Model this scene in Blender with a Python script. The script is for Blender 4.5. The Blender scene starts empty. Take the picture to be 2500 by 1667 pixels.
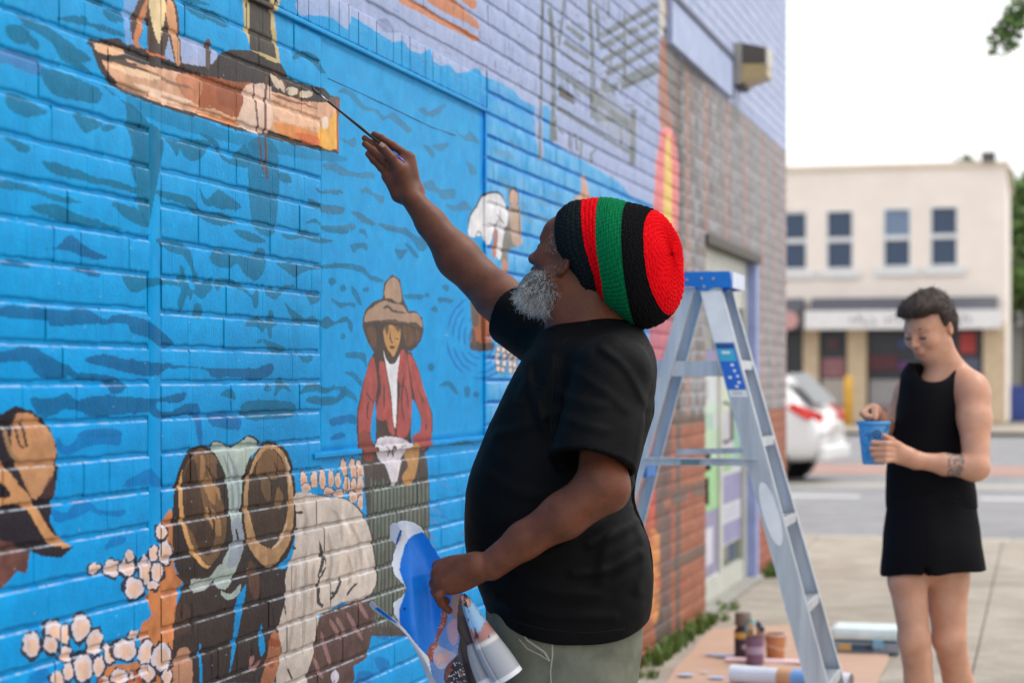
import bpy, bmesh, math, random
import numpy as np
from mathutils import Vector, Matrix

SC = bpy.context.scene
COL = SC.collection
R = math.radians

# ------------------------------------------------------------------ camera
EYE = 1.35            # eye height, metres
FPX = 4900.0          # focal length in pixels of a 2500 px wide picture
TH = math.atan(1290 / FPX)          # the painted wall runs along +y; the lens looks a little towards it
CAMX = math.cos(TH) / 0.5306        # distance of the lens from the wall plane x = 0
FW = Vector((-math.sin(TH), math.cos(TH), 0)); RT = Vector((math.cos(TH), math.sin(TH), 0)); UP = Vector((0, 0, 1))
CP = Vector((CAMX, 0, EYE))
cd = bpy.data.cameras.new('camera'); cam_o = bpy.data.objects.new('camera', cd); COL.objects.link(cam_o)
cam_o.location = CP; cam_o.rotation_euler = (R(90), 0, TH)
cd.sensor_width = 36; cd.lens = FPX / 2500 * 36; cd.shift_y = 88.5 / 2500
cd.clip_start = 0.1; cd.clip_end = 2000
cd.dof.use_dof = True; cd.dof.focus_distance = 4.85; cd.dof.aperture_fstop = 3.0; cd.dof.aperture_blades = 9
SC.camera = cam_o

# ------------------------------------------------------------------ sky and sun (overcast)
w = bpy.data.worlds.new('World'); SC.world = w; w.use_nodes = True
nt = w.node_tree; nt.nodes.clear()
sky = nt.nodes.new('ShaderNodeTexSky'); sky.sky_type = 'NISHITA'; sky.sun_disc = False
SUN_EL, SUN_AZ = 58, 60
sky.sun_elevation = R(SUN_EL); sky.sun_rotation = R(SUN_AZ); sky.air_density = 1.0; sky.dust_density = 3.0
mixn = nt.nodes.new('ShaderNodeMixRGB'); mixn.inputs[0].default_value = 0.93
mixn.inputs[2].default_value = (12.2, 12.1, 12.0, 1)          # the even white cloud cover
bgn = nt.nodes.new('ShaderNodeBackground'); bgn.inputs[1].default_value = 0.1
outn = nt.nodes.new('ShaderNodeOutputWorld')
nt.links.new(sky.outputs[0], mixn.inputs[1]); nt.links.new(mixn.outputs[0], bgn.inputs[0]); nt.links.new(bgn.outputs[0], outn.inputs[0])
sl = bpy.data.lights.new('sun', 'SUN'); sl.energy = 1.5; sl.angle = R(24); sl.color = (1.0, 0.96, 0.9)
so = bpy.data.objects.new('sun', sl); COL.objects.link(so)
sd = Vector((math.sin(R(SUN_AZ)) * math.cos(R(SUN_EL)), math.cos(R(SUN_AZ)) * math.cos(R(SUN_EL)), math.sin(R(SUN_EL))))
so.rotation_euler = sd.to_track_quat('Z', 'Y').to_euler(); so.location = (10, 5, 12)
SC.view_settings.view_transform = 'Standard'; SC.view_settings.look = 'None'
SC.view_settings.exposure = 0.25; SC.view_settings.gamma = 1; SC.view_settings.use_curve_mapping = False
SC.render.engine = 'CYCLES'

# ------------------------------------------------------------------ helpers
def P(u, v, Z):                     # a point Z metres in front of the lens
    return CP + FW * Z + RT * (Z * (u - 1250) / FPX) + UP * (Z * (922 - v) / FPX)
DS = 2500 / 2352
def PD(u, v, Z): return P(u * DS, v * DS, Z)
def wall_yz(u, v):                  # where that sight line meets the painted wall
    Z = FPX / (0.5306 * (2540 - u)); p = P(u, v, Z); return p.y, p.z
def gnd(u, v, z=0.0):
    return P(u, v, FPX * (EYE - z) / (v - 922))
def lin(c):
    c = c / 255.0 if not hasattr(c, '__len__') else [x / 255.0 for x in c]
    f = lambda x: x / 12.92 if x <= 0.04045 else ((x + 0.055) / 1.055) ** 2.4
    return f(c) if not hasattr(c, '__len__') else tuple(f(x) for x in c)
def L4(r, g, b): return (*lin((r, g, b)), 1)

def tag(o, label=None, cat=None, group=None, kind=None):
    if label: o['label'] = label
    if cat: o['category'] = cat
    if group: o['group'] = group
    if kind: o['kind'] = kind
    return o
def empty(name, loc=(0, 0, 0), rz=0.0):
    o = bpy.data.objects.new(name, None); COL.objects.link(o); o.location = loc; o.rotation_euler = (0, 0, rz)
    o.empty_display_size = 0.1
    return o
def link(name, me, mat=None, parent=None, smooth=False, loc=None):
    o = bpy.data.objects.new(name, me); COL.objects.link(o)
    if mat is not None and len(me.materials) == 0:
        for m in (mat if isinstance(mat, (list, tuple)) else [mat]): me.materials.append(m)
    if smooth and len(me.polygons): me.polygons.foreach_set('use_smooth', [True] * len(me.polygons))
    if parent is not None:
        o.parent = parent; o.matrix_parent_inverse = parent_inv(parent)
    if loc is not None: o.location = loc
    return o
def parent_inv(p):                  # geometry is written in world coordinates; parts keep them
    m = Matrix.LocRotScale(p.location, p.rotation_euler, p.scale)
    if p.parent: m = parent_world(p.parent) @ p.matrix_parent_inverse @ m
    return m.inverted()
def parent_world(p):
    m = Matrix.LocRotScale(p.location, p.rotation_euler, p.scale)
    if p.parent: m = parent_world(p.parent) @ p.matrix_parent_inverse @ m
    return m

class MB:                           # a small mesh collector
    def __init__(s): s.v = []; s.f = []; s.m = []; s.mi = 0
    def add(s, vs, fs):
        n = len(s.v); s.v += [tuple(v) for v in vs]; s.f += [tuple(i + n for i in f) for f in fs]; s.m += [s.mi] * len(fs); return s
    def box(s, c, d, rot=None, bev=0.0):
        c = Vector(c); hx, hy, hz = d[0] / 2, d[1] / 2, d[2] / 2
        if bev > 0:
            bm = bmesh.new(); bmesh.ops.create_cube(bm, size=1.0)
            for v in bm.verts: v.co = Vector((v.co.x * d[0], v.co.y * d[1], v.co.z * d[2]))
            bmesh.ops.bevel(bm, geom=list(bm.edges), offset=min(bev, min(d) * 0.45), segments=2, affect='EDGES', profile=0.6)
            vs = [v.co.copy() for v in bm.verts]; bm.verts.index_update(); fs = [[v.index for v in f.verts] for f in bm.faces]; bm.free()
        else:
            vs = [Vector((x, y, z)) for x in (-hx, hx) for y in (-hy, hy) for z in (-hz, hz)]
            fs = [(0, 1, 3, 2), (4, 6, 7, 5), (0, 4, 5, 1), (2, 3, 7, 6), (0, 2, 6, 4), (1, 5, 7, 3)]
        if rot is not None: vs = [rot @ v for v in vs]
        return s.add([v + c for v in vs], fs)
    def bb(s, x0, x1, y0, y1, z0, z1, bev=0.0):
        return s.box(((x0 + x1) / 2, (y0 + y1) / 2, (z0 + z1) / 2), (abs(x1 - x0), abs(y1 - y0), abs(z1 - z0)), None, bev)
    def beam(s, a, b, wx, wy, ref=(0, 0, 1), bev=0.0):
        a, b = Vector(a), Vector(b); z = (b - a); L = z.length; z.normalize(); x = Vector(ref).cross(z)
        if x.length < 1e-4: x = Vector((1, 0, 0))
        x.normalize(); y = z.cross(x); m = Matrix((x, y, z)).transposed()
        return s.box((a + b) / 2, (wx, wy, L), m, bev)
    def tube(s, pts, rs, n=10, cap=True):
        pts = [Vector(p) for p in pts]; N = len(pts)
        if not hasattr(rs, '__len__'): rs = [rs] * N
        vs = []; fs = []; prev = None
        for i in range(N):
            t = (pts[min(i + 1, N - 1)] - pts[max(i - 1, 0)]); t.normalize()
            if prev is None:
                a = Vector((0, 0, 1)) if abs(t.z) < 0.9 else Vector((1, 0, 0)); x = a.cross(t); x.normalize()
            else:
                x = prev - t * prev.dot(t); x.normalize()
            prev = x; y = t.cross(x)
            for k in range(n):
                an = 2 * math.pi * k / n; vs.append(pts[i] + (x * math.cos(an) + y * math.sin(an)) * rs[i])
        for i in range(N - 1):
            for k in range(n):
                a = i * n + k; b = i * n + (k + 1) % n; fs.append((a, b, b + n, a + n))
        if cap: fs.append(tuple(range(n - 1, -1, -1))); fs.append(tuple(range((N - 1) * n, N * n)))
        return s.add(vs, fs)
    def lathe(s, c, prof, n=24, cap=True, sx=1.0, sy=1.0, ax=None):
        vs = []; fs = []; c = Vector(c)
        for (r, z) in prof:
            for k in range(n):
                an = 2 * math.pi * k / n; q = Vector((r * math.cos(an) * sx, r * math.sin(an) * sy, z))
                if ax is not None: q = ax @ q
                vs.append(c + q)
        for i in range(len(prof) - 1):
            for k in range(n):
                a = i * n + k; b = i * n + (k + 1) % n; fs.append((a, b, b + n, a + n))
        if cap: fs.append(tuple(range(n - 1, -1, -1))); fs.append(tuple(range((len(prof) - 1) * n, len(prof) * n)))
        return s.add(vs, fs)
    def mesh(s, name):
        me = bpy.data.meshes.new(name); me.from_pydata(s.v, [], s.f)
        if any(s.m): me.polygons.foreach_set('material_index', s.m)
        me.update(); return me
    def build(s, name, mat, parent=None, smooth=False, auto=None):
        me = s.mesh(name); o = link(name, me, mat, parent, smooth)
        if auto is not None: 
            me.polygons.foreach_set('use_smooth', [True] * len(me.polygons)); me.set_sharp_from_angle(angle=R(auto))
        return o

def np_mesh(name, V, Q, smooth=True):
    me = bpy.data.meshes.new(name); k = Q.shape[1]
    me.vertices.add(len(V)); me.vertices.foreach_set('co', V.astype(np.float32).ravel())
    me.loops.add(Q.size); me.loops.foreach_set('vertex_index', Q.astype(np.int32).ravel())
    me.polygons.add(len(Q)); me.polygons.foreach_set('loop_start', np.arange(0, Q.size, k, dtype=np.int32))
    me.polygons.foreach_set('loop_total', np.full(len(Q), k, dtype=np.int32))
    if smooth: me.polygons.foreach_set('use_smooth', np.ones(len(Q), dtype=bool))
    me.update(calc_edges=True); me.validate(); return me

# ------------------------------------------------------------------ materials
class N:
    def __init__(s, name):
        s.m = bpy.data.materials.new(name); s.m.use_nodes = True; s.t = s.m.node_tree; s.t.nodes.clear()
        s.out = s.n('ShaderNodeOutputMaterial'); s.b = s.n('ShaderNodeBsdfPrincipled'); s.l(s.b.outputs[0], s.out.inputs[0])
    def n(s, t, **k):
        x = s.t.nodes.new(t)
        for a, b in k.items(): setattr(x, a, b)
        return x
    def l(s, a, b): s.t.links.new(a, b)
    def pos(s, obj=False):
        if obj: return s.n('ShaderNodeTexCoord').outputs['Object']
        return s.n('ShaderNodeNewGeometry').outputs['Position']
    def noise(s, scale, detail=4, rough=0.55, vec=None, stretch=None, dist=0.0):
        x = s.n('ShaderNodeTexNoise'); x.inputs['Scale'].default_value = scale; x.inputs['Detail'].default_value = detail
        x.inputs['Roughness'].default_value = rough; x.inputs['Distortion'].default_value = dist
        v = vec if vec is not None else s.pos()
        if stretch:
            mp = s.n('ShaderNodeMapping'); mp.inputs['Scale'].default_value = stretch; s.l(v, mp.inputs[0]); v = mp.outputs[0]
        s.l(v, x.inputs['Vector']); return x.outputs['Fac']
    def ramp(s, fac, stops):
        x = s.n('ShaderNodeValToRGB'); e = x.color_ramp.elements
        e[0].position = stops[0][0]; e[0].color = stops[0][1]; e[1].position = stops[1][0]; e[1].color = stops[1][1]
        for p, c in stops[2:]: q = e.new(p); q.color = c
        s.l(fac, x.inputs[0]); return x.outputs[0]
    def mix(s, fac, a, b, mode='MIX'):
        x = s.n('ShaderNodeMixRGB'); x.blend_type = mode
        for i, q in ((0, fac), (1, a), (2, b)):
            if hasattr(q, 'links') or hasattr(q, 'is_linked'): s.l(q, x.inputs[i])
            else: x.inputs[i].default_value = q
        return x.outputs[0]
    def math(s, op, a, b=0.0):
        x = s.n('ShaderNodeMath'); x.operation = op
        for i, q in ((0, a), (1, b)):
            if hasattr(q, 'is_linked'): s.l(q, x.inputs[i])
            else: x.inputs[i].default_value = q
        return x.outputs[0]
    def bump(s, h, strength=0.3, dist=0.002):
        x = s.n('ShaderNodeBump'); x.inputs['Strength'].default_value = strength; x.inputs['Distance'].default_value = dist
        s.l(h, x.inputs['Height']); s.l(x.outputs[0], s.b.inputs['Normal']); return x
    def set(s, **k):
        for a, b in k.items():
            i = s.b.inputs[a.replace('_', ' ')]
            if hasattr(b, 'is_linked'): s.l(b, i)
            else: i.default_value = b
        return s
def mat(name, rgb, rough=0.6, metal=0.0, var=0.12, scale=8.0, bump=0.15, bscale=60.0, bdist=0.001, spec=0.5):
    m = N(name); c = L4(*rgb)
    d = tuple(x * (1 - var) for x in c[:3]) + (1,); e = tuple(min(1, x * (1 + var)) for x in c[:3]) + (1,)
    m.set(Base_Color=m.ramp(m.noise(scale), [(0.3, d), (0.7, e)]), Roughness=rough, Metallic=metal)
    m.b.inputs['Specular IOR Level'].default_value = spec
    if bump: m.bump(m.noise(bscale, 3), bump, bdist)
    return m.m
# ------------------------------------------------------------------ the mural: paint drawn in wall coordinates
TY0, TY1, TZ0, TZ1 = 1.2, 15.0, 0.0, 4.6
TRY, TRZ = 190, 380
TW, THH = int((TY1 - TY0) * TRY), int((TZ1 - TZ0) * TRZ)
IMG = np.zeros((THH, TW, 3), np.float32)
REG = {'A': (0, 0, .36155), 'B': (750, 0, .36155), 'C': (1500, 0, .36154), 'Q': (0, 500, .36155), 'E': (750, 500, .38274),
       'F': (0, 1000, .42544), 'G': (1150, 200, .2551), 'H': (900, 1150, .2232), 'I': (400, 1267, .2551), 'J': (1560, 1100, .2551),
       'K': (1500, 600, .6803), 'D': (0, 0, DS), 'W': None, 'S': (1172, 0, .3425)}
rng = np.random.RandomState(5)
def vnoise(h, w, ch, cw, seed):
    r = np.random.RandomState(seed); g = r.rand(ch + 2, cw + 2).astype(np.float32)
    y = np.linspace(0, ch, h, endpoint=False); x = np.linspace(0, cw, w, endpoint=False)
    yi = y.astype(int); xi = x.astype(int); fy = (y - yi); fx = (x - xi); fy = (fy * fy * (3 - 2 * fy))[:, None]; fx = (fx * fx * (3 - 2 * fx))[None]
    a = g[yi][:, xi]; b = g[yi][:, xi + 1]; c = g[yi + 1][:, xi]; d = g[yi + 1][:, xi + 1]
    return ((a * (1 - fx) + b * fx) * (1 - fy) + (c * (1 - fx) + d * fx) * fy).astype(np.float32)
def to_tex(reg, pts):
    out = []
    for (a, b) in pts:
        if reg == 'W': y, z = a, b
        else:
            ox, oy, s = REG[reg]; y, z = wall_yz(ox + a * s, oy + b * s)
        out.append(((y - TY0) * TRY, (z - TZ0) * TRZ))
    return np.array(out, np.float64)
def crom(p, n=4, closed=True):
    p = np.array(p, float); k = len(p); out = []
    rngi = range(k) if closed else range(k - 1)
    for i in rngi:
        g = (lambda j: p[j % k]) if closed else (lambda j: p[min(max(j, 0), k - 1)])
        p0, p1, p2, p3 = g(i - 1), g(i), g(i + 1), g(i + 2)
        for t in np.arange(n) / n:
            out.append(0.5 * ((2 * p1) + (p2 - p0) * t + (2 * p0 - 5 * p1 + 4 * p2 - p3) * t * t + (3 * p1 - p0 - 3 * p2 + p3) * t ** 3))
    if not closed: out.append(p[-1])
    return out
BR1 = vnoise(THH, TW, 500, 700, 11); BR2 = vnoise(THH, TW, 170, 520, 12); BR3 = vnoise(THH, TW, 90, 130, 13)
def paint(q, col, alpha=1.0, vary=0.10, texture=None):
    x0, x1 = int(max(0, q[:, 0].min() - 1)), int(min(TW - 1, q[:, 0].max() + 2)); y0, y1 = int(max(0, q[:, 1].min() - 1)), int(min(THH - 1, q[:, 1].max() + 2))
    if x1 <= x0 or y1 <= y0: return
    X = np.arange(x0, x1)[None, :] + 0.5; Y = np.arange(y0, y1)[:, None] + 0.5
    ins = np.zeros((y1 - y0, x1 - x0), bool)
    for i in range(len(q)):
        ax, ay = q[i]; bx, by = q[(i + 1) % len(q)]
        if ay == by: continue
        c = (ay > Y) != (by > Y)
        if c.any(): ins ^= (c & (X < (bx - ax) * (Y - ay) / (by - ay) + ax))
    a = ins * alpha
    n = (BR2[y0:y1, x0:x1] - .5) * 2 * vary + (BR1[y0:y1, x0:x1] - .5) * vary
    if texture is not None: a = a * np.clip(0.66 + texture * (BR1[y0:y1, x0:x1] + BR2[y0:y1, x0:x1]), 0, 1)
    c = np.array(lin(col), np.float32)[None, None] * (1 + n)[..., None]
    IMG[y0:y1, x0:x1] = IMG[y0:y1, x0:x1] * (1 - a[..., None]) + c * a[..., None]
def poly(reg, pts, col, alpha=1.0, sm=True, vary=0.10, texture=None):
    p = crom(pts, 3) if sm else pts
    paint(to_tex(reg, p), col, alpha, vary, texture)
def stroke(reg, pts, wd, col, alpha=1.0, taper=True):
    p = np.array(crom(pts, 5, False)); t = np.gradient(p, axis=0); n = np.stack([-t[:, 1], t[:, 0]], 1); n /= (np.linalg.norm(n, axis=1)[:, None] + 1e-9)
    s = np.linspace(0, 1, len(p)); ww = wd / 2 * (np.clip(np.minimum(s, 1 - s) * 6, .25, 1) if taper else 1) * np.ones(len(p))
    paint(to_tex(reg, [tuple(x) for x in np.concatenate([p + n * ww[:, None], (p - n * ww[:, None])[::-1]])]), col, alpha, .1)
def ell(reg, cx, cy, rx, ry, col, alpha=1.0, rot=0.0, n=18, jit=0.06):
    pts = []
    for k in range(n):
        a = 2 * math.pi * k / n; r = 1 + rng.uniform(-jit, jit); x, y = rx * r * math.cos(a), ry * r * math.sin(a)
        pts.append((cx + x * math.cos(rot) - y * math.sin(rot), cy + x * math.sin(rot) + y * math.cos(rot)))
    paint(to_tex(reg, pts), col, alpha)

# ground coats
yy = TY0 + (np.arange(TW) + .5) / TRY; zz = TZ0 + (np.arange(THH) + .5) / TRZ
BLUE = np.array(lin((0, 140, 206)), np.float32); BLUE2 = np.array(lin((44, 148, 206)), np.float32)
tz = np.clip((zz - 1.2) / 1.1, 0, 1)[:, None] * np.clip(0.55 + 0.6 * BR3, 0, 1)
IMG[:] = BLUE * (1 - tz[..., None]) + BLUE2 * tz[..., None]
IMG *= (0.93 + 0.14 * BR2)[..., None]
# beyond the rendered panel the faces of the bricks were brushed paler, the joints left strong blue
ZJ = 1.267 - 17 * .0758 + .002; jf = np.mod(zz - ZJ + .010, .0758) / .0758; face = np.clip((jf - .17) * 14, 0, 1)[:, None] * np.clip((yy - 6.55) * 8, 0, 1)[None] * np.clip(.45 + 1.1 * (BR3 - .3) + .5 * (BR2 - .5), 0, 1)
vj = np.mod(yy[None] + (np.floor((zz - ZJ) / .0758) % 2)[:, None] * .107, .214); face = face * (vj > .016)
IMG[:] = IMG * (1 - .8 * face[..., None]) + np.array(lin((104, 168, 214)), np.float32) * (.8 * face[..., None])
jline = ((jf < .17)[:, None] & (yy > 6.55)[None]); IMG[jline] = np.array(lin((0, 116, 196)), np.float32)
TEAL = (0, 96, 130); DEEP = (0, 88, 138); GTL = (28, 100, 140); LAV = (150, 164, 200)
# lavender sky above the water, with its ragged lower edge
edge = [(120, 20), (330, 130), (480, 230), (580, 290), (640, 280), (700, 350), (770, 370), (830, 330), (850, 420), (900, 450), (960, 440), (1010, 500), (1080, 490), (1160, 465), (1200, 520), (1300, 560), (1400, 620), (1440, 670), (1530, 720), (1540, 900), (1570, 1090), (1600, 1080), (1590, 720), (1640, 720), (1640, 950), (1850, 1080), (2000, 1170), (2100, 1230), (2180, 1320), (2350, 1390)]
e2 = [(750 + a * .36155, b * .36155) for a, b in edge]
big = [(700, -60)] + e2 + [(1620, 540), (1640, 620), (2100, 620), (2400, -3000), (700, -3000)]
def clipu(p): return [(min(a, 2440), b) for a, b in p]
REG['N'] = (0, 0, 1.0)
paint(to_tex('N', clipu(big)), LAV, 1.0, 0.07)
poly('A', [(2020, 0), (2350, 0), (2350, 200), (2250, 130), (2140, 110), (2030, 110)], LAV, .9, texture=1.0)
poly('A', [(0, 330), (260, 400), (265, 520), (60, 440), (0, 430)], (70, 88, 140), .55)
# right end: lavender wall above, painted grey building, red brick foot
poly('C', [(395, 0), (1600, 0), (1600, 1400), (1155, 1080), (1090, 950), (960, 790), (840, 700), (740, 620), (640, 500), (500, 360), (395, 330)], (168, 180, 212), 1, False)
grey_l = wall_yz(1640, 500)[0]
zt = lambda y: 1.35 + (922 - 123) / (.5306 * (2540 - 1637)) * 1.0
g_top = wall_yz(1640, 123)[1]
gz0 = 1.267 - 2 * .0758
paint(to_tex('W', [(grey_l, gz0), (15.0, gz0), (15.0, g_top), (grey_l, g_top)]), (112, 104, 98), 1, .2)
rr = random.Random(3)
yb = grey_l + .02; ci = 0
ystr = [wall_yz(u, 500)[0] for u in (1648, 1677, 1722, 1773, 1818, 1861, 1890, 1912)]
y = grey_l
while y < 15.0:
    z = gz0
    while z < g_top - .03:
        if rr.random() < .62: 
            s = rr.choice([(66, 60, 56), (88, 82, 76), (58, 52, 50), (104, 96, 90), (120, 100, 88)])
        else: s = rr.choice([(144, 148, 158), (130, 134, 142), (156, 160, 170)])
        f = min(1, max(0, (y - grey_l) / 4)); 
        paint(to_tex('W', [(y + .01, z + .012), (y + .10, z + .012), (y + .10, z + .066), (y + .01, z + .066)]), s, .75 - .25 * f)
        z += .0758
    y += .12
for k_ in range(5): paint(to_tex('W', [(9.6 + k_ * .9, gz0), (15, gz0), (15, g_top), (9.6 + k_ * .9, g_top)]), (158, 160, 170), .12, .3)
z = gz0
while z < g_top:
    paint(to_tex('W', [(grey_l + .3, z - .010), (15, z - .010), (15, z + .006), (grey_l + .3, z + .006)]), (166, 168, 178), .8, .3); z += .0758
for i, ys in enumerate(ystr):
    wd = .035 + .012 * (ys - 8)
    paint(to_tex('W', [(ys, gz0), (ys + wd, gz0), (ys + wd, g_top - .06 * rr.random()), (ys, g_top)]), (182, 128, 104), .8 - .05 * i)
poly('C', [(395, 345), (450, 350), (470, 1568), (400, 1568)], (88, 88, 90), .6, False)
poly('C', [(470, 470), (620, 560), (760, 640), (740, 600), (600, 480), (480, 370)], (72, 68, 62), .7)
poly('C', [(305, 0), (350, 0), (342, 200), (310, 230)], (192, 190, 184))
poly('C', [(350, 0), (412, 60), (402, 265), (365, 262), (350, 150)], (176, 122, 112))
poly('C', [(335, 180), (375, 250), (400, 350), (395, 720), (350, 700), (335, 400)], (112, 118, 122))
poly('C', [(308, 290), (350, 300), (372, 700), (392, 860), (320, 880), (300, 700)], (160, 112, 92), .9)
poly('C', [(320, 860), (392, 870), (436, 1100), (425, 2000), (235, 2000), (280, 1100)], (212, 130, 134), 1, False)
for k in range(16):
    z = 870 + k * 48; poly('C', [(300 - k * 2, z + 20), (425, z + 60), (425, z + 80), (300 - k * 2, z + 40)], (196, 96, 100), .6, False)
poly('C', [(350, 950), (385, 1000), (385, 2000), (318, 2000), (340, 1200)], (216, 190, 110), .95)
# red/brown foot of the wall
fl = wall_yz(1500, 1000)[0]
paint(to_tex('W', [(fl, 0), (15, 0), (15, 1.13), (fl, 1.13)]), (146, 94, 74), 1, .2)
paint(to_tex('W', [(wall_yz(1585, 900)[0], .2), (wall_yz(1642, 900)[0], .2), (wall_yz(1642, 900)[0], 1.9), (wall_yz(1585, 900)[0], 1.9)]), (186, 84, 76), .8, .2)
for a, b in ((1600, 1640), (1650, 1662)):
    paint(to_tex('W', [(wall_yz(a, 900)[0], 0), (wall_yz(b, 900)[0], 0), (wall_yz(b, 900)[0], 1.7 if a > 1640 else 1.2), (wall_yz(a, 900)[0], 1.7 if a > 1640 else 1.2)]), (92, 86, 84), .9, .15)
for zc, zw in ((.70, .075), (.36, .06), (1.1, .05)):
    paint(to_tex('W', [(wall_yz(1640, 900)[0], zc), (11.2, zc), (11.2, zc + zw), (wall_yz(1640, 900)[0], zc + zw)]), (100, 90, 84), .85)
poly('J', [(100, 800), (190, 790), (200, 900), (190, 1568), (110, 1568)], (196, 136, 82), .9)
for k in range(60):
    yb_ = rr.uniform(fl, 15); zb_ = int(rr.uniform(0, 14)) * .0758
    paint(to_tex('W', [(yb_, zb_ + .01), (yb_ + .2, zb_ + .01), (yb_ + .2, zb_ + .066), (yb_, zb_ + .066)]), rr.choice([(156, 78, 66), (160, 104, 80), (126, 80, 64)]), .6)
# unfinished drawing of a building on the lavender
SK = (88, 94, 96)
SK2 = (104, 112, 110)
for pts, wd in (([(860, 262), (1270, 32)], 44), ([(850, 345), (1270, 130)], 44), ([(870, 440), (1270, 225)], 42), ([(900, 530), (1270, 330)], 40), ([(1000, 605), (1275, 480)], 92), ([(620, 190), (745, 290)], 34), ([(595, 300), (790, 425)], 36), ([(590, 390), (790, 520)], 18),
                ([(445, 0), (440, 300), (425, 1150)], 20), ([(495, 60), (525, 400), (515, 1010)], 34), ([(600, 0), (590, 120), (560, 330)], 18), ([(780, 0), (800, 400), (800, 850)], 30), ([(835, 50), (845, 300)], 24), ([(915, 0), (915, 140)], 14), ([(1030, 90), (1032, 600)], 22), ([(930, 300), (935, 480)], 14),
                ([(555, 515), (800, 690), (1000, 840), (1110, 900)], 46), ([(555, 775), (800, 925), (1110, 1115)], 34), ([(1095, 780), (1085, 1180)], 46), ([(830, 640), (830, 850)], 34), ([(820, 850), (1000, 860), (1090, 930)], 40), ([(1000, 850), (1010, 1040)], 16), ([(880, 560), (900, 640), (980, 620)], 50),
                ([(560, 925), (600, 950)], 22), ([(640, 955), (640, 1060)], 16), ([(680, 955), (692, 1080)], 18), ([(722, 985), (715, 1120)], 16), ([(830, 1065), (790, 1105), (800, 1165)], 16), ([(530, 830), (540, 1010)], 30)):
    poly_w = wd; stroke('S', pts, poly_w, SK2, .8, False); stroke('S', [(x + rr.uniform(-3, 3), y + wd * .3) for x, y in pts], max(5, wd * .22), (74, 78, 80), .7, True)
for k in range(24):       # course lines picked out in dark paint behind the drawing
    z = 1.267 + k * .0758 + .45; y0_ = wall_yz(1300, 300)[0] + rr.uniform(-.3, .9)
    if z < 3.9: paint(to_tex('W', [(y0_, z - .008), (min(y0_ + rr.uniform(.5, 2.2), grey_l - .3), z - .008), (min(y0_ + rr.uniform(.5, 2.2), grey_l - .3), z + .002), (y0_, z + .002)]), (98, 106, 128), .6 if z > 2.25 else 0)
for k in range(90):
    a = rr.uniform(520, 1240); b = rr.uniform(0, 620) + (a - 520) * .35; stroke('S', [(a, b), (a + rr.uniform(20, 60), b + rr.uniform(14, 44))], rr.uniform(8, 22), rr.choice([(110, 118, 118), (128, 134, 140), (92, 98, 98)]), .55)
poly('S', [(560, 600), (670, 690), (675, 752), (560, 690)], (72, 72, 70), .9, False)
for k in range(70):
    a = rr.uniform(430, 1150); b = rr.uniform(0, 900); stroke('S', [(a, b), (a + rr.uniform(-6, 6), b + rr.uniform(20, 90))], rr.uniform(4, 12), rr.choice([(96, 104, 108), (170, 182, 214)]), .6)
poly('B', [(1700, 590), (1800, 680), (1812, 712), (1700, 655)], (86, 86, 84), .85, False)
poly('B', [(1920, 600), (2030, 600), (2220, 850), (2220, 1000), (1960, 860)], (140, 146, 152), .45, False)
for k in range(46):
    a = rr.uniform(1150, 2300); b = rr.uniform(0, 900) * .55 + (a - 1150) * .35; stroke('B', [(a, b), (a + rr.uniform(-6, 6), b + rr.uniform(15, 70))], rr.uniform(3, 9), (100, 110, 132), .6)
for k in range(26):
    a = rr.uniform(380, 1500); b = rr.uniform(-200, 300) + (a - 400) * .45; stroke('B', [(a, b), (a + 90, b + 55)], rr.uniform(2, 5), (96, 104, 132), .5)
poly('B', [(470, 150), (550, 130), (600, 200), (640, 225), (540, 225), (500, 200)], (100, 108, 140), .5, texture=.7)
BRN = (178, 120, 92)
poly('B', [(600, -20), (740, 20), (850, 90), (960, 150), (1150, 250), (1140, 290), (1050, 240), (960, 200), (850, 140), (740, 80), (650, 40)], BRN)
poly('B', [(800, -20), (960, -10), (1080, 80), (1150, 150), (1155, 205), (1060, 150), (930, 90), (830, 30)], BRN)
poly('B', [(1030, -10), (1140, 5), (1132, 70), (1070, 30)], BRN)
# drips where the water meets the lavender
for k in range(22):
    a = 1210 + k * 17; stroke('B', [(a, 560 + k * 8), (a + 2, 640 + k * 9 + rr.uniform(0, 60))], 7, (14, 128, 204), .7)
stroke('B', [(1196, 650), (1186, 780), (1188, 1370)], 26, (2, 132, 208), 1, False)
paint(to_tex('N', [(1180, 275), (1186, 275), (1186, 520), (1180, 520)]), (0, 128, 206), 1)
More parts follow.
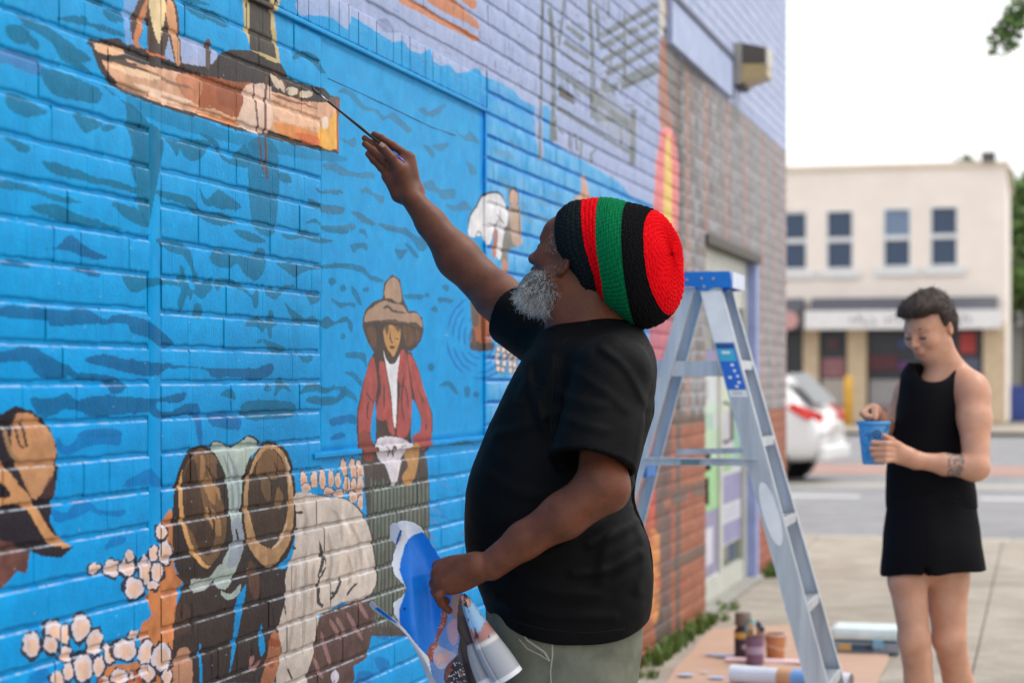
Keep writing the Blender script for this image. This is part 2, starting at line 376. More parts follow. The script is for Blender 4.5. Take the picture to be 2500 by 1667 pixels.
# ---- waves
WA = [[(110, 100), (250, 150), (340, 200), (600, 380), (600, 420), (500, 430), (420, 360), (300, 260), (170, 180)], [(60, 170), (190, 200), (180, 290), (110, 300), (40, 230)], [(280, 460), (660, 600), (660, 700), (560, 690), (350, 640)],
      [(40, 650), (120, 640), (320, 760), (180, 790), (60, 740)], [(500, 760), (690, 830), (640, 880), (560, 890), (510, 820)], [(690, 840), (790, 850), (740, 890), (690, 890)], [(20, 920), (190, 990), (180, 1040), (120, 1020)],
      [(380, 130), (560, 110), (600, 160), (720, 180), (850, 240), (800, 250), (650, 200), (480, 160)], [(700, 60), (840, 100), (850, 160), (760, 155), (700, 110)], [(590, 0), (690, 10), (700, 60), (630, 40)],
      [(1240, 20), (1340, 60), (1440, 80), (1560, 180), (1500, 190), (1400, 140), (1290, 100)], [(1980, 380), (2060, 350), (2140, 390), (2210, 490), (2170, 490), (2100, 420), (2040, 390), (1990, 410)],
      [(280, 1090), (400, 1110), (620, 1190), (850, 1240), (1000, 1310), (850, 1290), (600, 1230), (400, 1190), (320, 1150)], [(1220, 950), (1420, 960), (1400, 1020), (1330, 1090), (1250, 1060)], [(1120, 940), (1220, 960), (1200, 1060), (1160, 1000)],
      [(1340, 900), (1460, 950), (1500, 1040), (1560, 1080), (1640, 980), (1680, 1040), (1680, 1130), (1600, 1130), (1500, 1080), (1450, 990)], [(1350, 1270), (1400, 1350), (1480, 1290), (1630, 1390), (1580, 1420), (1420, 1400), (1370, 1360)],
      [(1070, 1290), (1280, 1340), (1370, 1430), (1500, 1440), (1600, 1500), (1480, 1530), (1360, 1480), (1250, 1390), (1080, 1330)], [(0, 1210), (200, 1260), (350, 1310), (550, 1370), (400, 1370), (250, 1310), (0, 1270)],
      [(210, 1400), (380, 1380), (520, 1450), (820, 1550), (500, 1520), (300, 1460)], [(750, 1370), (950, 1430), (1000, 1540), (850, 1480)], [(1870, 1170), (1960, 1190), (1960, 1250), (1890, 1220)],
      [(2080, 1340), (2180, 1380), (2330, 1400), (2310, 1450), (2200, 1440), (2110, 1400)], [(2130, 1270), (2200, 1300), (2290, 1280), (2330, 1310), (2250, 1310), (2160, 1310)],
      [(870, 860), (1020, 840), (1110, 930), (1090, 1100), (1060, 1260), (1000, 1540), (930, 1400), (920, 1250), (880, 1150), (900, 1000)], [(1240, 0), (1330, 0), (1420, 40), (1300, 30)], [(340, 250), (420, 360), (560, 440), (640, 520), (560, 470), (420, 420)], [(660, 560), (840, 700), (860, 880), (1000, 850), (900, 720), (760, 640)], [(180, 230), (260, 300), (250, 345), (190, 300)]]
for p in WA: poly('A', p, TEAL, .82, texture=1.1)
poly('A', [(1680, 960), (1870, 1000), (1860, 1560), (1720, 1540), (1680, 1280)], TEAL, .75, texture=1.0)
poly('A', [(860, 640), (1000, 710), (1340, 800), (1600, 900), (2290, 1045), (2290, 1100), (1900, 1050), (1300, 900), (1000, 800), (860, 720)], TEAL, .5, texture=.9)
WQ = [[(270, 300), (380, 290), (470, 205), (560, 270), (640, 320), (730, 360), (600, 370), (450, 310)], [(0, 390), (100, 370), (200, 410), (190, 430), (50, 420)], [(470, 430), (620, 430), (670, 450), (670, 485), (540, 460)],
      [(0, 690), (100, 680), (270, 700), (430, 720), (530, 695), (600, 700), (690, 770), (780, 745), (900, 755), (1010, 790), (1090, 850), (1180, 945), (1090, 965), (1000, 900), (890, 870), (860, 820), (770, 800), (680, 815), (560, 810), (350, 825), (300, 780), (0, 765)],
      [(-40, 1010), (80, 980), (150, 955), (230, 970), (330, 1020), (490, 1110), (490, 1165), (330, 1175), (250, 1150), (200, 1080), (100, 1060), (-40, 1070)],
      [(575, 1040), (700, 1010), (850, 1045), (1000, 1060), (1200, 1085), (1380, 1100), (1600, 1110), (1760, 1100), (1840, 1075), (1840, 1140), (1730, 1190), (1600, 1165), (1440, 1170), (1380, 1110), (1150, 1110), (1030, 1160), (860, 1135), (700, 1095), (600, 1070)],
      [(490, 1135), (740, 1155), (850, 1210), (820, 1270), (740, 1275), (700, 1200), (500, 1180)],
      [(200, 1310), (350, 1310), (450, 1270), (520, 1320), (650, 1290), (900, 1300), (1050, 1310), (1250, 1265), (1240, 1320), (1190, 1340), (1080, 1330), (1060, 1370), (1100, 1400), (1180, 1390), (1240, 1350), (1300, 1340), (1350, 1370), (1360, 1568), (1335, 1568), (1320, 1450), (1280, 1410), (1130, 1450), (1040, 1430), (980, 1400), (700, 1430), (580, 1420), (440, 1380), (300, 1440)],
      [(1050, 230), (1260, 280), (1310, 420), (1360, 530), (1430, 490), (1440, 560), (1370, 640), (1310, 600), (1290, 650), (1260, 610), (1220, 730), (1195, 660), (1220, 560), (1110, 550), (1010, 560), (920, 600), (870, 570), (825, 480), (930, 480), (1050, 490), (1200, 510), (1210, 420), (1240, 430), (1280, 560), (1320, 560), (1250, 360), (1140, 320)],
      [(1320, 670), (1360, 680), (1375, 740), (1340, 770), (1310, 740)], [(1415, 350), (1470, 305), (1600, 340), (1710, 350), (1740, 300), (1790, 310), (1790, 440), (1720, 520), (1650, 470), (1600, 400), (1550, 430), (1450, 410)],
      [(1460, 510), (1520, 495), (1620, 530), (1700, 610), (1740, 570), (1740, 690), (1710, 690), (1690, 620), (1600, 570), (1520, 545), (1465, 585)], [(1785, 590), (1840, 550), (1870, 590), (1930, 540), (2000, 560), (1940, 580), (1880, 620), (1830, 640)],
      [(2070, 600), (2160, 610), (2150, 660), (2100, 670)], [(1870, 400), (1950, 390), (2060, 415), (2180, 420), (2350, 395), (2350, 425), (2180, 435), (2050, 450), (1990, 485), (1920, 440)], [(1575, 170), (1700, 190), (1800, 250), (1720, 260), (1620, 220)],
      [(1900, 200), (2000, 205), (2055, 170), (2110, 210), (2260, 245), (2150, 265), (2050, 230), (1950, 240)], [(2060, 130), (2120, 95), (2180, 140), (2350, 150), (2350, 200), (2200, 180), (2140, 125)],
      [(1915, 655), (1980, 720), (2060, 770), (2110, 750), (2160, 800), (2120, 815), (2060, 790), (2040, 820), (1970, 770)], [(2165, 790), (2220, 755), (2270, 790), (2350, 755), (2350, 790), (2260, 805), (2210, 840)],
      [(1650, 820), (1740, 755), (1800, 800), (1810, 720), (1840, 720), (1850, 780), (1875, 800), (1840, 830), (1835, 900), (1815, 895), (1800, 830), (1770, 865), (1730, 825)], [(1720, 930), (1800, 915), (1930, 970), (1900, 1000), (1830, 985), (1790, 945)],
      [(1995, 955), (2040, 1020), (2110, 1015), (2100, 1060), (2040, 1060)], [(1490, 1280), (1560, 1240), (1590, 1310), (1530, 1300)], [(1775, 1255), (1810, 1205), (1835, 1255)], [(1855, 1300), (1870, 1200), (1900, 1165), (1965, 1265), (1910, 1240)],
      [(2020, 1280), (2080, 1205), (2150, 1205), (2220, 1245), (2265, 1210), (2260, 1250), (2200, 1275), (2100, 1260)], [(2065, 1330), (2100, 1290), (2200, 1310), (2290, 1300), (2330, 1230), (2350, 1230), (2330, 1310), (2200, 1355)],
      [(1650, 1330), (1960, 1330), (1995, 1415), (1900, 1445), (1660, 1450)], [(1415, 1420), (1540, 1400), (1540, 1440), (1610, 1440), (1610, 1520), (1430, 1490)], [(560, 1530), (700, 1515), (810, 1525), (810, 1568), (540, 1568)], [(2235, 1450), (2350, 1420), (2350, 1460), (2270, 1495)]]
for i, p in enumerate(WQ): poly('Q', p, DEEP if i < 8 else TEAL, .88 if i < 8 else .8, texture=1.3)
WE = [[(285, 35), (360, 60), (445, 125), (400, 130), (330, 90)], [(465, 125), (560, 150), (640, 150), (700, 200), (780, 220), (760, 290), (720, 295), (670, 220), (600, 185), (500, 160)], [(345, 150), (380, 160), (395, 220), (370, 190), (340, 180)],
      [(285, 260), (340, 245), (395, 250), (390, 295), (350, 275), (310, 310)], [(565, 280), (600, 290), (650, 290), (610, 350), (590, 340)], [(630, 250), (665, 260), (720, 335), (690, 335)],
      [(0, 395), (100, 385), (230, 375), (360, 395), (400, 440), (495, 480), (470, 500), (400, 470), (340, 430), (220, 405), (100, 405), (0, 415)], [(290, 520), (330, 560), (355, 635), (340, 640), (300, 580)],
      [(155, 590), (220, 625), (310, 625), (310, 655), (260, 645), (215, 660)], [(85, 760), (140, 710), (180, 750), (250, 710), (300, 760), (295, 815), (275, 790), (255, 745), (190, 765), (125, 795)],
      [(255, 945), (370, 945), (385, 1000), (390, 1035), (345, 985), (265, 980)], [(245, 1070), (310, 1070), (355, 1130), (350, 1160), (300, 1105)],
      [(0, 1140), (110, 1165), (230, 1160), (300, 1200), (330, 1260), (250, 1220), (200, 1270), (100, 1280), (0, 1260), (60, 1230), (200, 1220), (210, 1180), (100, 1195)], [(150, 1380), (260, 1340), (330, 1350), (325, 1400), (220, 1385), (180, 1415)],
      [(160, 1490), (210, 1455), (255, 1475), (180, 1505)], [(630, 575), (740, 575), (740, 600), (650, 605)], [(835, 595), (870, 590), (940, 610), (920, 630), (880, 620), (850, 630)], [(865, 515), (910, 515), (905, 550), (885, 550)],
      [(795, 665), (825, 645), (840, 685), (805, 680)], [(845, 1160), (890, 1125), (940, 1150), (970, 1205), (950, 1205), (900, 1155)], [(905, 1525), (1000, 1500), (1090, 1530), (1050, 1530), (950, 1535)], [(1010, 1165), (1050, 1170), (1040, 1230), (1015, 1220)]]
for p in WE: poly('E', p, GTL, .8, texture=1.2)
for a in ((170, 490, 28, 22), (238, 535, 20, 25), (382, 540, 22, 18), (238, 840, 17, 22), (770, 578, 18, 15), (800, 1035, 22, 28), (1085, 1210, 18, 18)): ell('E', *a, GTL, .8)
WB = [[(220, 625), (260, 600), (320, 630), (400, 720), (480, 735), (530, 790), (590, 760), (650, 820), (715, 870), (700, 900), (620, 850), (560, 800), (520, 820), (470, 760), (380, 745), (290, 650)], [(760, 740), (800, 730), (830, 760), (900, 720), (950, 710), (900, 770), (830, 795)],
      [(220, 920), (280, 950), (335, 930), (330, 1000), (260, 970)], [(790, 985), (830, 990), (870, 1050), (850, 1065)], [(860, 985), (970, 965), (930, 1020), (880, 1020)], [(1000, 870), (1060, 920), (1120, 895), (1170, 970), (1130, 960), (1070, 950)],
      [(1080, 1090), (1130, 1120), (1150, 1180), (1110, 1180)], [(100, 1120), (200, 1105), (300, 1160), (440, 1165), (455, 1210), (330, 1195), (250, 1190), (180, 1160)], [(365, 1290), (410, 1265), (460, 1310), (530, 1330), (510, 1375), (440, 1320)],
      [(100, 1300), (200, 1280), (250, 1310), (180, 1310)], [(780, 1270), (850, 1215), (900, 1280), (1000, 1280), (1000, 1340), (930, 1350), (870, 1300)], [(940, 1380), (1010, 1390), (1070, 1355), (1120, 1420), (1080, 1420), (1000, 1430)],
      [(10, 1380), (120, 1390), (250, 1400), (240, 1450), (120, 1430)], [(300, 1420), (400, 1460), (470, 1520), (380, 1500)], [(495, 1510), (690, 1550), (560, 1555)], [(10, 1510), (200, 1530), (320, 1510), (310, 1560)]]
for p in WB: poly('B', p, (54, 112, 148), .75, texture=1.1)
rw = random.Random(8)
for k in range(26):     # faint dabs in the far brick water
    a = rw.uniform(1230, 2100); b = 800 + (a - 1200) * .45 + rw.uniform(50, 550)
    poly('B', [(a, b), (a + 60, b + 10), (a + 90, b + 60), (a + 40, b + 50)], (86, 140, 176), .55, texture=.8)
WF = [[(325, 170), (345, 165), (370, 210), (420, 190), (480, 120), (600, 110), (690, 120), (690, 205), (600, 200), (500, 215), (420, 250), (330, 240)], [(700, 440), (830, 345), (880, 350), (945, 440), (850, 430)],
      [(300, 570), (380, 590), (470, 505), (560, 560), (640, 580), (720, 570), (700, 610), (600, 605), (520, 580), (430, 620), (340, 650), (300, 620)], [(600, 800), (650, 730), (720, 730), (715, 765), (650, 790)],
      [(1200, 20), (1370, 40), (1370, 115), (1290, 95), (1220, 90)], [(1110, 0), (1150, 0), (1162, 200), (1140, 200)], [(1900, 60), (2000, 30), (2050, 50), (1960, 90)], [(1905, 160), (1960, 130), (1990, 150), (1920, 180)], [(160, 1568), (190, 1500), (270, 1480), (280, 1568)],
      [(2140, 1240), (2210, 1260), (2230, 1320), (2160, 1300)], [(2150, 1420), (2230, 1430), (2230, 1480), (2180, 1500)], [(2060, 1500), (2150, 1510), (2120, 1568), (2050, 1568)]]
for p in WF: poly('F', p, (0, 104, 172), .8)
for k in range(24):     # small strokes of water right of the skirt
    a = rw.uniform(560, 1080); b = rw.uniform(40, 1300); stroke('H', [(a, b), (a + 60, b + rw.uniform(-10, 40)), (a + 120, b + rw.uniform(20, 80))], rw.uniform(16, 40), rw.choice([(8, 112, 176), (36, 126, 178), (96, 122, 160)]), .6)
# ripples
for k, (rx, ry) in enumerate(((60, 90), (95, 135), (130, 180), (168, 225), (205, 262))):
    for j in range(5):
        a0 = j * 1.256 + .2 * k; pts = [(1105 + rx * math.cos(a0 + t * .2), 845 + ry * math.sin(a0 + t * .2)) for t in range(6)]
        stroke('E', pts, 12, (0, 98, 172), .9)
# ---- bending figure in the water
poly('E', [(1240, 130), (1350, 80), (1350, 180), (1330, 270), (1290, 285), (1275, 400), (1235, 360)], (120, 116, 112))
ell('G', 408, 1110, 52, 98, (70, 62, 60)); ell('G', 408, 1115, 42, 84, (178, 150, 134))
poly('G', [(360, 1210), (460, 1190), (480, 1400), (490, 1560), (400, 1550), (380, 1400)], (172, 150, 136))
stroke('G', [(330, 1200), (380, 1240), (460, 1240)], 18, (70, 66, 66)); stroke('G', [(460, 1150), (462, 1400), (480, 1500)], 10, (70, 66, 66))
stroke('E', [(1035, 190), (1045, 80), (1090, 10), (1130, -60), (1220, -75), (1265, -10)], 14, (60, 60, 64))
poly('E', [(1035, 190), (1047, 80), (1092, 12), (1132, -55), (1220, -66), (1265, 0), (1280, 100), (1250, 200), (1235, 350), (1200, 300), (1215, 180), (1190, 160), (1170, 240), (1140, 265), (1120, 200), (1075, 210)], (206, 208, 214))
for p in ([(1120, 130), (1170, 140), (1215, 120)], [(1180, 200), (1200, 150), (1225, 90)], [(1075, 210), (1100, 170), (1120, 200)], [(1210, 60), (1260, 130)]): stroke('E', p, 8, (90, 90, 96), .8)
poly('E', [(1195, 150), (1215, 180), (1205, 330), (1180, 320)], (160, 108, 92))
poly('E', [(1250, 350), (1285, 380), (1270, 450), (1245, 430)], (176, 128, 104))
poly('E', [(1050, 590), (1100, 630), (1165, 640), (1175, 760), (1165, 900), (1055, 900), (1062, 760)], (150, 88, 58)); poly('E', [(1050, 590), (1090, 640), (1100, 730), (1090, 775), (1058, 770)], (92, 80, 72))
stroke('E', [(1118, 650), (1125, 900)], 10, (66, 48, 42)); poly('E', [(1045, 885), (1090, 870), (1120, 885), (1180, 875), (1190, 910), (1160, 932), (1060, 930)], (72, 62, 60)); stroke('E', [(1060, 790), (1075, 900)], 24, (84, 72, 66))
poly('E', [(1210, 750), (1240, 760), (1265, 850), (1285, 950), (1250, 930), (1230, 850)], (168, 104, 76))
for k in range(16):
    a = 1215 + (k % 4) * 38 + rw.uniform(-8, 8); b = 920 + (k // 4) * 42 + (k % 4) * 5; ell('E', a, b, 18, 24, (58, 54, 56)); ell('E', a, b, 13, 18, (202, 190, 188))
poly('G', [(1060, 905), (1090, 905), (1112, 1000), (1135, 1095), (1165, 1110), (1165, 1145), (990, 1145), (1000, 1105), (1045, 1090), (1055, 1000)], (186, 150, 130))
# ---- the boat
CH = (60, 56, 56)
poly('A', [(580, 300), (630, 265), (700, 270), (800, 262), (860, 300), (1000, 340), (1120, 395), (1240, 430), (1400, 455), (1470, 380), (1560, 340), (1700, 345), (1900, 440), (1950, 530), (2090, 580), (2200, 600), (2240, 650), (2300, 660), (2295, 1040), (2230, 1030), (2000, 985), (1850, 945), (1720, 905), (1590, 885), (1450, 830), (1290, 785), (1150, 745), (1000, 700), (860, 640), (760, 580), (690, 500), (650, 420), (620, 320)], CH, 1, False)
poly('A', [(690, 415), (850, 405), (1000, 450), (1200, 490), (1450, 540), (1600, 560), (1700, 590), (1900, 640), (2100, 700), (2285, 690), (2283, 1012), (2150, 985), (1900, 910), (1600, 860), (1400, 800), (1300, 760), (1100, 710), (900, 630), (800, 570), (740, 510)], (200, 158, 132), 1, False, .22)
poly('A', [(1200, 500), (1450, 545), (1440, 700), (1340, 720), (1230, 640)], (172, 110, 82), .8, texture=1)
poly('A', [(1380, 520), (1600, 560), (1715, 570), (1660, 700), (1600, 800), (1460, 745), (1340, 720), (1370, 600)], (146, 84, 56), .95)
poly('A', [(1480, 560), (1680, 590), (1630, 740), (1480, 710)], (126, 76, 56), .6)
poly('A', [(640, 288), (700, 300), (850, 345), (800, 380), (690, 368), (650, 350)], (214, 172, 138))
poly('A', [(650, 370), (800, 395), (900, 440), (1010, 490), (980, 500), (860, 455), (660, 400)], CH, .9); stroke('A', [(1000, 480), (1150, 560), (1300, 600)], 22, (110, 88, 78), .7)
poly('A', [(1660, 580), (1830, 600), (1820, 900), (1610, 850), (1640, 700)], (212, 186, 172), .9)
for p, c in (([(720, 440), (950, 480), (1100, 540), (900, 520)], (228, 196, 164)), ([(900, 570), (1100, 620), (1300, 700), (1100, 690)], (226, 196, 176)), ([(1850, 700), (2100, 760), (2160, 860), (1900, 820)], (218, 178, 152)), ([(1330, 755), (1600, 825), (1600, 858), (1400, 800)], (190, 120, 66)),
             ([(1870, 830), (2150, 905), (2160, 980), (1900, 912)], (206, 132, 72)), ([(2160, 870), (2220, 855), (2284, 760), (2284, 1005), (2160, 980)], (222, 168, 72)), ([(2000, 900), (2150, 930), (2150, 985), (2050, 965)], (196, 102, 66)), ([(2190, 800), (2225, 800), (2222, 870), (2190, 870)], (220, 206, 190))): poly('A', p, c, .85, texture=1.4)
for a in ((1860, 555, 22, 60, -.5), (1905, 590, 20, 50, -.4)): ell('A', a[0], a[1], a[2], a[3], (196, 178, 160), .85, a[4])
for a in ((1975, 620, 42, 30), (2065, 640, 45, 26)): ell('A', *a, (206, 192, 172), .9)
for p in ([(1850, 480), (1920, 570), (1925, 640)], [(2020, 600), (2030, 680), (2140, 690)], [(1830, 640), (1950, 680), (2150, 740)], [(1950, 600), (1940, 650)]): stroke('A', p, 14, (112, 74, 58), .8)
poly('A', [(2240, 660), (2300, 665), (2290, 720), (2230, 700)], (96, 82, 76)); stroke('A', [(2288, 680), (2290, 1030)], 16, (150, 86, 58), .9, False)
poly('A', [(1000, 342), (1112, 376), (1110, 402), (1000, 362)], (198, 112, 76)); poly('A', [(1230, 408), (1350, 416), (1372, 446), (1230, 432)], (196, 112, 72))
poly('A', [(1120, 380), (1140, 260), (1230, 250), (1440, 330), (1470, 380), (1400, 452), (1230, 430)], LAV, .95)
poly('A', [(840, 0), (940, 0), (900, 290), (850, 270)], (130, 160, 210), .7, texture=1)
poly('A', [(890, 120), (940, 0), (1190, 0), (1212, 150), (1225, 460), (1190, 450), (1140, 260), (1108, 385), (1000, 345), (990, 120), (940, 280), (900, 305), (885, 200)], (78, 66, 62), 1, False)
poly('A', [(960, 60), (1000, 0), (985, 120), (935, 300), (985, 330), (900, 300)], (184, 124, 92)); poly('A', [(1120, 60), (1165, 0), (1200, 200), (1215, 420), (1192, 430), (1150, 220)], (196, 146, 112))
poly('A', [(1020, 0), (1112, 0), (1116, 120), (1080, 292), (1042, 222), (1012, 60)], (218, 196, 156))
poly('A', [(1640, 0), (1892, 0), (1882, 40), (1850, 60), (1890, 435), (1830, 420), (1700, 345), (1655, 210)], (180, 164, 122), 1, False); poly('A', [(1690, 0), (1825, 0), (1832, 200), (1868, 405), (1690, 335), (1690, 160)], (72, 68, 64), 1, False)
stroke('A', [(1665, 0), (1668, 190)], 8, CH); stroke('A', [(1860, 0), (1870, 30)], 10, CH); poly('A', [(1390, 280), (1422, 290), (1416, 455), (1390, 452)], (92, 78, 74))
for p, wd in (([(1710, 560), (1735, 800), (1775, 1165)], 13), ([(1805, 520), (1790, 800), (1800, 1205)], 17)): stroke('A', p, wd, (92, 66, 62), .9, False)
# ---- red coat and wide hat
DK = (70, 60, 58)
poly('E', [(440, 930), (400, 1010), (360, 1150), (330, 1300), (325, 1450), (340, 1600), (700, 1600), (780, 1568), (806, 1450), (806, 1330), (760, 1200), (720, 1050), (670, 940), (600, 930), (500, 930)], DK, 1, False)
poly('E', [(365, 720), (380, 670), (430, 620), (490, 600), (498, 500), (550, 446), (602, 480), (622, 600), (655, 680), (700, 680), (742, 720), (752, 800), (735, 870), (680, 930), (620, 945), (560, 980), (500, 930), (430, 935), (390, 860), (365, 790)], DK, 1, False)
poly('E', [(504, 590), (510, 510), (550, 466), (594, 492), (613, 600), (590, 628), (545, 600)], (158, 132, 114)); poly('E', [(375, 750), (385, 690), (440, 640), (500, 615), (560, 632), (620, 645), (650, 692), (700, 690), (735, 730), (742, 785), (700, 752), (640, 752), (560, 735), (480, 735), (420, 742)], (152, 128, 112))
stroke('E', [(490, 660), (530, 655), (560, 680), (640, 692)], 16, DK, .9); stroke('E', [(372, 755), (480, 740), (640, 755), (735, 785)], 10, (96, 78, 66))
for p in ([(395, 780), (400, 850), (440, 915), (450, 800)], [(620, 780), (640, 900), (690, 880), (680, 790)], [(700, 790), (730, 830), (700, 890)]): poly('E', p, (104, 78, 60), .7)
poly('E', [(497, 790), (540, 768), (600, 785), (602, 850), (580, 930), (555, 970), (520, 920), (500, 860)], (172, 132, 86)); stroke('E', [(540, 790), (538, 850), (548, 880), (556, 872)], 8, DK); poly('E', [(533, 908), (550, 898), (568, 908), (550, 922)], DK)
poly('E', [(500, 785), (530, 770), (520, 830)], DK, .8); poly('E', [(565, 770), (600, 780), (590, 815)], DK, .8); stroke('E', [(570, 850), (590, 860)], 8, DK)
RED = (152, 78, 76)
for p in ([(430, 975), (450, 1060), (455, 1160), (440, 1300), (420, 1440), (370, 1445), (340, 1470), (335, 1350), (350, 1230), (380, 1090), (410, 1000)], [(470, 1000), (500, 1010), (520, 1100), (540, 1250), (560, 1400), (565, 1470), (530, 1440), (510, 1380), (460, 1370), (450, 1300), (480, 1180), (470, 1100)],
          [(600, 940), (640, 950), (660, 1100), (680, 1250), (670, 1400), (640, 1480), (580, 1470), (590, 1300), (600, 1150), (580, 1100)], [(650, 950), (700, 1010), (740, 1130), (780, 1270), (800, 1350), (795, 1480), (760, 1530), (710, 1530), (700, 1490), (740, 1390), (700, 1250), (670, 1100)]): poly('E', p, RED, 1, vary=.16)
for p in ([(440, 1000), (470, 1120), (440, 1240)], [(400, 1250), (390, 1330), (400, 1370)], [(500, 1140), (500, 1300)], [(630, 1060), (610, 1250), (630, 1400)], [(720, 1180), (750, 1260), (730, 1240)], [(765, 1390), (770, 1480)], [(600, 1150), (640, 1180), (655, 1300)], [(380, 1190), (410, 1240), (440, 1260)]): stroke('E', p, 10, DK, .9)
poly('E', [(440, 1250), (448, 1380), (440, 1530), (412, 1450)], BLUEC := (16, 140, 208)); poly('E', [(686, 1240), (735, 1385), (700, 1500), (672, 1500), (676, 1300)], BLUEC)
poly('E', [(495, 935), (530, 1010), (570, 1010), (600, 950), (582, 1100), (580, 1300), (570, 1430), (555, 1350), (540, 1200), (515, 1050)], (204, 204, 212)); stroke('E', [(500, 950), (545, 1016), (600, 950)], 8, DK)
# skirt
poly('D', [(832, 1030), (870, 1035), (980, 1040), (986, 1100), (988, 1240), (984, 1400), (985, 1460), (840, 1460), (845, 1200), (838, 1120)], (74, 68, 66), 1, False)
for k in range(15):
    a = 850 + k * 9.2; poly('D', [(a, 1110 + 10 * (k % 3)), (a + 5, 1115), (a + 5, 1250), (a + 4, 1420), (a - 1, 1420), (a + 1, 1250)], (96, 112, 104), .9)
poly('D', [(870, 1008), (905, 1003), (938, 1012), (945, 1030), (925, 1050), (912, 1110), (900, 1112), (885, 1070), (868, 1040)], (196, 192, 202)); stroke('D', [(893, 1050), (903, 1025), (907, 1052)], 4, DK); stroke('D', [(880, 1020), (900, 1040), (930, 1020)], 3, (110, 108, 112))
poly('D', [(932, 1040), (955, 1015), (968, 1022), (962, 1060), (948, 1112), (928, 1108), (926, 1090), (938, 1070)], (166, 128, 86)); poly('D', [(826, 1000), (850, 990), (862, 1040), (858, 1060), (836, 1050)], (128, 72, 66))
poly('D', [(950, 1005), (990, 985), (992, 1010), (975, 1035)], RED)
# ---- pair with the big oval hats
poly('F', [(940, 620), (990, 590), (1000, 900), (1060, 960), (1010, 1100), (1010, 1568), (600, 1568), (620, 1470), (800, 1440), (810, 1250), (870, 1180), (850, 1100), (850, 1050), (900, 900), (960, 900), (935, 700)], (182, 118, 78), 1, True, .2, 2.0)
poly('F', [(1010, 940), (1320, 930), (1420, 800), (1640, 930), (1700, 880), (1690, 1200), (1620, 1568), (1000, 1568), (990, 1350), (1010, 1130), (1060, 1000)], (56, 48, 47), 1, False)
poly('F', [(1150, 203), (1220, 228), (1285, 330), (1315, 450), (1322, 600), (1305, 780), (1250, 900), (1150, 970), (1060, 970), (1008, 900), (990, 760), (992, 560), (1010, 430), (1045, 320), (1090, 240)], (50, 42, 40), 1)
poly('F', [(1150, 222), (1215, 250), (1275, 340), (1302, 460), (1305, 600), (1285, 770), (1215, 890), (1150, 850), (1080, 740), (1045, 600), (1040, 460), (1070, 320)], (104, 80, 60), 1, vary=.25)
poly('F', [(1055, 380), (1110, 280), (1140, 420), (1180, 620), (1160, 760), (1090, 700), (1050, 560)], (62, 48, 42), .9); poly('F', [(1150, 620), (1230, 700), (1200, 840), (1120, 760)], (54, 42, 38), .8)
for p in ([(1180, 380), (1225, 430), (1240, 540), (1200, 520), (1170, 430)], [(1150, 260), (1175, 290), (1165, 400), (1145, 380)], [(1190, 340), (1250, 420), (1262, 520), (1225, 440)], [(1180, 560), (1250, 600), (1270, 720), (1225, 700)]): poly('F', p, (158, 122, 84), .8)
stroke('F', [(1180, 320), (1230, 400), (1250, 450)], 12, (60, 46, 40)); stroke('F', [(1190, 540), (1225, 640), (1220, 760)], 12, (56, 44, 40))
stroke('F', [(1048, 340), (1035, 480), (1048, 640), (1090, 780), (1170, 890), (1210, 900)], 24, (190, 146, 98))
stroke('F', [(1150, 203), (1090, 240), (1045, 320), (1010, 430), (995, 560)], 10, (40, 34, 34))
poly('F', [(1240, 320), (1440, 260), (1425, 760), (1520, 930), (1660, 900), (1690, 860), (1690, 960), (1330, 1010), (1200, 980), (1310, 700)], (52, 46, 46), 1)
CL = (158, 174, 170)
clo = [(1215, 212), (1262, 190), (1338, 218), (1420, 155), (1490, 210), (1430, 275), (1395, 400), (1385, 600), (1405, 760), (1365, 900), (1312, 1015), (1262, 1032), (1238, 985), (1288, 850), (1330, 760), (1320, 600), (1300, 400), (1260, 300)]
poly('F', [(a + (6 if a > 1350 else -8), b - 10) for a, b in clo[:5]] + clo[5:], (46, 42, 44), 1); poly('F', clo, CL, 1)
for p in ([(1280, 260), (1330, 420), (1340, 620)], [(1330, 320), (1370, 460), (1365, 640)], [(1300, 240), (1345, 330), (1375, 430)]): stroke('F', p, 14, (124, 138, 150), .8)
poly('F', [(1330, 640), (1390, 640), (1405, 770), (1360, 890), (1300, 900), (1330, 780)], (138, 146, 162), .9); stroke('F', [(1352, 680), (1365, 755)], 12, (52, 46, 46)); stroke('F', [(1325, 690), (1335, 770)], 8, (52, 46, 46))
poly('F', [(1100, 975), (1200, 965), (1262, 880), (1275, 900), (1250, 960), (1180, 1030), (1130, 1045), (1110, 1050)], (154, 164, 162)); poly('F', [(1270, 1045), (1330, 1055), (1382, 1000), (1372, 1060), (1320, 1090), (1285, 1080)], CL)
poly('F', [(1545, 183), (1625, 215), (1680, 330), (1700, 470), (1702, 640), (1680, 780), (1620, 880), (1560, 925), (1490, 900), (1430, 820), (1395, 700), (1382, 560), (1400, 420), (1440, 290), (1490, 215)], (48, 42, 40), 1)
poly('F', [(1545, 200), (1620, 240), (1670, 360), (1688, 520), (1680, 700), (1640, 810), (1560, 905), (1480, 860), (1425, 760), (1400, 620), (1402, 480), (1430, 350), (1480, 240)], (168, 134, 100), 1, vary=.2)
poly('F', [(1545, 225), (1610, 270), (1650, 400), (1655, 560), (1625, 700), (1560, 800), (1490, 760), (1440, 640), (1425, 500), (1445, 360), (1490, 270)], (66, 54, 46), 1)
poly('F', [(1540, 225), (1600, 270), (1640, 380), (1560, 400), (1470, 370), (1490, 270)], (120, 92, 66), .9); poly('F', [(1500, 400), (1545, 385), (1565, 450), (1545, 530), (1510, 480)], (112, 90, 66), .8); poly('F', [(1600, 450), (1630, 500), (1610, 570), (1580, 520)], (136, 106, 76), .8)
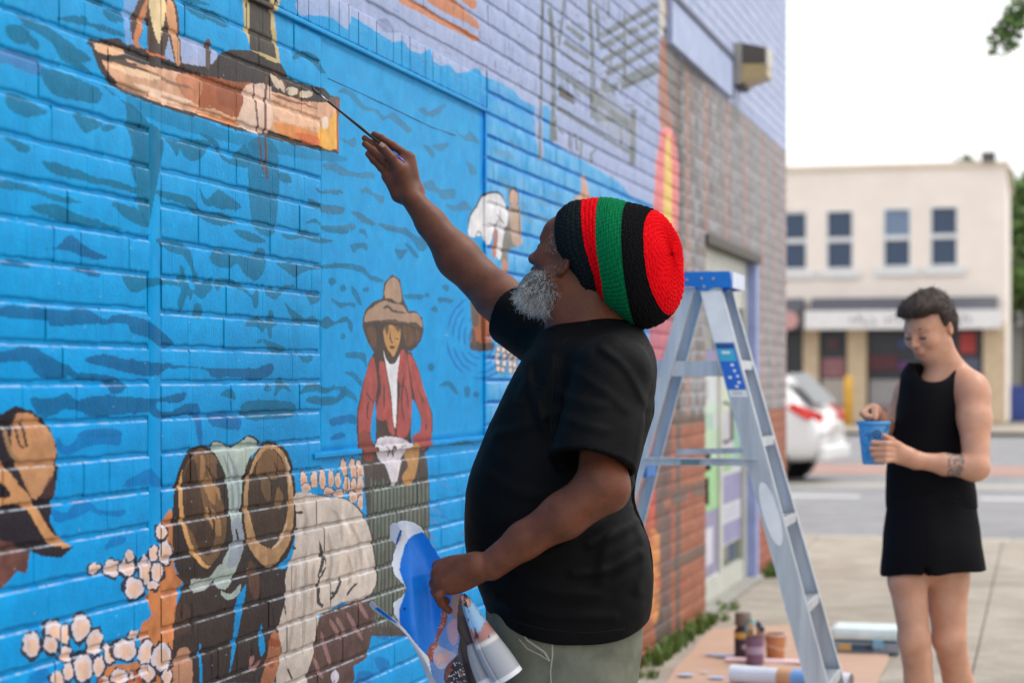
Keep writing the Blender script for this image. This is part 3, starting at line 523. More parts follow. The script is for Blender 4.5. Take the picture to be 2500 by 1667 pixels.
for p in ([(1635, 270), (1662, 360), (1668, 440)], [(1650, 640), (1620, 740), (1560, 800)]): stroke('F', p, 14, (196, 176, 156), .9)
stroke('F', [(1490, 390), (1530, 375), (1560, 420), (1555, 520)], 8, (46, 38, 36)); stroke('F', [(1570, 300), (1600, 380), (1590, 440)], 10, (56, 44, 40))
poly('F', [(1430, 860), (1480, 920), (1500, 1000), (1470, 1100), (1430, 1000)], (96, 70, 58), .8); poly('F', [(1010, 1120), (1090, 1130), (1090, 1250), (1010, 1300)], (78, 58, 50), .8)
for p in ([(1100, 1110), (1105, 1300)], [(1215, 1400), (1218, 1540)], [(1440, 1330), (1445, 1430)], [(1565, 1130), (1570, 1230)], [(1045, 1110), (1040, 1200)]): stroke('F', p, 9, (30, 26, 28))
poly('F', [(1416, 995), (1404, 1110), (1372, 1260), (1346, 1400), (1314, 1535), (1330, 1350), (1345, 1200), (1362, 1080), (1378, 1050)], BLUEC, 1, False); poly('F', [(1502, 1212), (1520, 1320), (1526, 1385), (1500, 1412), (1484, 1340)], BLUEC, 1, False); poly('F', [(1145, 1298), (1160, 1450), (1166, 1568), (1150, 1568), (1142, 1430)], BLUEC, 1, False)
poly('F', [(1005, 1420), (1040, 1362), (1092, 1392), (1100, 1568), (1003, 1568)], (168, 126, 104)); poly('F', [(1560, 1290), (1618, 1295), (1612, 1400), (1570, 1568), (1500, 1568), (1530, 1450)], (164, 108, 80), vary=.2)
for p in ([(1555, 1310), (1615, 1330), (1600, 1360), (1545, 1350)], [(1530, 1430), (1580, 1450), (1560, 1480)]): poly('F', p, (140, 74, 50), .9)
for p in ([(1455, 1410), (1440, 1450), (1450, 1490)], [(1500, 1440), (1470, 1470), (1455, 1500)]): stroke('F', p, 24, (164, 120, 116), .9)
# pale shirt bent over
WS = (188, 178, 172)
sh = [(1700, 478), (1860, 498), (1990, 518), (2080, 600), (2122, 700), (2150, 850), (2156, 1000), (2100, 1080), (2000, 1112), (1960, 1100), (1900, 1150), (1830, 1182), (1830, 1260), (1800, 1400), (1760, 1568), (1590, 1568), (1620, 1380), (1598, 1250), (1640, 1070), (1640, 950), (1690, 800), (1702, 600)]
stroke('F', sh[:8], 14, (50, 44, 44)); poly('F', sh, WS, 1, vary=.12)
for p, wd in (([(1835, 750), (1850, 860), (1830, 960), (1870, 900)], 18), ([(1960, 960), (1930, 1040), (1895, 1090)], 16), ([(2050, 995), (2020, 1020), (1985, 1070)], 12), ([(1830, 960), (1828, 1100), (1860, 1120)], 20), ([(1620, 1060), (1640, 1180)], 8), ([(1650, 1480), (1680, 1550)], 12), ([(1700, 590), (1740, 590)], 16), ([(1700, 680), (1715, 690)], 14), ([(1680, 785), (1700, 800)], 14), ([(1910, 1040), (1905, 1060)], 14), ([(1850, 800), (1870, 880)], 10)): stroke('F', p, wd, (46, 42, 42), .95)
for p in ([(1760, 800), (1750, 1100), (1740, 1400)], [(1900, 560), (1950, 640), (1960, 760)], [(2000, 640), (2060, 760), (2080, 900)], [(1700, 900), (1680, 1200), (1650, 1400)], [(1880, 700), (1900, 860), (1880, 1000)], [(1990, 820), (2020, 930), (1990, 1010)], [(1800, 880), (1790, 1150)], [(1720, 520), (1760, 620), (1750, 720)]): stroke('F', p, 20, (158, 144, 134), .7)
for p in ([(1730, 840), (1720, 1100)], [(1960, 600), (2010, 720)], [(2090, 800), (2120, 920)]): stroke('F', p, 16, (206, 200, 196), .8)
poly('F', [(1830, 1200), (1900, 1152), (2100, 1082), (2152, 1130), (2132, 1300), (2100, 1430), (2030, 1470), (2020, 1568), (1770, 1568), (1800, 1400)], (82, 64, 62), 1, vary=.2)
for p in ([(1890, 1200), (1960, 1320)], [(1990, 1160), (2080, 1320)], [(1840, 1270), (1900, 1470)], [(2050, 1100), (2110, 1200)], [(1930, 1190), (1990, 1300)], [(1800, 1420), (1850, 1540)]): stroke('F', p, 22, (144, 112, 112), .75)
ell('F', 1920, 1530, 24, 38, (186, 184, 200)); stroke('F', [(1915, 1560), (1920, 1545)], 5, DK)
# left head
poly('F', [(-60, 60), (20, 20), (90, -20), (150, 0), (200, 10), (272, 80), (320, 200), (336, 330), (322, 450), (300, 540), (282, 640), (340, 740), (415, 790), (350, 850), (240, 842), (170, 808), (150, 942), (100, 922), (0, 1040), (-60, 1060)], (38, 34, 42), 1, False)
poly('F', [(100, 30), (190, 30), (285, 130), (322, 230), (322, 300), (290, 420), (200, 512), (150, 450), (90, 300), (60, 160)], (172, 128, 94), 1, vary=.14); stroke('F', [(70, 20), (110, 200), (160, 220)], 12, (60, 46, 44)); stroke('F', [(120, 40), (140, 160), (155, 220)], 16, (66, 50, 46)); stroke('F', [(10, 80), (60, 240), (110, 300)], 26, (140, 110, 84))
poly('F', [(300, 380), (325, 430), (300, 510), (240, 500)], (70, 48, 48), .7); poly('F', [(-40, 300), (20, 320), (110, 440), (170, 500), (230, 600), (292, 700), (372, 760), (404, 790), (330, 790), (250, 735), (150, 570), (60, 540), (-40, 570), (-40, 520), (60, 500), (20, 430), (-40, 380)], (182, 136, 96))
poly('F', [(-40, 740), (60, 760), (172, 822), (152, 942), (100, 922), (0, 1040), (-40, 1060)], (96, 64, 60), 1, False, .3)
# cotton
def boll(cx, cy, rx, ry, rot=0.0, dark=True):
    if dark: ell('F', cx, cy + 4, rx * 1.32, ry * 1.26, (44, 42, 52), .95, rot, jit=.16)
    ell('F', cx, cy, rx, ry, (198, 190, 200), 1, rot, jit=.14); ell('F', cx + rx * .05, cy + ry * .1, rx * .62, ry * .66, (212, 176, 154), .9, rot, jit=.12)
for b in ((545, 910, 38, 30, -.3), (650, 905, 45, 50), (740, 900, 42, 58, .3), (835, 920, 36, 82), (770, 1025, 52, 62), (925, 700, 30, 45), (885, 820, 28, 42), (950, 820, 34, 66), (905, 930, 35, 55), (880, 1010, 34, 25), (745, 840, 24, 34),
          (180, 1350, 50, 70), (310, 1270, 50, 60), (290, 1350, 42, 46), (375, 1290, 24, 60), (465, 1250, 52, 75, .2), (545, 1330, 44, 72, .2), (380, 1400, 35, 45), (475, 1480, 52, 78), (565, 1470, 34, 60), (630, 1400, 34, 60), (720, 1380, 62, 58), (840, 1390, 42, 70, .3), (930, 1420, 56, 78),
          (850, 1510, 45, 52), (750, 1520, 30, 25), (330, 1540, 40, 40), (690, 1530, 50, 40), (770, 1290, 28, 26), (390, 1500, 30, 50), (960, 1530, 30, 40), (600, 1560, 36, 30)): boll(*b)
for p in ([(560, 1540), (600, 1568)], [(790, 1500), (800, 1568)], [(760, 1550), (740, 1568)]): stroke('F', p, 30, (160, 76, 44), .8)
for b in ((1745, 400, 20, 45), (1805, 405, 20, 48), (1852, 400, 19, 60), (1900, 400, 17, 50), (1940, 405, 17, 48), (1980, 335, 18, 50), (2030, 340, 19, 62), (2066, 350, 19, 62), (1990, 430, 18, 50), (2030, 440, 18, 50), (2068, 440, 20, 60), (1760, 450, 26, 26), (1890, 470, 30, 22), (1950, 480, 30, 22), (2030, 500, 24, 34), (2070, 530, 16, 44)):
    ell('F', b[0], b[1] - 4, b[2] * 1.15, b[3] * 1.1, (58, 50, 52), .8); ell('F', *b, (198, 176, 166), 1, jit=.14); ell('F', b[0], b[1] + b[3] * .3, b[2] * .7, b[3] * .5, (190, 136, 108), .7, jit=.15)

# brush-edge wobble, then hand the paint to a texture held in memory
dy = ((vnoise(THH, TW, 230, 330, 21) - .5) * 3).astype(int); dx = ((vnoise(THH, TW, 230, 330, 22) - .5) * 1.6).astype(int)
iy = np.clip(np.arange(THH)[:, None] + dy, 0, THH - 1); ix = np.clip(np.arange(TW)[None] + dx, 0, TW - 1)
IMG = IMG[iy, ix]
# small chips, specks and stains of a hand-painted wall
sp = (rng.rand(THH, TW) > .9995); IMG[sp] = IMG[sp] * .35 + np.array([.35, .45, .62]) * .65
lum = IMG @ np.array([.3, .55, .15], np.float32); IMG = np.clip(lum[..., None] + (IMG - lum[..., None]) * 1.03, .002, .9)
ti = bpy.data.images.new('mural_paint', TW, THH, float_buffer=True); ti.colorspace_settings.name = 'Linear Rec.709'
px = np.ones((THH, TW, 4), np.float32); px[..., :3] = IMG
ti.pixels.foreach_set(px.ravel()); ti.update(); ti.pack()
del px

def paint_material(name, rough=0.42, bumpk=0.5, ledge_glare=False):
    m = N(name); g = m.pos(); sx = m.n('ShaderNodeSeparateXYZ'); m.l(g, sx.inputs[0])
    u = m.math('DIVIDE', m.math('SUBTRACT', sx.outputs[1], TY0), TY1 - TY0); v = m.math('DIVIDE', m.math('SUBTRACT', sx.outputs[2], TZ0), TZ1 - TZ0)
    cx = m.n('ShaderNodeCombineXYZ'); m.l(u, cx.inputs[0]); m.l(v, cx.inputs[1])
    t = m.n('ShaderNodeTexImage'); t.image = ti; t.extension = 'EXTEND'; t.interpolation = 'Linear'; m.l(cx.outputs[0], t.inputs[0])
    n1 = m.noise(9, 6, .6); n2 = m.noise(300, 3, .6); n3 = m.noise(40, 5, .65, stretch=(1, 1, .35))
    c = m.mix(m.ramp(n1, [(.42, (0, 0, 0, 1)), (.75, (.75, .75, .75, 1))]), t.outputs[0], m.mix(1.0, t.outputs[0], (1.32, 1.22, 1.12, 1), 'MULTIPLY'))
    c = m.mix(m.ramp(n3, [(.35, (.32, .32, .32, 1)), (.5, (0, 0, 0, 1))]), c, m.mix(1.0, c, (.72, .76, .82, 1), 'MULTIPLY'))
    c = m.mix(m.ramp(n2, [(.66, (0, 0, 0, 1)), (.74, (.5, .5, .5, 1))]), c, m.mix(1.0, c, (1.5, 1.35, 1.2, 1), 'MULTIPLY'))
    if ledge_glare:      # pale sky glare painted into the colour along the upper arris of every course
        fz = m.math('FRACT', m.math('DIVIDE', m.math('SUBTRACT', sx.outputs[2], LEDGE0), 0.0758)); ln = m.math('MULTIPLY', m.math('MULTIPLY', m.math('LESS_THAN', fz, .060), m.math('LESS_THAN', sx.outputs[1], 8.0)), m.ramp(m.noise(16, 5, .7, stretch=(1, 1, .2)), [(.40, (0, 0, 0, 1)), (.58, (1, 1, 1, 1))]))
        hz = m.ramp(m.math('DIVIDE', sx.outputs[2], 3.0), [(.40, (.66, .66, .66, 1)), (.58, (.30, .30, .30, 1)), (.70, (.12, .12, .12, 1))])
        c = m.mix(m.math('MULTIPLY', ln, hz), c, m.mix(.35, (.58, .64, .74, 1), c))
    m.set(Base_Color=c, Roughness=m.math('ADD', m.math('MULTIPLY', n3, .3), rough - .12)); m.b.inputs['Specular IOR Level'].default_value = .5; m.b.inputs['IOR'].default_value = 1.17
    h = m.math('ADD', m.math('MULTIPLY', n2, .6), m.math('ADD', m.math('MULTIPLY', m.noise(85, 5, .65), 1.3), m.math('MULTIPLY', n3, .5)))
    m.bump(h, bumpk, .0022); return m.m
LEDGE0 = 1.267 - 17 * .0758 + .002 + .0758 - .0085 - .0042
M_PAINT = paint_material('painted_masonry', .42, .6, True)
M_PANEL = paint_material('painted_render', .42, .4)
# ------------------------------------------------------------------ the painted building
bld = empty('brick_building', (-1, 8, 0)); tag(bld, 'brick building side painted with a blue river mural, lavender, grey and red further on', 'building')
COURSE = .0758; BL = .214; XB = -.0050; ZOFF = 1.267 - 17 * .0758
Y0W, Y1W = 1.5, 14.93; ZT = 4.55
ST = (3.912, 3.972)                    # flush rendered strip
PN = (4.955, 6.568, 1.150, 2.250)      # rendered panel of the walled-up window
RL = (4.40, 6.60, 2.262, 2.372)        # row of upright bricks over it
DR = (11.21, 13.42, 2.16)              # door opening
def prect(y0, y1, z0, z1, x): return [(x, y0, z0), (x, y1, z0), (x, y1, z1), (x, y0, z1)]
# mortar bed plane, with the door left open
m = MB()
for (a, b, c, d) in ((Y0W, DR[0], 0, ZT), (DR[0], DR[1], DR[2], ZT), (DR[1], Y1W, 0, ZT)):
    m.add(prect(a, b, c, d, XB), [(0, 1, 2, 3)])
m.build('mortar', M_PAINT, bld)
rb = random.Random(2)
def brick_grid(L, H, seed, nu=7, nv=3, dz=.0085, dy=.003):
    r = random.Random(seed); ys = [0, .004, .5 * L * .33 + .004] + [L * k / nu for k in range(2, nu - 1)] + [L - .004, L]; ys = sorted(set([0, .0025, .006] + ys[2:-2] + [L - .006, L - .0025, L]))
    zs = [-.003, .0005, .0030, .0065, H * .5, H - .0070, H - .0030, H + .0008]
    xs = [XB - .002, -.0016, -.0003, 0, 0, 0, -.0012, XB - .002]
    o_t = r.uniform(-.0016, .0012); wob_t = [o_t + r.uniform(-.0026, .0014) for _ in ys]; wob_b = [r.uniform(-.0014, .0028) for _ in ys]; face = r.uniform(-.0013, .0013); rdy = r.random() < .5
    V = []; F = []
    for i, y in enumerate(ys):
        edge = -.0014 if i in (0, len(ys) - 1) else 0
        for j, z in enumerate(zs):
            t = wob_t[i] if j >= 5 else (wob_b[i] if j <= 3 else 0)
            x = xs[j] + (0 if j in (0, 7) else edge * (.7 if rdy else .4) + face + r.uniform(-.0002, .0002))
            V.append((x, y, z + t))
    nz = len(zs)
    for i in range(len(ys) - 1):
        for j in range(nz - 1): F.append((i * nz + j, (i + 1) * nz + j, (i + 1) * nz + j + 1, i * nz + j + 1))
    return V, F
HB = COURSE - .0068
slots = []                             # (y, z, length, height, upright)
nrow = int(ZT / COURSE)
for r_ in range(nrow):
    z = r_ * COURSE + ZOFF + .002; header = (r_ % 6 == 3); pitch = BL / 2 if header else BL
    off = (r_ * 37 % 100) / 100 * .05 + (0 if r_ % 2 else pitch / 2)
    segs = [(Y0W, Y1W)]
    cuts = [ST]
    if z + HB > PN[2] and z < RL[3]: cuts.append((PN[0], PN[1]))
    if z + HB > RL[2] and z < RL[3]: cuts.append((RL[0], RL[1]))
    if z < DR[2]: cuts.append((DR[0], DR[1]))
    for (a, b) in cuts:
        ns = []
        for (s, e) in segs:
            if b <= s or a >= e: ns.append((s, e)); continue
            if a > s: ns.append((s, a))
            if b < e: ns.append((b, e))
        segs = ns
    for (s, e) in segs:
        y = s - off if s == Y0W else s - rb.uniform(0, pitch * .6) 
        while y < e - .012:
            a, b = max(y, s), min(y + pitch * rb.uniform(.94, 1.06), e)
            if b - a > .02: slots.append((a, z, b - a, HB, False))
            y = b if b > y else y + pitch
y = RL[0]
while y < RL[1] - .02:
    slots.append((y, RL[2] + .004, min(.0755, RL[1] - y), RL[3] - RL[2] - .008, True)); y += .078
def vis(sl):
    p = Vector((0, sl[0] + sl[2] / 2, sl[1] + sl[3] / 2)) - CP; Z = p.dot(FW); u = 1250 + FPX * p.dot(RT) / Z; v = 922 - FPX * p.z / Z
    if Z < .5 or u < -10 or u > 1920 or v < -10 or v > 1680: return 0
    return 1 / Z ** 3 * sl[2]
order = sorted(range(len(slots)), key=lambda i: -vis(slots[i])); single = set(order[:300])
cache = {}
sV, sF = [], []
for i, (y, z, L, H, upr) in enumerate(slots):
    key = (round(L, 2), upr, rb.randrange(4))
    if i in single:
        if key not in cache:
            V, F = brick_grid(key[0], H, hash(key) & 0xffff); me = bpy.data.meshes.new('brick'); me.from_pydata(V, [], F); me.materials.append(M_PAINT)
            me.polygons.foreach_set('use_smooth', [True] * len(F)); cache[key] = me
        o = link('brick', cache[key], None, bld); o.location = (0, y, z); o.scale = (1, L / key[0], 1)
    else:
        V, F = brick_grid(L, H, rb.randrange(10 ** 6), nu=5); n = len(sV)
        sV += [(a, b + y, c + z) for a, b, c in V]; sF += [tuple(k + n for k in f) for f in F]
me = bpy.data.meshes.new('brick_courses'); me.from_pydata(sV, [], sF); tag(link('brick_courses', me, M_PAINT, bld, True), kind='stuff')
# rendered strip, panel
def slab(name, y0, y1, z0, z1, x, mat_, n=(8, 8), amp=.0012, edge=.012):
    V, F = [], []; r = random.Random(int(y0 * 100)); ny, nz = n
    gy = [y0, y0 + .003] + list(np.linspace(y0 + .02, y1 - .02, ny)) + [y1 - .003, y1] if y1 - y0 > .1 else [y0, y0 + .006, (y0 + y1) / 2, y1 - .006, y1]
    gz = [z0, z0 + .004] + list(np.linspace(z0 + .02, z1 - .02, nz)) + [z1 - .004, z1]
    for i, yy_ in enumerate(gy):
        for j, z_ in enumerate(gz):
            b = i in (0, len(gy) - 1) or j in (0, len(gz) - 1); V.append(((x - .0022 if y1 - y0 < .2 else XB - .002) if b else x + r.uniform(-amp, amp), yy_, z_))
    k = len(gz)
    for i in range(len(gy) - 1):
        for j in range(k - 1): F.append((i * k + j, (i + 1) * k + j, (i + 1) * k + j + 1, i * k + j + 1))
    me = bpy.data.meshes.new(name); me.from_pydata(V, [], F); return link(name, me, mat_, bld, True)
slab('render_strip', ST[0] - .002, ST[1] + .002, 0, ZT, -.0012, M_PANEL, (3, 60))
slab('window_infill_panel', PN[0] + .004, PN[1] - .004, PN[2] + .006, PN[3] - .008, -.0040, M_PANEL, (24, 18))
m = MB(); m.bb(-.02, .004, PN[1] - .012, PN[1] + .010, PN[2], PN[3] + .01, .003); m.build('panel_edge_bead', M_PAINT, bld)
m = MB(); m.bb(-.02, .006, PN[0] - .06, PN[1] + .01, PN[2] - .010, PN[2] + .004, .003); m.build('panel_ledge', M_PAINT, bld)
m = MB(); m.bb(-.02, .010, RL[0], RL[1], RL[2] - .012, RL[2], .004); m.build('lintel_edge', M_PAINT, bld)
ba, bb_ = wall_yz(1628, 60)[0], wall_yz(1777, 144)[0]; m = MB(); m.bb(-.01, .030, ba, bb_, 3.035, 3.262, .003); m.build('fascia_board', mat('lavender_board', (158, 172, 208), .5), bld); m = MB(); m.bb(-.01, .042, ba, bb_ + .03, 3.263, 3.292, .003); m.bb(-.01, .036, bb_, bb_ + .03, 3.035, 3.262, .003); m.build('fascia_trim', mat('dark_trim', (74, 84, 112), .5), bld)
# crack across the panel
cy = [wall_yz(750 + a * .36155, b * .36155) for a, b in ((150, 530), (500, 690), (850, 860), (1010, 915))]
m = MB(); m.tube([(-.0038, a, b) for a, b in cy], [.0014] * 4, 5); m.build('crack_seam', mat('crack', (20, 80, 130)), bld)
# body of the building behind the face
M_SIDE = mat('side_brick', (150, 92, 76), .8)
m = MB(); m.bb(-8, XB - .02, Y1W + .0, Y1W + .001, 0, ZT + .6); m.bb(-8, -.35, Y0W, Y1W, 0, ZT + .6)
m.bb(-.35, XB - .02, Y0W, DR[0], 0, ZT + .6); m.bb(-.35, XB - .02, DR[1], Y1W, 0, ZT + .6); m.bb(-.35, XB - .02, DR[0], DR[1], DR[2], ZT + .6)
m.build('wall_core', M_SIDE, bld)
m = MB(); m.bb(-.06, .05, Y0W, Y1W + .05, ZT + .05, ZT + .14, .01); m.build('parapet_coping', mat('coping', (150, 150, 150)), bld)
# ---- double door with posters
M_DFR = mat('door_frame_paint', (188, 190, 182), .5); M_PUR = mat('door_reveal_lilac', (140, 152, 200), .6)
M_GL = N('door_glass'); M_GL.set(Base_Color=(.05, .07, .05, 1), Roughness=.08, Metallic=.0); M_GL.b.inputs['Specular IOR Level'].default_value = .9; M_GL = M_GL.m
door = empty('door', (-.08, 12.3, 0)); door.parent = bld; door.matrix_parent_inverse = parent_inv(bld)
D0, D1 = DR[0], DR[1] - .15; XD = -.09
m = MB(); m.bb(XD - .04, XD + .03, D0, D0 + .05, 0, 2.12); m.bb(XD - .04, XD + .03, D1 - .10, D1, 0, 2.12); m.bb(XD - .04, XD + .03, D0 + .05, D1 - .10, 1.98, 2.12); mid = (D0 + D1) / 2
m.bb(XD - .035, XD + .02, mid - .06, mid + .06, 0, 1.98); m.bb(XD - .035, XD + .02, D0 + .05, mid - .06, 0, .16); m.bb(XD - .035, XD + .02, mid + .06, D1 - .10, 0, .16)
m.bb(XD - .035, XD + .02, D0 + .05, mid - .06, 1.86, 1.979); m.bb(XD - .035, XD + .02, mid + .06, D1 - .10, 1.80, 1.979); m.build('frame', M_DFR, door)
m = MB(); m.bb(XD - .012, XD - .004, D0 + .05, mid - .06, .16, 1.86); m.build('glass', M_GL, door)
m = MB(); m.bb(XD - .012, XD - .004, mid + .06, D1 - .10, .16, 1.80); m.build('glass', M_GL, door)
m = MB(); m.bb(-.12, -.0, D1, DR[1], 0, DR[2]); m.build('reveal', M_PUR, door)
m = MB(); m.bb(-.10, .02, D0 - .02, DR[1], DR[2] - .05, DR[2] - .0); m.build('door_head', mat('door_head', (70, 66, 58)), door)
m = MB(); m.bb(-.12, .03, D0 - .02, DR[1] + .02, 0, .035, .006); m.build('door_sill', mat('sill', (150, 148, 142)), door)
m = MB(); m.tube([(XD + .02, mid + .09, .95), (XD + .07, mid + .09, .97), (XD + .07, mid + .09, 1.18), (XD + .02, mid + .09, 1.2)], .012, 8); m.build('handle', mat('handle_metal', (120, 118, 112), .3, .8), door)
def poster(y0, y1, bands, x):
    p = MB(); mats = []
    m0 = MB(); m0.bb(x - .002, x, y0, y1, bands[0][0], bands[-1][1]); o = m0.build('poster', mat('poster_paper', (196, 200, 204), .5, bump=0), door)
    for (z0, z1, a, b, col) in [q for q in bands if len(q) == 5]:
        q = MB(); q.bb(x + .0005, x + .0015, y0 + (y1 - y0) * a, y0 + (y1 - y0) * b, z0, z1); q.build('poster_print', mat('print', tuple(int(c * .72 + 56) for c in col), .5, bump=0), None)
        pr = COL.objects[-1] if False else bpy.context.scene.collection.objects[-1]; pr.parent = o; pr.matrix_parent_inverse = parent_inv(o)
XP = XD + .006
P1 = [(.16, .17), (.17, .24, 0, 1, (112, 106, 150)), (.24, .46, .80, 1, (112, 106, 150)), (.24, .46, 0, .78, (192, 192, 212)), (.46, .56, 0, 1, (112, 106, 150)), (.56, .84, 0, 1, (124, 190, 112)), (.60, .76, .25, .62, (196, 214, 192)), (.84, 1.04, 0, 1, (166, 204, 164)), (.80, .9, .3, .7, (110, 180, 100)), (1.04, 1.14, .1, .8, (136, 182, 160)), (1.14, 1.2, 0, 1, (178, 206, 186)), (1.22, 1.34, .2, .62, (140, 156, 166)), (1.35, 1.38)]
P2 = [(.30, .31), (.31, .44, .0, 1, (112, 108, 160)), (.46, .54, 0, 1, (176, 178, 200)), (.56, .74, 0, 1, (112, 108, 160)), (.76, .9, .1, .5, (120, 180, 104)), (.78, 1.10, .60, .98, (112, 174, 146)), (.92, 1.14, .2, .5, (180, 170, 190)), (1.12, 1.26, .7, .98, (130, 178, 150)), (1.14, 1.30, .05, .6, (182, 206, 168)), (1.35, 1.38)]
poster(D0 + .06, mid - .07, P1, XP); poster(mid + .08, D1 - .12, P2, XP)
m = MB(); m.bb(XP - .002, XP, D0 + .08, mid - .09, 1.42, 1.52); m.build('poster', mat('lav_notice', (128, 122, 160)), door)
m = MB(); m.bb(XP - .002, XP, mid + .1, D1 - .14, 1.42, 1.60); m.build('poster', mat('notice', (182, 184, 180)), door)

# ---- wall lamp
yl, zl = wall_yz(1800, 164)
lp = empty('wall_lamp', (0, yl, zl)); tag(lp, 'square grey and cream wall lamp fixed high on the lavender brick', 'wall lamp')
m = MB(); m.bb(-.005, .05, yl - .15, yl + .15, zl - .13, zl + .13, .01); m.build('back_plate', mat('lamp_plate', (150, 148, 142), .5), lp)
def frus(y0, y1, z0, z1, x0, sh, x1, name, mt):
    q = MB(); vs = [(x0, y0, z0), (x0, y1, z0), (x0, y1, z1), (x0, y0, z1), (x1, y0 + sh[0], z0 + sh[1]), (x1, y1 - sh[0], z0 + sh[1]), (x1, y1 - sh[0], z1 - sh[2]), (x1, y0 + sh[0], z1 - sh[2])]
    q.add(vs, [(0, 1, 2, 3), (4, 7, 6, 5), (0, 4, 5, 1), (1, 5, 6, 2), (2, 6, 7, 3), (3, 7, 4, 0)]); return q.build(name, mt, lp)
frus(yl - .145, yl + .145, zl + .0, zl + .125, .05, (.03, 0, .03), .19, 'hood', mat('lamp_hood', (74, 70, 66), .55))
frus(yl - .14, yl + .14, zl - .12, zl - .002, .052, (.03, .045, .0), .20, 'lens', mat('lamp_lens', (168, 148, 104), .3))
m = MB(); m.bb(.19, .205, yl - .12, yl + .12, zl - .02, zl + .10, .004); m.build('front_rim', mat('lamp_rim', (196, 190, 180), .5), lp)
m = MB(); m.bb(.0, .06, yl - .14, yl + .14, zl - .14, zl - .122, .003); m.build('base_trim', mat('lamp_base', (60, 52, 46), .6), lp)
# ------------------------------------------------------------------ ground, road, far side of the street
M_WALK = N('sidewalk_concrete')
g = M_WALK.pos(); c = M_WALK.ramp(M_WALK.noise(3.0, 8, .65), [(.3, L4(150, 141, 130)), (.7, L4(182, 174, 162))])
c = M_WALK.mix(M_WALK.ramp(M_WALK.noise(45, 4, .7), [(.35, (.35, .35, .35, 1)), (.55, (0, 0, 0, 1))]), c, L4(120, 112, 104)); c = M_WALK.mix(M_WALK.ramp(M_WALK.noise(1.1, 6, .6, dist=.6), [(.40, (.6, .6, .6, 1)), (.52, (0, 0, 0, 1))]), c, M_WALK.mix(1.0, c, (.74, .73, .71, 1), 'MULTIPLY')); c = M_WALK.mix(M_WALK.ramp(M_WALK.noise(14, 2, .5), [(.70, (0, 0, 0, 1)), (.73, (.5, .5, .5, 1))]), c, L4(96, 90, 84)); M_WALK.set(Base_Color=c, Roughness=.85); M_WALK.bump(M_WALK.noise(160, 4, .7), .4, .002); M_WALK = M_WALK.m
M_ASPH = N('asphalt'); c = M_ASPH.ramp(M_ASPH.noise(2.2, 8, .7), [(.3, L4(118, 118, 122)), (.7, L4(148, 148, 151))]); M_ASPH.set(Base_Color=c, Roughness=.9); M_ASPH.bump(M_ASPH.noise(90, 4, .7), .6, .006); M_ASPH = M_ASPH.m
M_KERB = mat('kerb_concrete', (178, 172, 162), .85, var=.15); M_LINE = mat('road_paint', (205, 205, 205), .7, var=.1, scale=30)
M_PAVE = mat('red_pavers', (160, 128, 120), .85, var=.25, scale=20)
YK = gnd(2000, 1310).y
def flat(name, x0, x1, y0, y1, z, mt, kind='structure'):
    me = bpy.data.meshes.new(name); me.from_pydata([(x0, y0, z), (x1, y0, z), (x1, y1, z), (x0, y1, z)], [], [(0, 1, 2, 3)]); return tag(link(name, me, mt), kind=kind)
flat('ground', -600, 600, -60, 900, -.16, mat('ground_far', (120, 118, 108), .9))
ZR = -.13
flat('road', -200, 200, YK + .16, 62, ZR, M_ASPH)
# sidewalk in slabs: bed below, each slab a piece
sw = empty('sidewalk', (1, 10, 0)); tag(sw, kind='structure')
m = MB(); m.bb(-40, 40, YK, YK - 1, -.15, -.02); m.bb(0.0, 14, -12, YK - 1, -.15, -.02); m.build('slab_bed', mat('slab_bed', (96, 90, 82)), sw)
r = random.Random(9)
ys_ = np.arange(-3, YK - .02, 1.52)
slabs_me = {}
xs_ = [0.015, 1.52, 3.04, 4.56, 6.08, 7.6]
for i, yv in enumerate(ys_):
    y1 = min(yv + 1.52, YK - .02)
    for j in range(len(xs_) - 1):
        key = (round(y1 - yv, 3), round(xs_[j + 1] - xs_[j], 3))
        if key not in slabs_me:
            q = MB(); q.box((0, 0, -.03), (key[1] - .007, key[0] - .007, .06), None, .004); me = q.mesh('slab'); me.materials.append(M_WALK); slabs_me[key] = me
        o = link('slab', slabs_me[key], None, sw); o.location = ((xs_[j] + xs_[j + 1]) / 2, (yv + y1) / 2, r.uniform(-.002, .002)); 
m = MB()
for xk in np.arange(-20, 30, 2.4): m.bb(xk, xk + 2.39, YK + .0, YK + .16, -.13, .004, .015)
m.build('kerb', M_KERB, sw)
m = MB(); m.bb(-40, 0.005, Y1W + .02, YK - .02, -.1, -.004); m.bb(7.61, 40, -3, YK - .02, -.1, -.003); m.build('corner_paving', M_WALK, sw)
# markings on the road
yl1, yl2 = gnd(2050, 1214, ZR).y, gnd(2050, 1200, ZR).y
m = MB()
for a, b in ((-14, gnd(2107, 1207, ZR).x), (gnd(2397, 1207, ZR).x, 26)): m.bb(a, b, yl1, yl1 + .35, ZR + .002, ZR + .004)
m.build('road_line', M_LINE); tag(COL.objects[-1], kind='structure')
yp = gnd(2050, 1150, ZR).y; flat('paver_crossing', -40, 40, yp - 1.0, yp + 2.6, ZR + .005, M_PAVE)
flat('road_gutter', -40, 40, yp - 4.6, yp - 3.6, ZR + .004, mat('gutter', (168, 164, 156), .85))
flat('far_sidewalk', -80, 80, 52, 61.2, ZR + .10, M_WALK)
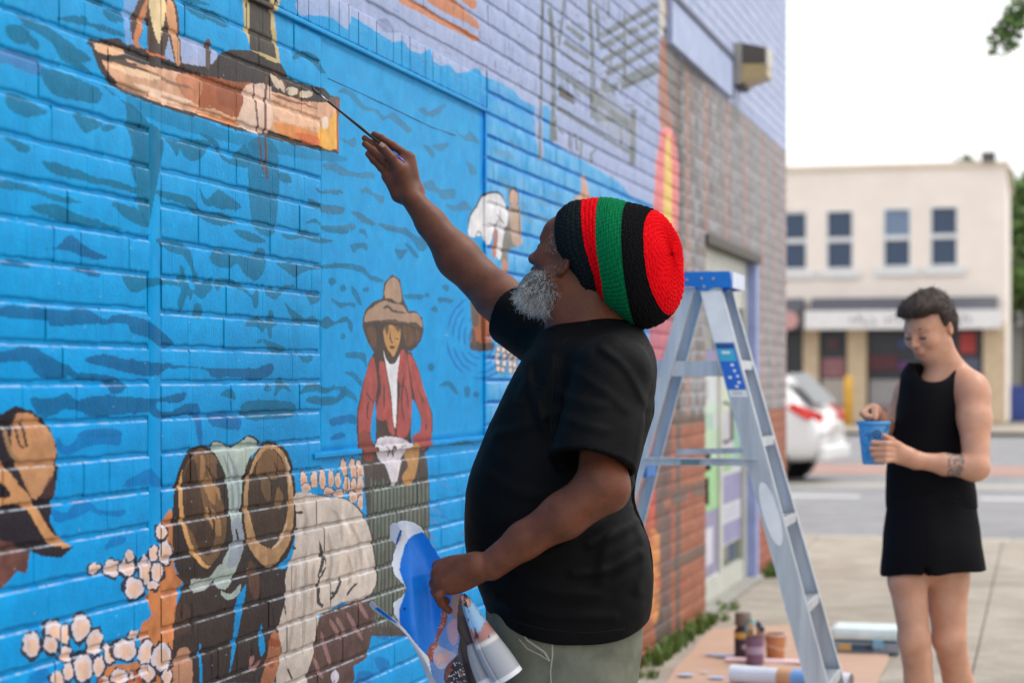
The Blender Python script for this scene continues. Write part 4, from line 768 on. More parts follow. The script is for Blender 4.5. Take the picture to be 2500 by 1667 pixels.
# weeds at the foot of the wall
M_WEED = mat('weed_leaf', (92, 118, 52), .6, var=.35, scale=20, bump=0)
def weeds(name, spots, seed, label):
    r = random.Random(seed); q = MB()
    for (x, y, rad, n, h) in spots:
        for _ in range(n):
            a = r.uniform(0, 6.28); d = rad * math.sqrt(r.random()); bx, by = max(.004, x + d * math.cos(a)), y + d * math.sin(a) * 1.4
            hh = h * r.uniform(.4, 1.1); wv = r.uniform(.003, .008); dx, dy = r.uniform(-.6, .6) * hh, r.uniform(-.6, .6) * hh; px_, py_ = math.cos(a) * wv, math.sin(a) * wv
            q.add([(bx - px_, by - py_, .0), (bx + px_, by + py_, .0), (bx + dx * .5 + px_, by + dy * .5 + py_, hh * .6), (bx + dx * .5 - px_, by + dy * .5 - py_, hh * .6), (bx + dx, by + dy, hh)], [(0, 1, 2, 3), (3, 2, 4)])
    o = q.build(name, M_WEED); tag(o, label, 'weeds', kind='stuff')
weeds('weeds', [(.05, y_, .06, 48, .08) for y_ in (9.3, 9.5, 9.75, 9.95, 10.2, 10.5, 10.7, 10.9)] + [(.1, y_, .06, 40, .05) for y_ in (8.9, 8.4, 11.1)] + [(.05, 13.6, .05, 80, .08), (.05, 13.9, .05, 80, .09), (.06, 14.3, .06, 60, .07), (.06, 11.6, .07, 50, .06)], 4, 'green weeds growing in the crack along the foot of the wall')
weeds('kerb_grass', [(xx, YK + .02, .16, 60, .05) for xx in np.arange(5.0, 9.0, .2)], 6, 'grass tufts growing along the kerb')

# ------------------------------------------------------------------ building across the street
fb = empty('shop_building', (4, 61.3, 0)); tag(fb, 'two-storey cream shop building across the street with four sash windows and a white sign band', 'building')
Zf = FPX * 1.35 / 109.0
YF = gnd(2100, 1031).y
def fx(uD): # x on the facade plane for a picture column (2352 wide)
    u = uD * DS; d = FW + RT * ((u - 1250) / FPX); return CP.x + d.x * (YF / d.y)
def fz(uD, vD):
    u = uD * DS; d = FW + RT * ((u - 1250) / FPX); Z = YF / d.y; return EYE + Z * (922 - vD * DS) / FPX
M_STU = mat('cream_stucco', (240, 230, 222), .85, var=.04, scale=1.2); M_STU2 = mat('tan_pillar', (204, 184, 156), .85)
M_WF = mat('window_trim', (222, 224, 226), .6); M_WG = N('window_glass'); M_WG.set(Base_Color=L4(44, 66, 96), Roughness=.12); M_WG = M_WG.m
M_WG2 = mat('blind_glass', (110, 132, 162), .3)
xr = fx(2310); xl = -14.0; zr = fz(2100, 388)
wins = [(1798, 1848, 490, 611), (1904, 1954, 488, 611), (2035, 2086, 486, 608), (2143, 2194, 484, 607)]
WR = [(fx(a), fx(b), fz(2000, d + (0)), fz(2000, c)) for a, b, c, d in wins]
WE_ = .088
zw0 = WR[1][2] - WE_; zw1 = WR[1][3] + WE_
m = MB(); zs0 = 3.0
m.bb(xl, xr, YF, YF + 10, zs0, zw0); m.bb(xl, xr, YF, YF + 10, zw1, zr)
edges = [xl] + [q for w_ in WR for q in (w_[0] - WE_, w_[1] + WE_)] + [xr]
for i in range(0, len(edges), 2): m.bb(edges[i], edges[i + 1], YF, YF + 10, zw0, zw1)
m.bb(xl, xr, YF + .5, YF + 10, 0, zs0)
m.build('wall', M_STU, fb)
m = MB(); m.bb(xl, xr + .1, YF - .08, YF + 10, zr, zr + .16); m.build('parapet', mat('parapet_cap', (222, 208, 190), .8), fb)
for i, (a, b, c, d) in enumerate(WR):
    wo = MB(); t = .07; a -= .09; b += .09; c -= .09; d += .09; t = .055
    wo.bb(a, a + t, YF - .03, YF + .12, c, d); wo.bb(b - t, b, YF - .03, YF + .12, c, d); wo.bb(a + t, b - t, YF - .03, YF + .12, d - t, d); wo.bb(a + t, b - t, YF - .03, YF + .12, c, c + t); wo.bb(a + t, b - t, YF + .0, YF + .10, (c + d) / 2 - .07, (c + d) / 2 + .07)
    wo = wo.build('window', M_WF, fb)
    q = MB(); q.bb(a + t, b - t, YF + .05, YF + .06, c + t, (c + d) / 2 - .07); q.build('pane', M_WG, wo)
    q = MB(); q.bb(a + t, b - t, YF + .05, YF + .06, (c + d) / 2 + .07, d - t); q.build('pane', M_WG2 if i == 2 else M_WG, wo)
    q = MB(); q.bb(a - .22, b + .22, YF - .12, YF - .03, c - .26, c - .02, .01); q.build('sill', M_WF, wo)
# canopy and sign bands
for k, (a, b) in enumerate(((fx(1868), fx(2292)), (fx(1700), fx(1848)))):
    z0, z1, z2 = fz(2000, 757), fz(2000, 715), fz(2000, 685)
    q = MB(); q.add([(a, YF, z1), (b, YF, z1), (b, YF, z2), (a, YF, z2), (a, YF - .9, z1), (b, YF - .9, z1), (b, YF - .5, z2), (a, YF - .5, z2)], [(0, 1, 2, 3), (4, 7, 6, 5), (3, 2, 6, 7), (0, 3, 7, 4), (1, 5, 6, 2), (0, 4, 5, 1)])
    q.build('canopy_roof', mat('canopy_grey', (84, 86, 96), .7), fb)
    q = MB(); q.bb(a - .15, b + .1, YF - 1.0, YF, z0, z1 - .003); o = q.build('sign_band', mat('sign_white' if k == 0 else 'sign_dark', (226, 226, 228) if k == 0 else (70, 66, 70), .5), fb)
    if k == 0:   # rows of small grey capitals, too soft in the photograph to read
        q = MB(); r = random.Random(4); xx = a + 1.2
        while xx < b - .8:
            wv = r.uniform(.10, .2)
            if r.random() < .86:
                q.bb(xx, xx + .04, YF - 1.01, YF - 1.0, z0 + .14, z1 - .18); q.bb(xx + .04, xx + wv, YF - 1.01, YF - 1.0, z0 + .14 + r.choice([0, .1, .2]), z0 + .2 + r.choice([0, .1, .2]))
            xx += wv + .07
        q.build('sign_lettering', mat('sign_letters', (150, 150, 158), .6), o); bpy.context.scene.collection.objects[-1]['kind'] = 'stuff'
    else:
        q = MB(); q.lathe((fx(1822), YF - 1.03, (z0 + z1) / 2), [(.001, 0), (.28, 0), (.28, .03), (.001, .03)], 20, ax=Matrix.Rotation(R(90), 3, 'X')); q.build('round_sign', mat('sign_red', (196, 150, 150), .5), o)
# ground-floor shopfronts
for a, b in ((1700, 1800), (1845, 1880), (1946, 1990), (2258, 2310)):
    q = MB(); q.bb(fx(a), fx(b), YF - .05, YF + .5, 0, 3.0); q.build('pillar', M_STU2, fb)
for a, b in ((1800, 1845), (1880, 1946), (1990, 2120), (2120, 2258)):
    q = MB(); q.bb(fx(a), fx(b), YF + .30, YF + .34, .0, 3.0); o = q.build('shop_window', mat('shop_glass', (48, 54, 62), .25), fb)
    q = MB(); q.bb(fx(a), fx(b), YF + .22, YF + .3, 0, .5); q.build('stall_riser', mat('riser', (176, 160, 148)), o)
for (a, b, c, d, col) in ((1886, 1940, 822, 866, (150, 104, 112)), (1886, 1940, 870, 930, (176, 168, 164)), (1992, 2060, 815, 850, (84, 40, 50)), (1996, 2080, 872, 930, (150, 148, 152)), (2000, 2056, 930, 960, (140, 110, 110)),
                          (2205, 2240, 765, 812, (176, 60, 56)), (2190, 2250, 822, 862, (84, 92, 116)), (2062, 2085, 780, 800, (60, 76, 124)), (1804, 1842, 860, 880, (176, 170, 172)), (1806, 1842, 880, 900, (200, 140, 150)), (2062, 2090, 830, 850, (90, 50, 110)), (1900, 1925, 775, 800, (90, 60, 66))):
    q = MB(); q.bb(fx(a), fx(b), YF + .17, YF + .19, fz(2000, d), fz(2000, c)); o = q.build('window_poster', mat('shop_poster', col, .5), fb)
q = MB(); q.lathe((fx(1964), YF - 2.2, ZR + .1), [(.13, 0), (.13, 1.35), (.10, 1.42), (.02, 1.45)], 16); tag(q.build('bollard', mat('yellow_paint', (222, 170, 60), .5), smooth=True), 'yellow safety bollard before the cream shop pillar', 'bollard')
q = MB(); q.bb(fx(2270) - .2, fx(2270) + .22, YF - .35, YF + .1, zr + .16, zr + .42, .03); o = q.build('camera_head', mat('cam_dark', (84, 82, 82), .5)); q = MB()  # security camera on the roof edge of the shop
rt = empty('roof_cctv', (fx(2270), YF, zr)); tag(rt, 'small dark security camera on the roof edge of the cream building', 'cctv'); o.parent = rt; o.matrix_parent_inverse = parent_inv(rt)
q.tube([(fx(2270), YF + .05, zr), (fx(2270), YF + .05, zr + .2)], .03, 8); q.build('bracket', mat('bracket', (120, 116, 110)), rt)
for (a, b) in ((2212, 2235), (2252, 2272)):
    q = MB(); q.lathe((fx(a), YF - 3.0, ZR + .1), [(.30, 0), (.34, .1), (.26, .28), (.1, .36), (.01, .38)], 14); tag(q.build('boulder' , mat('pale_stone', (222, 214, 204), .8), smooth=True), 'pale rounded stone nearer the building corner' if a > 2230 else 'pale rounded stone on the far pavement, left one of the pair', 'stone', 'pale stones on the far pavement')
    if a > 2230: pass
# things right of the cream building
def tree(name, base, h, cr, n, seed, label, col=(84, 112, 52), leaf=.16, crown_z=None, group=None):
    r = random.Random(seed); t = empty(name, base); tag(t, label, 'tree', group)
    q = MB(); x, y, z = base; q.tube([(x, y, z - .2), (x + .1, y, z + h * .3), (x, y + .1, z + h * .55), (x + .15, y, z + h * .85)], [cr * .09, cr * .07, cr * .05, cr * .02], 10)
    tips = []
    for k in range(9):
        a = r.uniform(0, 6.28); s = h * r.uniform(.35, .6); e = Vector((x + math.cos(a) * cr * .7, y + math.sin(a) * cr * .7, z + s + cr * .6 * r.uniform(.3, 1))); st = Vector((x, y, z + s)); tips.append(e)
        q.tube([st, (st + e) / 2 + Vector((0, 0, .1)), e], [cr * .035, cr * .02, cr * .008], 6)
    q.build('trunk', mat('bark', (92, 78, 66), .9), t)
    V = []; F = []; cz = z + (crown_z or h * .68)
    cl = [(Vector((x, y, cz)) + Vector((r.gauss(0, .45) * cr, r.gauss(0, .45) * cr, r.gauss(0, .38) * cr * h / (cr * 2.6))), r.uniform(.18, .42) * cr) for _ in range(34)]
    for k in range(n):
        c0, rad = r.choice(cl); d = Vector((r.gauss(0, 1), r.gauss(0, 1), r.gauss(0, 1))); d.normalize(); p = c0 + d * rad * r.random() ** .4
        a = Vector((r.gauss(0, 1), r.gauss(0, 1), r.gauss(0, 1))); a.normalize(); b = a.cross(d); b.normalize(); s = leaf * r.uniform(.5, 1.2); k0 = len(V)
        V += [p - a * s, p + b * s * .45, p + a * s, p - b * s * .45]; F.append((k0, k0 + 1, k0 + 2, k0 + 3))
    me = bpy.data.meshes.new('crown'); me.from_pydata(V, [], F)
    mm = N('leaf'); g = mm.n('ShaderNodeNewGeometry').outputs['Random Per Island']; mm.set(Base_Color=mm.ramp(g, [(0, tuple(v * .45 for v in L4(*col)[:3]) + (1,)), (1, tuple(min(1, v * 1.5) for v in L4(*col)[:3]) + (1,))]), Roughness=.6); mm.b.inputs['Subsurface Weight'].default_value = .0
    link('crown', me, mm.m, t)
def far(uD, yv): 
    d = FW + RT * ((uD * DS - 1250) / FPX); return CP.x + d.x * (yv / d.y)
tree('street_tree', (far(2358, 82), 82, 0), 9.5, 3.2, 9000, 1, 'dense green tree right behind the corner of the cream building', leaf=.3)
tree('street_tree', (far(2335, 100), 100, 0), 8.0, 3.0, 6000, 2, 'paler green tree farther back beyond the cream building', (112, 138, 70), leaf=.3)
q = MB(); q.bb(far(2318, 90), far(2318, 90) + 12, 90, 96, 0, 3.6); o = q.build('wall', mat('shed_wall', (150, 150, 146)))
sh_ = empty('low_building', (far(2318, 90), 90, 0)); tag(sh_, 'low grey building with a dark roof under the trees at right edge', 'building'); o.parent = sh_; o.matrix_parent_inverse = parent_inv(sh_)
q = MB(); q.add([(far(2316, 90), 89, 3.6), (far(2316, 90) + 13, 89, 3.6), (far(2316, 90) + 13, 94, 4.8), (far(2316, 90), 94, 4.8)], [(0, 1, 2, 3)]); q.build('roof', mat('shed_roof', (86, 84, 84)), sh_)
q = MB(); xx = far(2320, 70); q.bb(xx, xx + .62, 70, 70.6, ZR, 1.0, .05); q.bb(xx - .03, xx + .65, 69.97, 70.65, 1.0, 1.08, .02); tag(q.build('blue_bin', mat('blue_plastic', (52, 74, 150), .5)), 'blue bin beside the far corner of the cream building', 'bin')

# leafy branch ends hanging into the top right
def twig(base, pts, seed, n, spread, label, col=(74, 106, 48)):
    r = random.Random(seed); t = empty('hanging_branch', base); tag(t, label, 'branch'); q = MB(); q.tube(pts, [.03 - .025 * i / (len(pts) - 1) for i in range(len(pts))], 8)
    P_ = [Vector(p) for p in pts]
    L_ = MB()
    for k in range(n):
        i = r.randrange(len(P_) - 1); f = r.random(); p = P_[i].lerp(P_[i + 1], f); d = Vector((r.gauss(0, 1), r.gauss(0, 1), r.gauss(0, .8) - .4)); d.normalize(); e = p + d * spread * r.uniform(.3, 1)
        q.tube([p, e], [.004, .002], 4, False) if k % 5 == 0 else None
        a = Vector((r.gauss(0, 1), r.gauss(0, 1), r.gauss(0, 1))); a.normalize(); b = a.cross(d); b.normalize(); s = r.uniform(.035, .07)
        L_.add([e - a * s, e - a * s * .2 + b * s * .4, e + a * s, e - a * s * .2 - b * s * .4], [(0, 1, 2, 3)])
    q.build('twig', mat('twig_bark', (88, 74, 58), .9), t); L_.build('leaves', mat('branch_leaf', col, .5, var=.4, scale=6, bump=0), t)
twig(PD(2440, -60, 17), [PD(2440, -60, 17), PD(2390, -20, 17), PD(2350, 20, 17), PD(2312, 60, 17), PD(2300, 100, 17)], 3, 420, .17, 'green leafy branch hanging in at the top right corner against the white sky')
twig(PD(1850, -90, 19), [PD(1900, -140, 19), PD(1850, -60, 19), PD(1826, -14, 19)], 5, 120, .16, 'small leafy twig tip at the top beside the lavender wall corner')

# ------------------------------------------------------------------ parked white cars
M_CAR = N('white_car_paint'); M_CAR.set(Base_Color=(.78, .78, .79, 1), Roughness=.25); M_CAR.b.inputs['Coat Weight'].default_value = .6; M_CAR = M_CAR.m
M_TYRE = mat('tyre', (26, 26, 28), .85); M_RIM = mat('rim', (150, 152, 156), .35, .7); M_CGL = mat('car_glass', (40, 50, 60), .08, bump=0); M_TL = mat('tail_light', (214, 50, 40), .25, bump=0); M_BLK = mat('black_plastic', (32, 32, 34), .6)
def car(ox, oy, ang, label, lift=False):
    c = empty('parked_car', (ox, oy, ZR), ang); tag(c, label, 'car', 'white cars parked across the road'); T = Matrix.Translation((ox, oy, ZR)) @ Matrix.Rotation(ang, 4, 'Z')
    # local: +x = front, y = side; length 4.5, width 1.8
    sec = [(-2.22, .45, .72, .80, .62), (-2.16, .34, .98, .86, .70), (-2.02, .30, 1.10, .89, .76), (-1.8, .28, 1.34, .90, .66), (-1.5, .26, 1.56, .90, .62), (-.9, .25, 1.64, .90, .62), (0, .25, 1.65, .90, .62), (.5, .25, 1.58, .90, .63), (1.0, .25, 1.26, .90, .70), (1.35, .26, 1.06, .89, .78), (1.9, .28, .98, .87, .78), (2.15, .34, .82, .82, .70), (2.26, .44, .66, .72, .6)]
    V = []; F = []; K = 18
    for (x, z0, z1, w0, wt) in sec:
        zb = min(.98, z1 - .04)
        prof = [(0, z0), (w0 * .8, z0), (w0 * .98, z0 + .1), (w0, (z0 + zb) / 2), (w0 * .985, zb), (wt + (w0 - wt) * .35, (zb + z1) / 2 + .02), (wt, z1 - .07), (wt * .85, z1 - .01), (0, z1)]
        ring = prof + [(-a, b) for a, b in prof[-2:0:-1]]; K = len(ring); V += [(x, a, b) for a, b in ring]
    for i in range(len(sec) - 1):
        for k in range(K): F.append((i * K + k, i * K + (k + 1) % K, (i + 1) * K + (k + 1) % K, (i + 1) * K + k))
    F.append(tuple(range(K))); F.append(tuple((len(sec) - 1) * K + k for k in range(K - 1, -1, -1)))
    me = bpy.data.meshes.new('body'); me.from_pydata([T @ Vector(v) for v in V], [], F); o = link('body', me, M_CAR, c, True); md = o.modifiers.new('s', 'SUBSURF'); md.levels = 1; md.render_levels = 2
    def part(q, name, mt, par=c, smooth=False): q.v = [tuple(T @ Vector(v)) for v in q.v]; return q.build(name, mt, par, smooth)
    for sx in (-1.38, 1.36):
        for sy in (-.80, .80):
            q = MB(); q.lathe((sx, sy, .34), [(.20, -.11), (.33, -.11), (.345, -.06), (.345, .06), (.33, .11), (.20, .11)], 28, ax=Matrix.Rotation(R(90), 3, 'X')); wh = part(q, 'wheel', M_TYRE, smooth=True)
            q = MB(); q.lathe((sx, sy, .34), [(.02, -.115), (.2, -.10), (.205, .10), (.02, .115)], 20, ax=Matrix.Rotation(R(90), 3, 'X')); part(q, 'rim', M_RIM, wh)
            q = MB(); q.lathe((sx, sy * .97, .36), [(.40, -.10), (.41, .10), (.36, .10), (.36, -.10)], 24, False, ax=Matrix.Rotation(R(90), 3, 'X')); part(q, 'wheel_arch', M_BLK)
    for sy in (-1, 1):
        q = MB(); q.add([(-2.215, sy * .60, .86), (-2.05, sy * .885, .90), (-1.78, sy * .905, 1.06), (-1.86, sy * .88, 1.12), (-2.12, sy * .80, 1.02), (-2.21, sy * .62, .98)], [(0, 1, 2, 3, 4, 5)]); q.v += [tuple(Vector(v) + Vector((-.03, sy * .025, .0))) for v in q.v]; q.f.append((6, 7, 8, 9, 10, 11)); q.f += [(i, (i + 1) % 6, 6 + (i + 1) % 6, 6 + i) for i in range(6)]; q.m = [0] * len(q.f); part(q, 'tail_light', M_TL)
        q = MB(); q.add([(-1.55, sy * .80, 1.02), (.75, sy * .855, 1.02), (.25, sy * .70, 1.50), (-1.2, sy * .69, 1.50)], [(0, 1, 2, 3)]); q.v = [(a, b + sy * .055, c_) for a, b, c_ in q.v]; part(q, 'side_window', M_CGL)
        q = MB(); q.box((.72, sy * .99, 1.02), (.16, .2, .13), None, .03); part(q, 'wing_mirror', M_CAR)
    q = MB(); q.add([(-2.06, -.66, 1.10), (-2.06, .66, 1.10), (-1.66, .56, 1.53), (-1.66, -.56, 1.53)], [(0, 1, 2, 3)]); q.v = [(a - .07, b, c_ + .02) for a, b, c_ in q.v]; part(q, 'rear_window', M_CGL)
    q = MB(); q.box((-2.25, 0, .42), (.12, 1.5, .2), None, .04); part(q, 'bumper', M_CAR); q = MB(); q.box((-2.30, 0, .76), (.02, .5, .13)); part(q, 'number_plate', mat('plate', (190, 190, 186)))
pc = gnd(1930, 1150, ZR)
car(pc.x - 1.25, pc.y - 2.6, R(172), 'white hatchback half hidden behind the wall corner, red tail light showing')
car(far(1885, 36) - 2.35, 36.5, R(190), 'white car parked farther back, right beyond the nearer white hatchback')
q = None
# ------------------------------------------------------------------ smooth bodies: blended solids -> one continuous surface
def smin(a, b, k):
    h = np.maximum(k - np.abs(a - b), 0) / k; return np.minimum(a, b) - h * h * k * .25
class SDF:
    def __init__(s): s.it = []
    def cap(s, a, b, r1, r2, k=.02, op='u'):
        a = np.array(a, float); b = np.array(b, float); ba = b - a; L = float(ba @ ba) + 1e-12
        def f(p):
            t = np.clip((p - a) @ ba / L, 0, 1); return np.linalg.norm(p - a - t[:, None] * ba, axis=1) - (r1 + (r2 - r1) * t)
        s.it.append((f, (a + b) / 2, math.sqrt(L) / 2 + max(r1, r2), k, op)); return s
    def ell(s, c, r, rot=None, k=.02, op='u'):
        c = np.array(c, float); r = np.array(r, float); M = np.array(rot, float) if rot is not None else np.eye(3)   # columns = axes
        def f(p):
            q = (p - c) @ M; k0 = np.linalg.norm(q / r, axis=1); k1 = np.linalg.norm(q / (r * r), axis=1); return k0 * (k0 - 1) / np.maximum(k1, 1e-6)
        s.it.append((f, c, float(max(r)), k, op)); return s
    def fn(s, f, c, rad, k=.02, op='u'): s.it.append((f, np.array(c, float), rad, k, op)); return s
    def ev(s, p, act=None):
        d = np.full(len(p), 1.0)
        for i, (f, c, r, k, op) in enumerate(s.it):
            if act is not None and not act[i]: continue
            v = f(p)
            if op == 'u': d = smin(d, v, k)
            elif op == 's': d = -smin(-d, v, k)
            elif op == 'i': d = -smin(-d, -v, k)
            elif op == 'add': d = d + v
        return d
    def mesh(s, name, h, pad=.02, bounds=None):
        if bounds is None:
            lo = np.min([c - r for f, c, r, k, op in s.it if op == 'u'], axis=0) - pad; hi = np.max([c + r for f, c, r, k, op in s.it if op == 'u'], axis=0) + pad
        else: lo, hi = np.array(bounds[0], float), np.array(bounds[1], float)
        B = 16; nb = np.ceil((hi - lo) / (h * B)).astype(int); n = nb * B + 1
        G = np.full(n, 1.0, np.float32); I = np.stack(np.meshgrid(*[np.arange(B + 1)] * 3, indexing='ij'), -1).reshape(-1, 3)
        hd = B * h * .87
        C = np.array([i[1] for i in s.it]); Rr = np.array([i[2] for i in s.it]); U = np.array([i[4] == 'u' for i in s.it]); GL = np.array([i[4] in ('add', 'i') for i in s.it])
        for bx in range(nb[0]):
            for by in range(nb[1]):
                for bz in range(nb[2]):
                    o = np.array([bx, by, bz]) * B; ctr = lo + (o + B / 2) * h
                    act = (np.linalg.norm(C - ctr, axis=1) - Rr < hd + .05)
                    if not (act & U).any(): continue
                    c0 = s.ev(ctr[None], act | GL)[0]
                    if c0 > hd + .045: continue
                    if c0 < -hd * 1.6 - .03: G[o[0]:o[0] + B + 1, o[1]:o[1] + B + 1, o[2]:o[2] + B + 1] = -1; continue
                    G[o[0]:o[0] + B + 1, o[1]:o[1] + B + 1, o[2]:o[2] + B + 1] = s.ev(lo + (o + I) * h, act | GL).reshape(B + 1, B + 1, B + 1)
        return nets(name, G, lo, h)
def nets(name, G, lo, h):
    S = G < 0; n = np.array(G.shape)
    cnt = np.zeros(n - 1, np.uint8)
    for a in (0, 1):
        for b in (0, 1):
            for c in (0, 1): cnt += S[a:n[0] - 1 + a, b:n[1] - 1 + b, c:n[2] - 1 + c]
    idx = np.argwhere((cnt > 0) & (cnt < 8)); del cnt
    acc = np.zeros((len(idx), 3)); num = np.zeros(len(idx))
    for ax in range(3):
        o1, o2 = [q for q in range(3) if q != ax]
        for a in (0, 1):
            for b in (0, 1):
                p = idx.copy(); p[:, o1] += a; p[:, o2] += b; q = p.copy(); q[:, ax] += 1
                g0 = G[p[:, 0], p[:, 1], p[:, 2]]; g1 = G[q[:, 0], q[:, 1], q[:, 2]]; m = (g0 < 0) != (g1 < 0)
                t = np.where(m, g0 / np.where(m, g0 - g1, 1), 0); pt = np.zeros((len(idx), 3)); pt[:, o1] = a; pt[:, o2] = b; pt[:, ax] = t
                acc += pt * m[:, None]; num += m
    V = lo + (idx + acc / num[:, None]) * h
    flat = (idx[:, 0] * n[1] + idx[:, 1]) * n[2] + idx[:, 2]
    Q = []
    for ax in range(3):
        o1, o2 = (ax + 1) % 3, (ax + 2) % 3; sl0 = [slice(None)] * 3; sl1 = [slice(None)] * 3; sl0[ax] = slice(0, -1); sl1[ax] = slice(1, None)
        e = S[tuple(sl0)] != S[tuple(sl1)]; p = np.argwhere(e); p = p[(p[:, o1] > 0) & (p[:, o2] > 0)]
        ins = S[p[:, 0], p[:, 1], p[:, 2]]; cs = []
        for a, b in ((-1, -1), (0, -1), (0, 0), (-1, 0)):
            q = p.copy(); q[:, o1] += a; q[:, o2] += b; f = (q[:, 0] * n[1] + q[:, 1]) * n[2] + q[:, 2]; j = np.searchsorted(flat, f); cs.append(np.minimum(j, len(flat) - 1))
        c = np.stack(cs, 1); c[~ins] = c[~ins][:, ::-1]; Q.append(c)
    return np_mesh(name, V, np.concatenate(Q))
def frame(fwd, up):
    f = np.array(fwd, float); f /= np.linalg.norm(f); u = np.array(up, float); u -= f * (u @ f); u /= np.linalg.norm(u); return np.stack([f, np.cross(u, f), u], 1)   # columns: forward, left, up
def npn(p, sc, seed=0):               # cheap smooth pseudo-noise made of sines
    r = np.random.RandomState(seed); o = np.zeros(len(p))
    for i in range(5):
        d = r.randn(3); d /= np.linalg.norm(d); o += np.sin(p @ d * sc * (1 + .35 * i) + r.rand() * 6.28 + 1.3 * np.sin(p @ r.randn(3) * sc * .5)) / 5
    return o
A_ = lambda v: np.array(v, float)

M_SKIN = N('skin_dark'); g = M_SKIN.noise(18, 6, .6); c = M_SKIN.ramp(g, [(.3, L4(84, 45, 29)), (.72, L4(116, 66, 44))])
c = M_SKIN.mix(M_SKIN.ramp(M_SKIN.noise(220, 3, .6), [(.5, (0, 0, 0, 1)), (.75, (.25, .25, .25, 1))]), c, L4(60, 34, 24))
M_SKIN.set(Base_Color=c, Roughness=.5); M_SKIN.b.inputs['Specular IOR Level'].default_value = .32; M_SKIN.b.inputs['Subsurface Weight'].default_value = .12; M_SKIN.b.inputs['Subsurface Radius'].default_value = (.012, .005, .003); M_SKIN.b.inputs['Subsurface Scale'].default_value = .5
M_SKIN.bump(M_SKIN.math('ADD', M_SKIN.noise(420, 3, .7), M_SKIN.noise(90, 5, .6)), .35, .0012); M_SKIN = M_SKIN.m
M_EYE = mat('eye_white', (200, 190, 180), .2, bump=0); M_IRIS = mat('eye_dark', (24, 16, 14), .1, bump=0); M_NAIL = mat('finger_nail', (168, 128, 112), .35, bump=0)

# ------------------------------------------------------------------ the muralist
man = empty('person', P(1400, 2320, 4.67)); man.location.z = 0
tag(man, 'man in striped knitted cap and black T-shirt painting the wall with raised arm', 'person')
S = SDF()
# head frame: looks left, up, and a little towards the wall
hf = -A_(RT) * math.cos(R(30)) + A_(FW) * math.sin(R(30)); hf = hf * math.cos(R(13)) + A_(UP) * math.sin(R(13))
HM = frame(hf, A_(UP) * math.cos(R(13)) + A_(RT) * math.sin(R(13)))
HC = A_(PD(1325, 598, 4.70))
def H(x, y, z): return HC + HM @ A_((x, y, z))
def Hr(*a): return HM
S.ell(H(-.012, 0, .035), (.100, .078, .098), HM, .02)
S.ell(H(.030, 0, -.020), (.062, .062, .085), HM, .04)
S.ell(H(.048, 0, -.078), (.038, .040, .034), HM, .03)                 # chin
S.ell(H(.066, 0, .052), (.022, .050, .028), HM, .03)                  # forehead
for sy in (-1, 1):
    S.cap(H(.083, sy * .012, .031), H(.072, sy * .046, .031), .0105, .009, .014)   # brow
    S.ell(H(.066, sy * .044, -.014), (.022, .020, .020), HM, .025)     # cheek
    S.ell(H(.090, sy * .033, .008), (.016, .019, .015), HM, .010, 's')  # socket
    S.ell(H(.0755, sy * .032, .008), (.0165, .0165, .0150), HM, .004)   # lids
    S.cap(H(.01, sy * .062, -.05), H(.055, sy * .034, -.082), .020, .018, .03)   # jaw
S.cap(H(.090, 0, .018), H(.111, 0, -.018), .0085, .0125, .012); S.ell(H(.112, 0, -.020), (.013, .014, .012), HM, .008)
for sy in (-1, 1): S.ell(H(.100, sy * .013, -.022), (.012, .010, .010), HM, .006)
S.ell(H(.098, .008, -.031), (.004, .003, .004), HM, .002, 's'); S.ell(H(.098, -.008, -.031), (.004, .003, .004), HM, .002, 's')
S.ell(H(.088, 0, -.045), (.016, .026, .014), HM, .012)
S.cap(H(.097, -.016, -.046), H(.097, .016, -.046), .0075, .0075, .005); S.cap(H(.093, -.014, -.062), H(.093, .014, -.062), .0085, .0085, .005)
S.cap(H(.108, -.02, -.0540), H(.108, .02, -.0540), .0022, .0022, .003, 's')
# ears
for sy in (-1, 1):
    em = frame(HM[:, 0] * .9 - HM[:, 1] * sy * .25, HM[:, 2]); e0 = H(-.014, sy * .083, -.014)
    S.ell(e0, (.019, .007, .031), em, .008)
    for t in np.linspace(-2.2, 1.9, 8):
        p0 = e0 + em @ A_((-.016 * math.cos(t) * 1.0, sy * .007, .029 * math.sin(t))); t2 = t + .5; p1 = e0 + em @ A_((-.016 * math.cos(t2), sy * .007, .029 * math.sin(t2)))
        S.cap(p0, p1, .0042, .0042, .004)
    S.ell(e0 + em @ A_((.004, sy * .003, -.026)), (.008, .006, .010), em, .006)
    S.ell(e0 + em @ A_((.005, sy * .008, .0)), (.006, .005, .010), em, .004, 's')
# neck
S.cap(PD(1322, 690, 4.70), PD(1372, 800, 4.68), .064, .074, .05)
S.cap(PD(1370, 650, 4.70), PD(1395, 770, 4.68), .048, .058, .05); S.cap(H(.01, 0, -.08), PD(1300, 790, 4.70), .040, .05, .04)
# hidden trunk joins the limbs into one body
S.cap(PD(1380, 850, 4.66), PD(1320, 1180, 4.66), .105, .105, .06); S.cap(PD(1350, 840, 4.80), PD(1410, 840, 4.52), .06, .06, .05); S.cap(PD(1320, 1150, 4.66), PD(1330, 1400, 4.66), .105, .10, .06)
# raised arm
E1 = PD(1132, 672, 5.02); W1 = PD(946, 455, 5.08)
S.cap(PD(1300, 812, 4.84), PD(1215, 745, 4.92), .078, .070, .03); S.cap(PD(1240, 770, 4.90), PD(1150, 688, 4.99), .070, .060, .03)
S.cap(E1, PD(1052, 592, 5.05), .056, .050, .03); S.cap(PD(1052, 592, 5.05), PD(990, 512, 5.07), .051, .036, .03); S.cap(PD(990, 512, 5.07), W1, .036, .0285, .02)
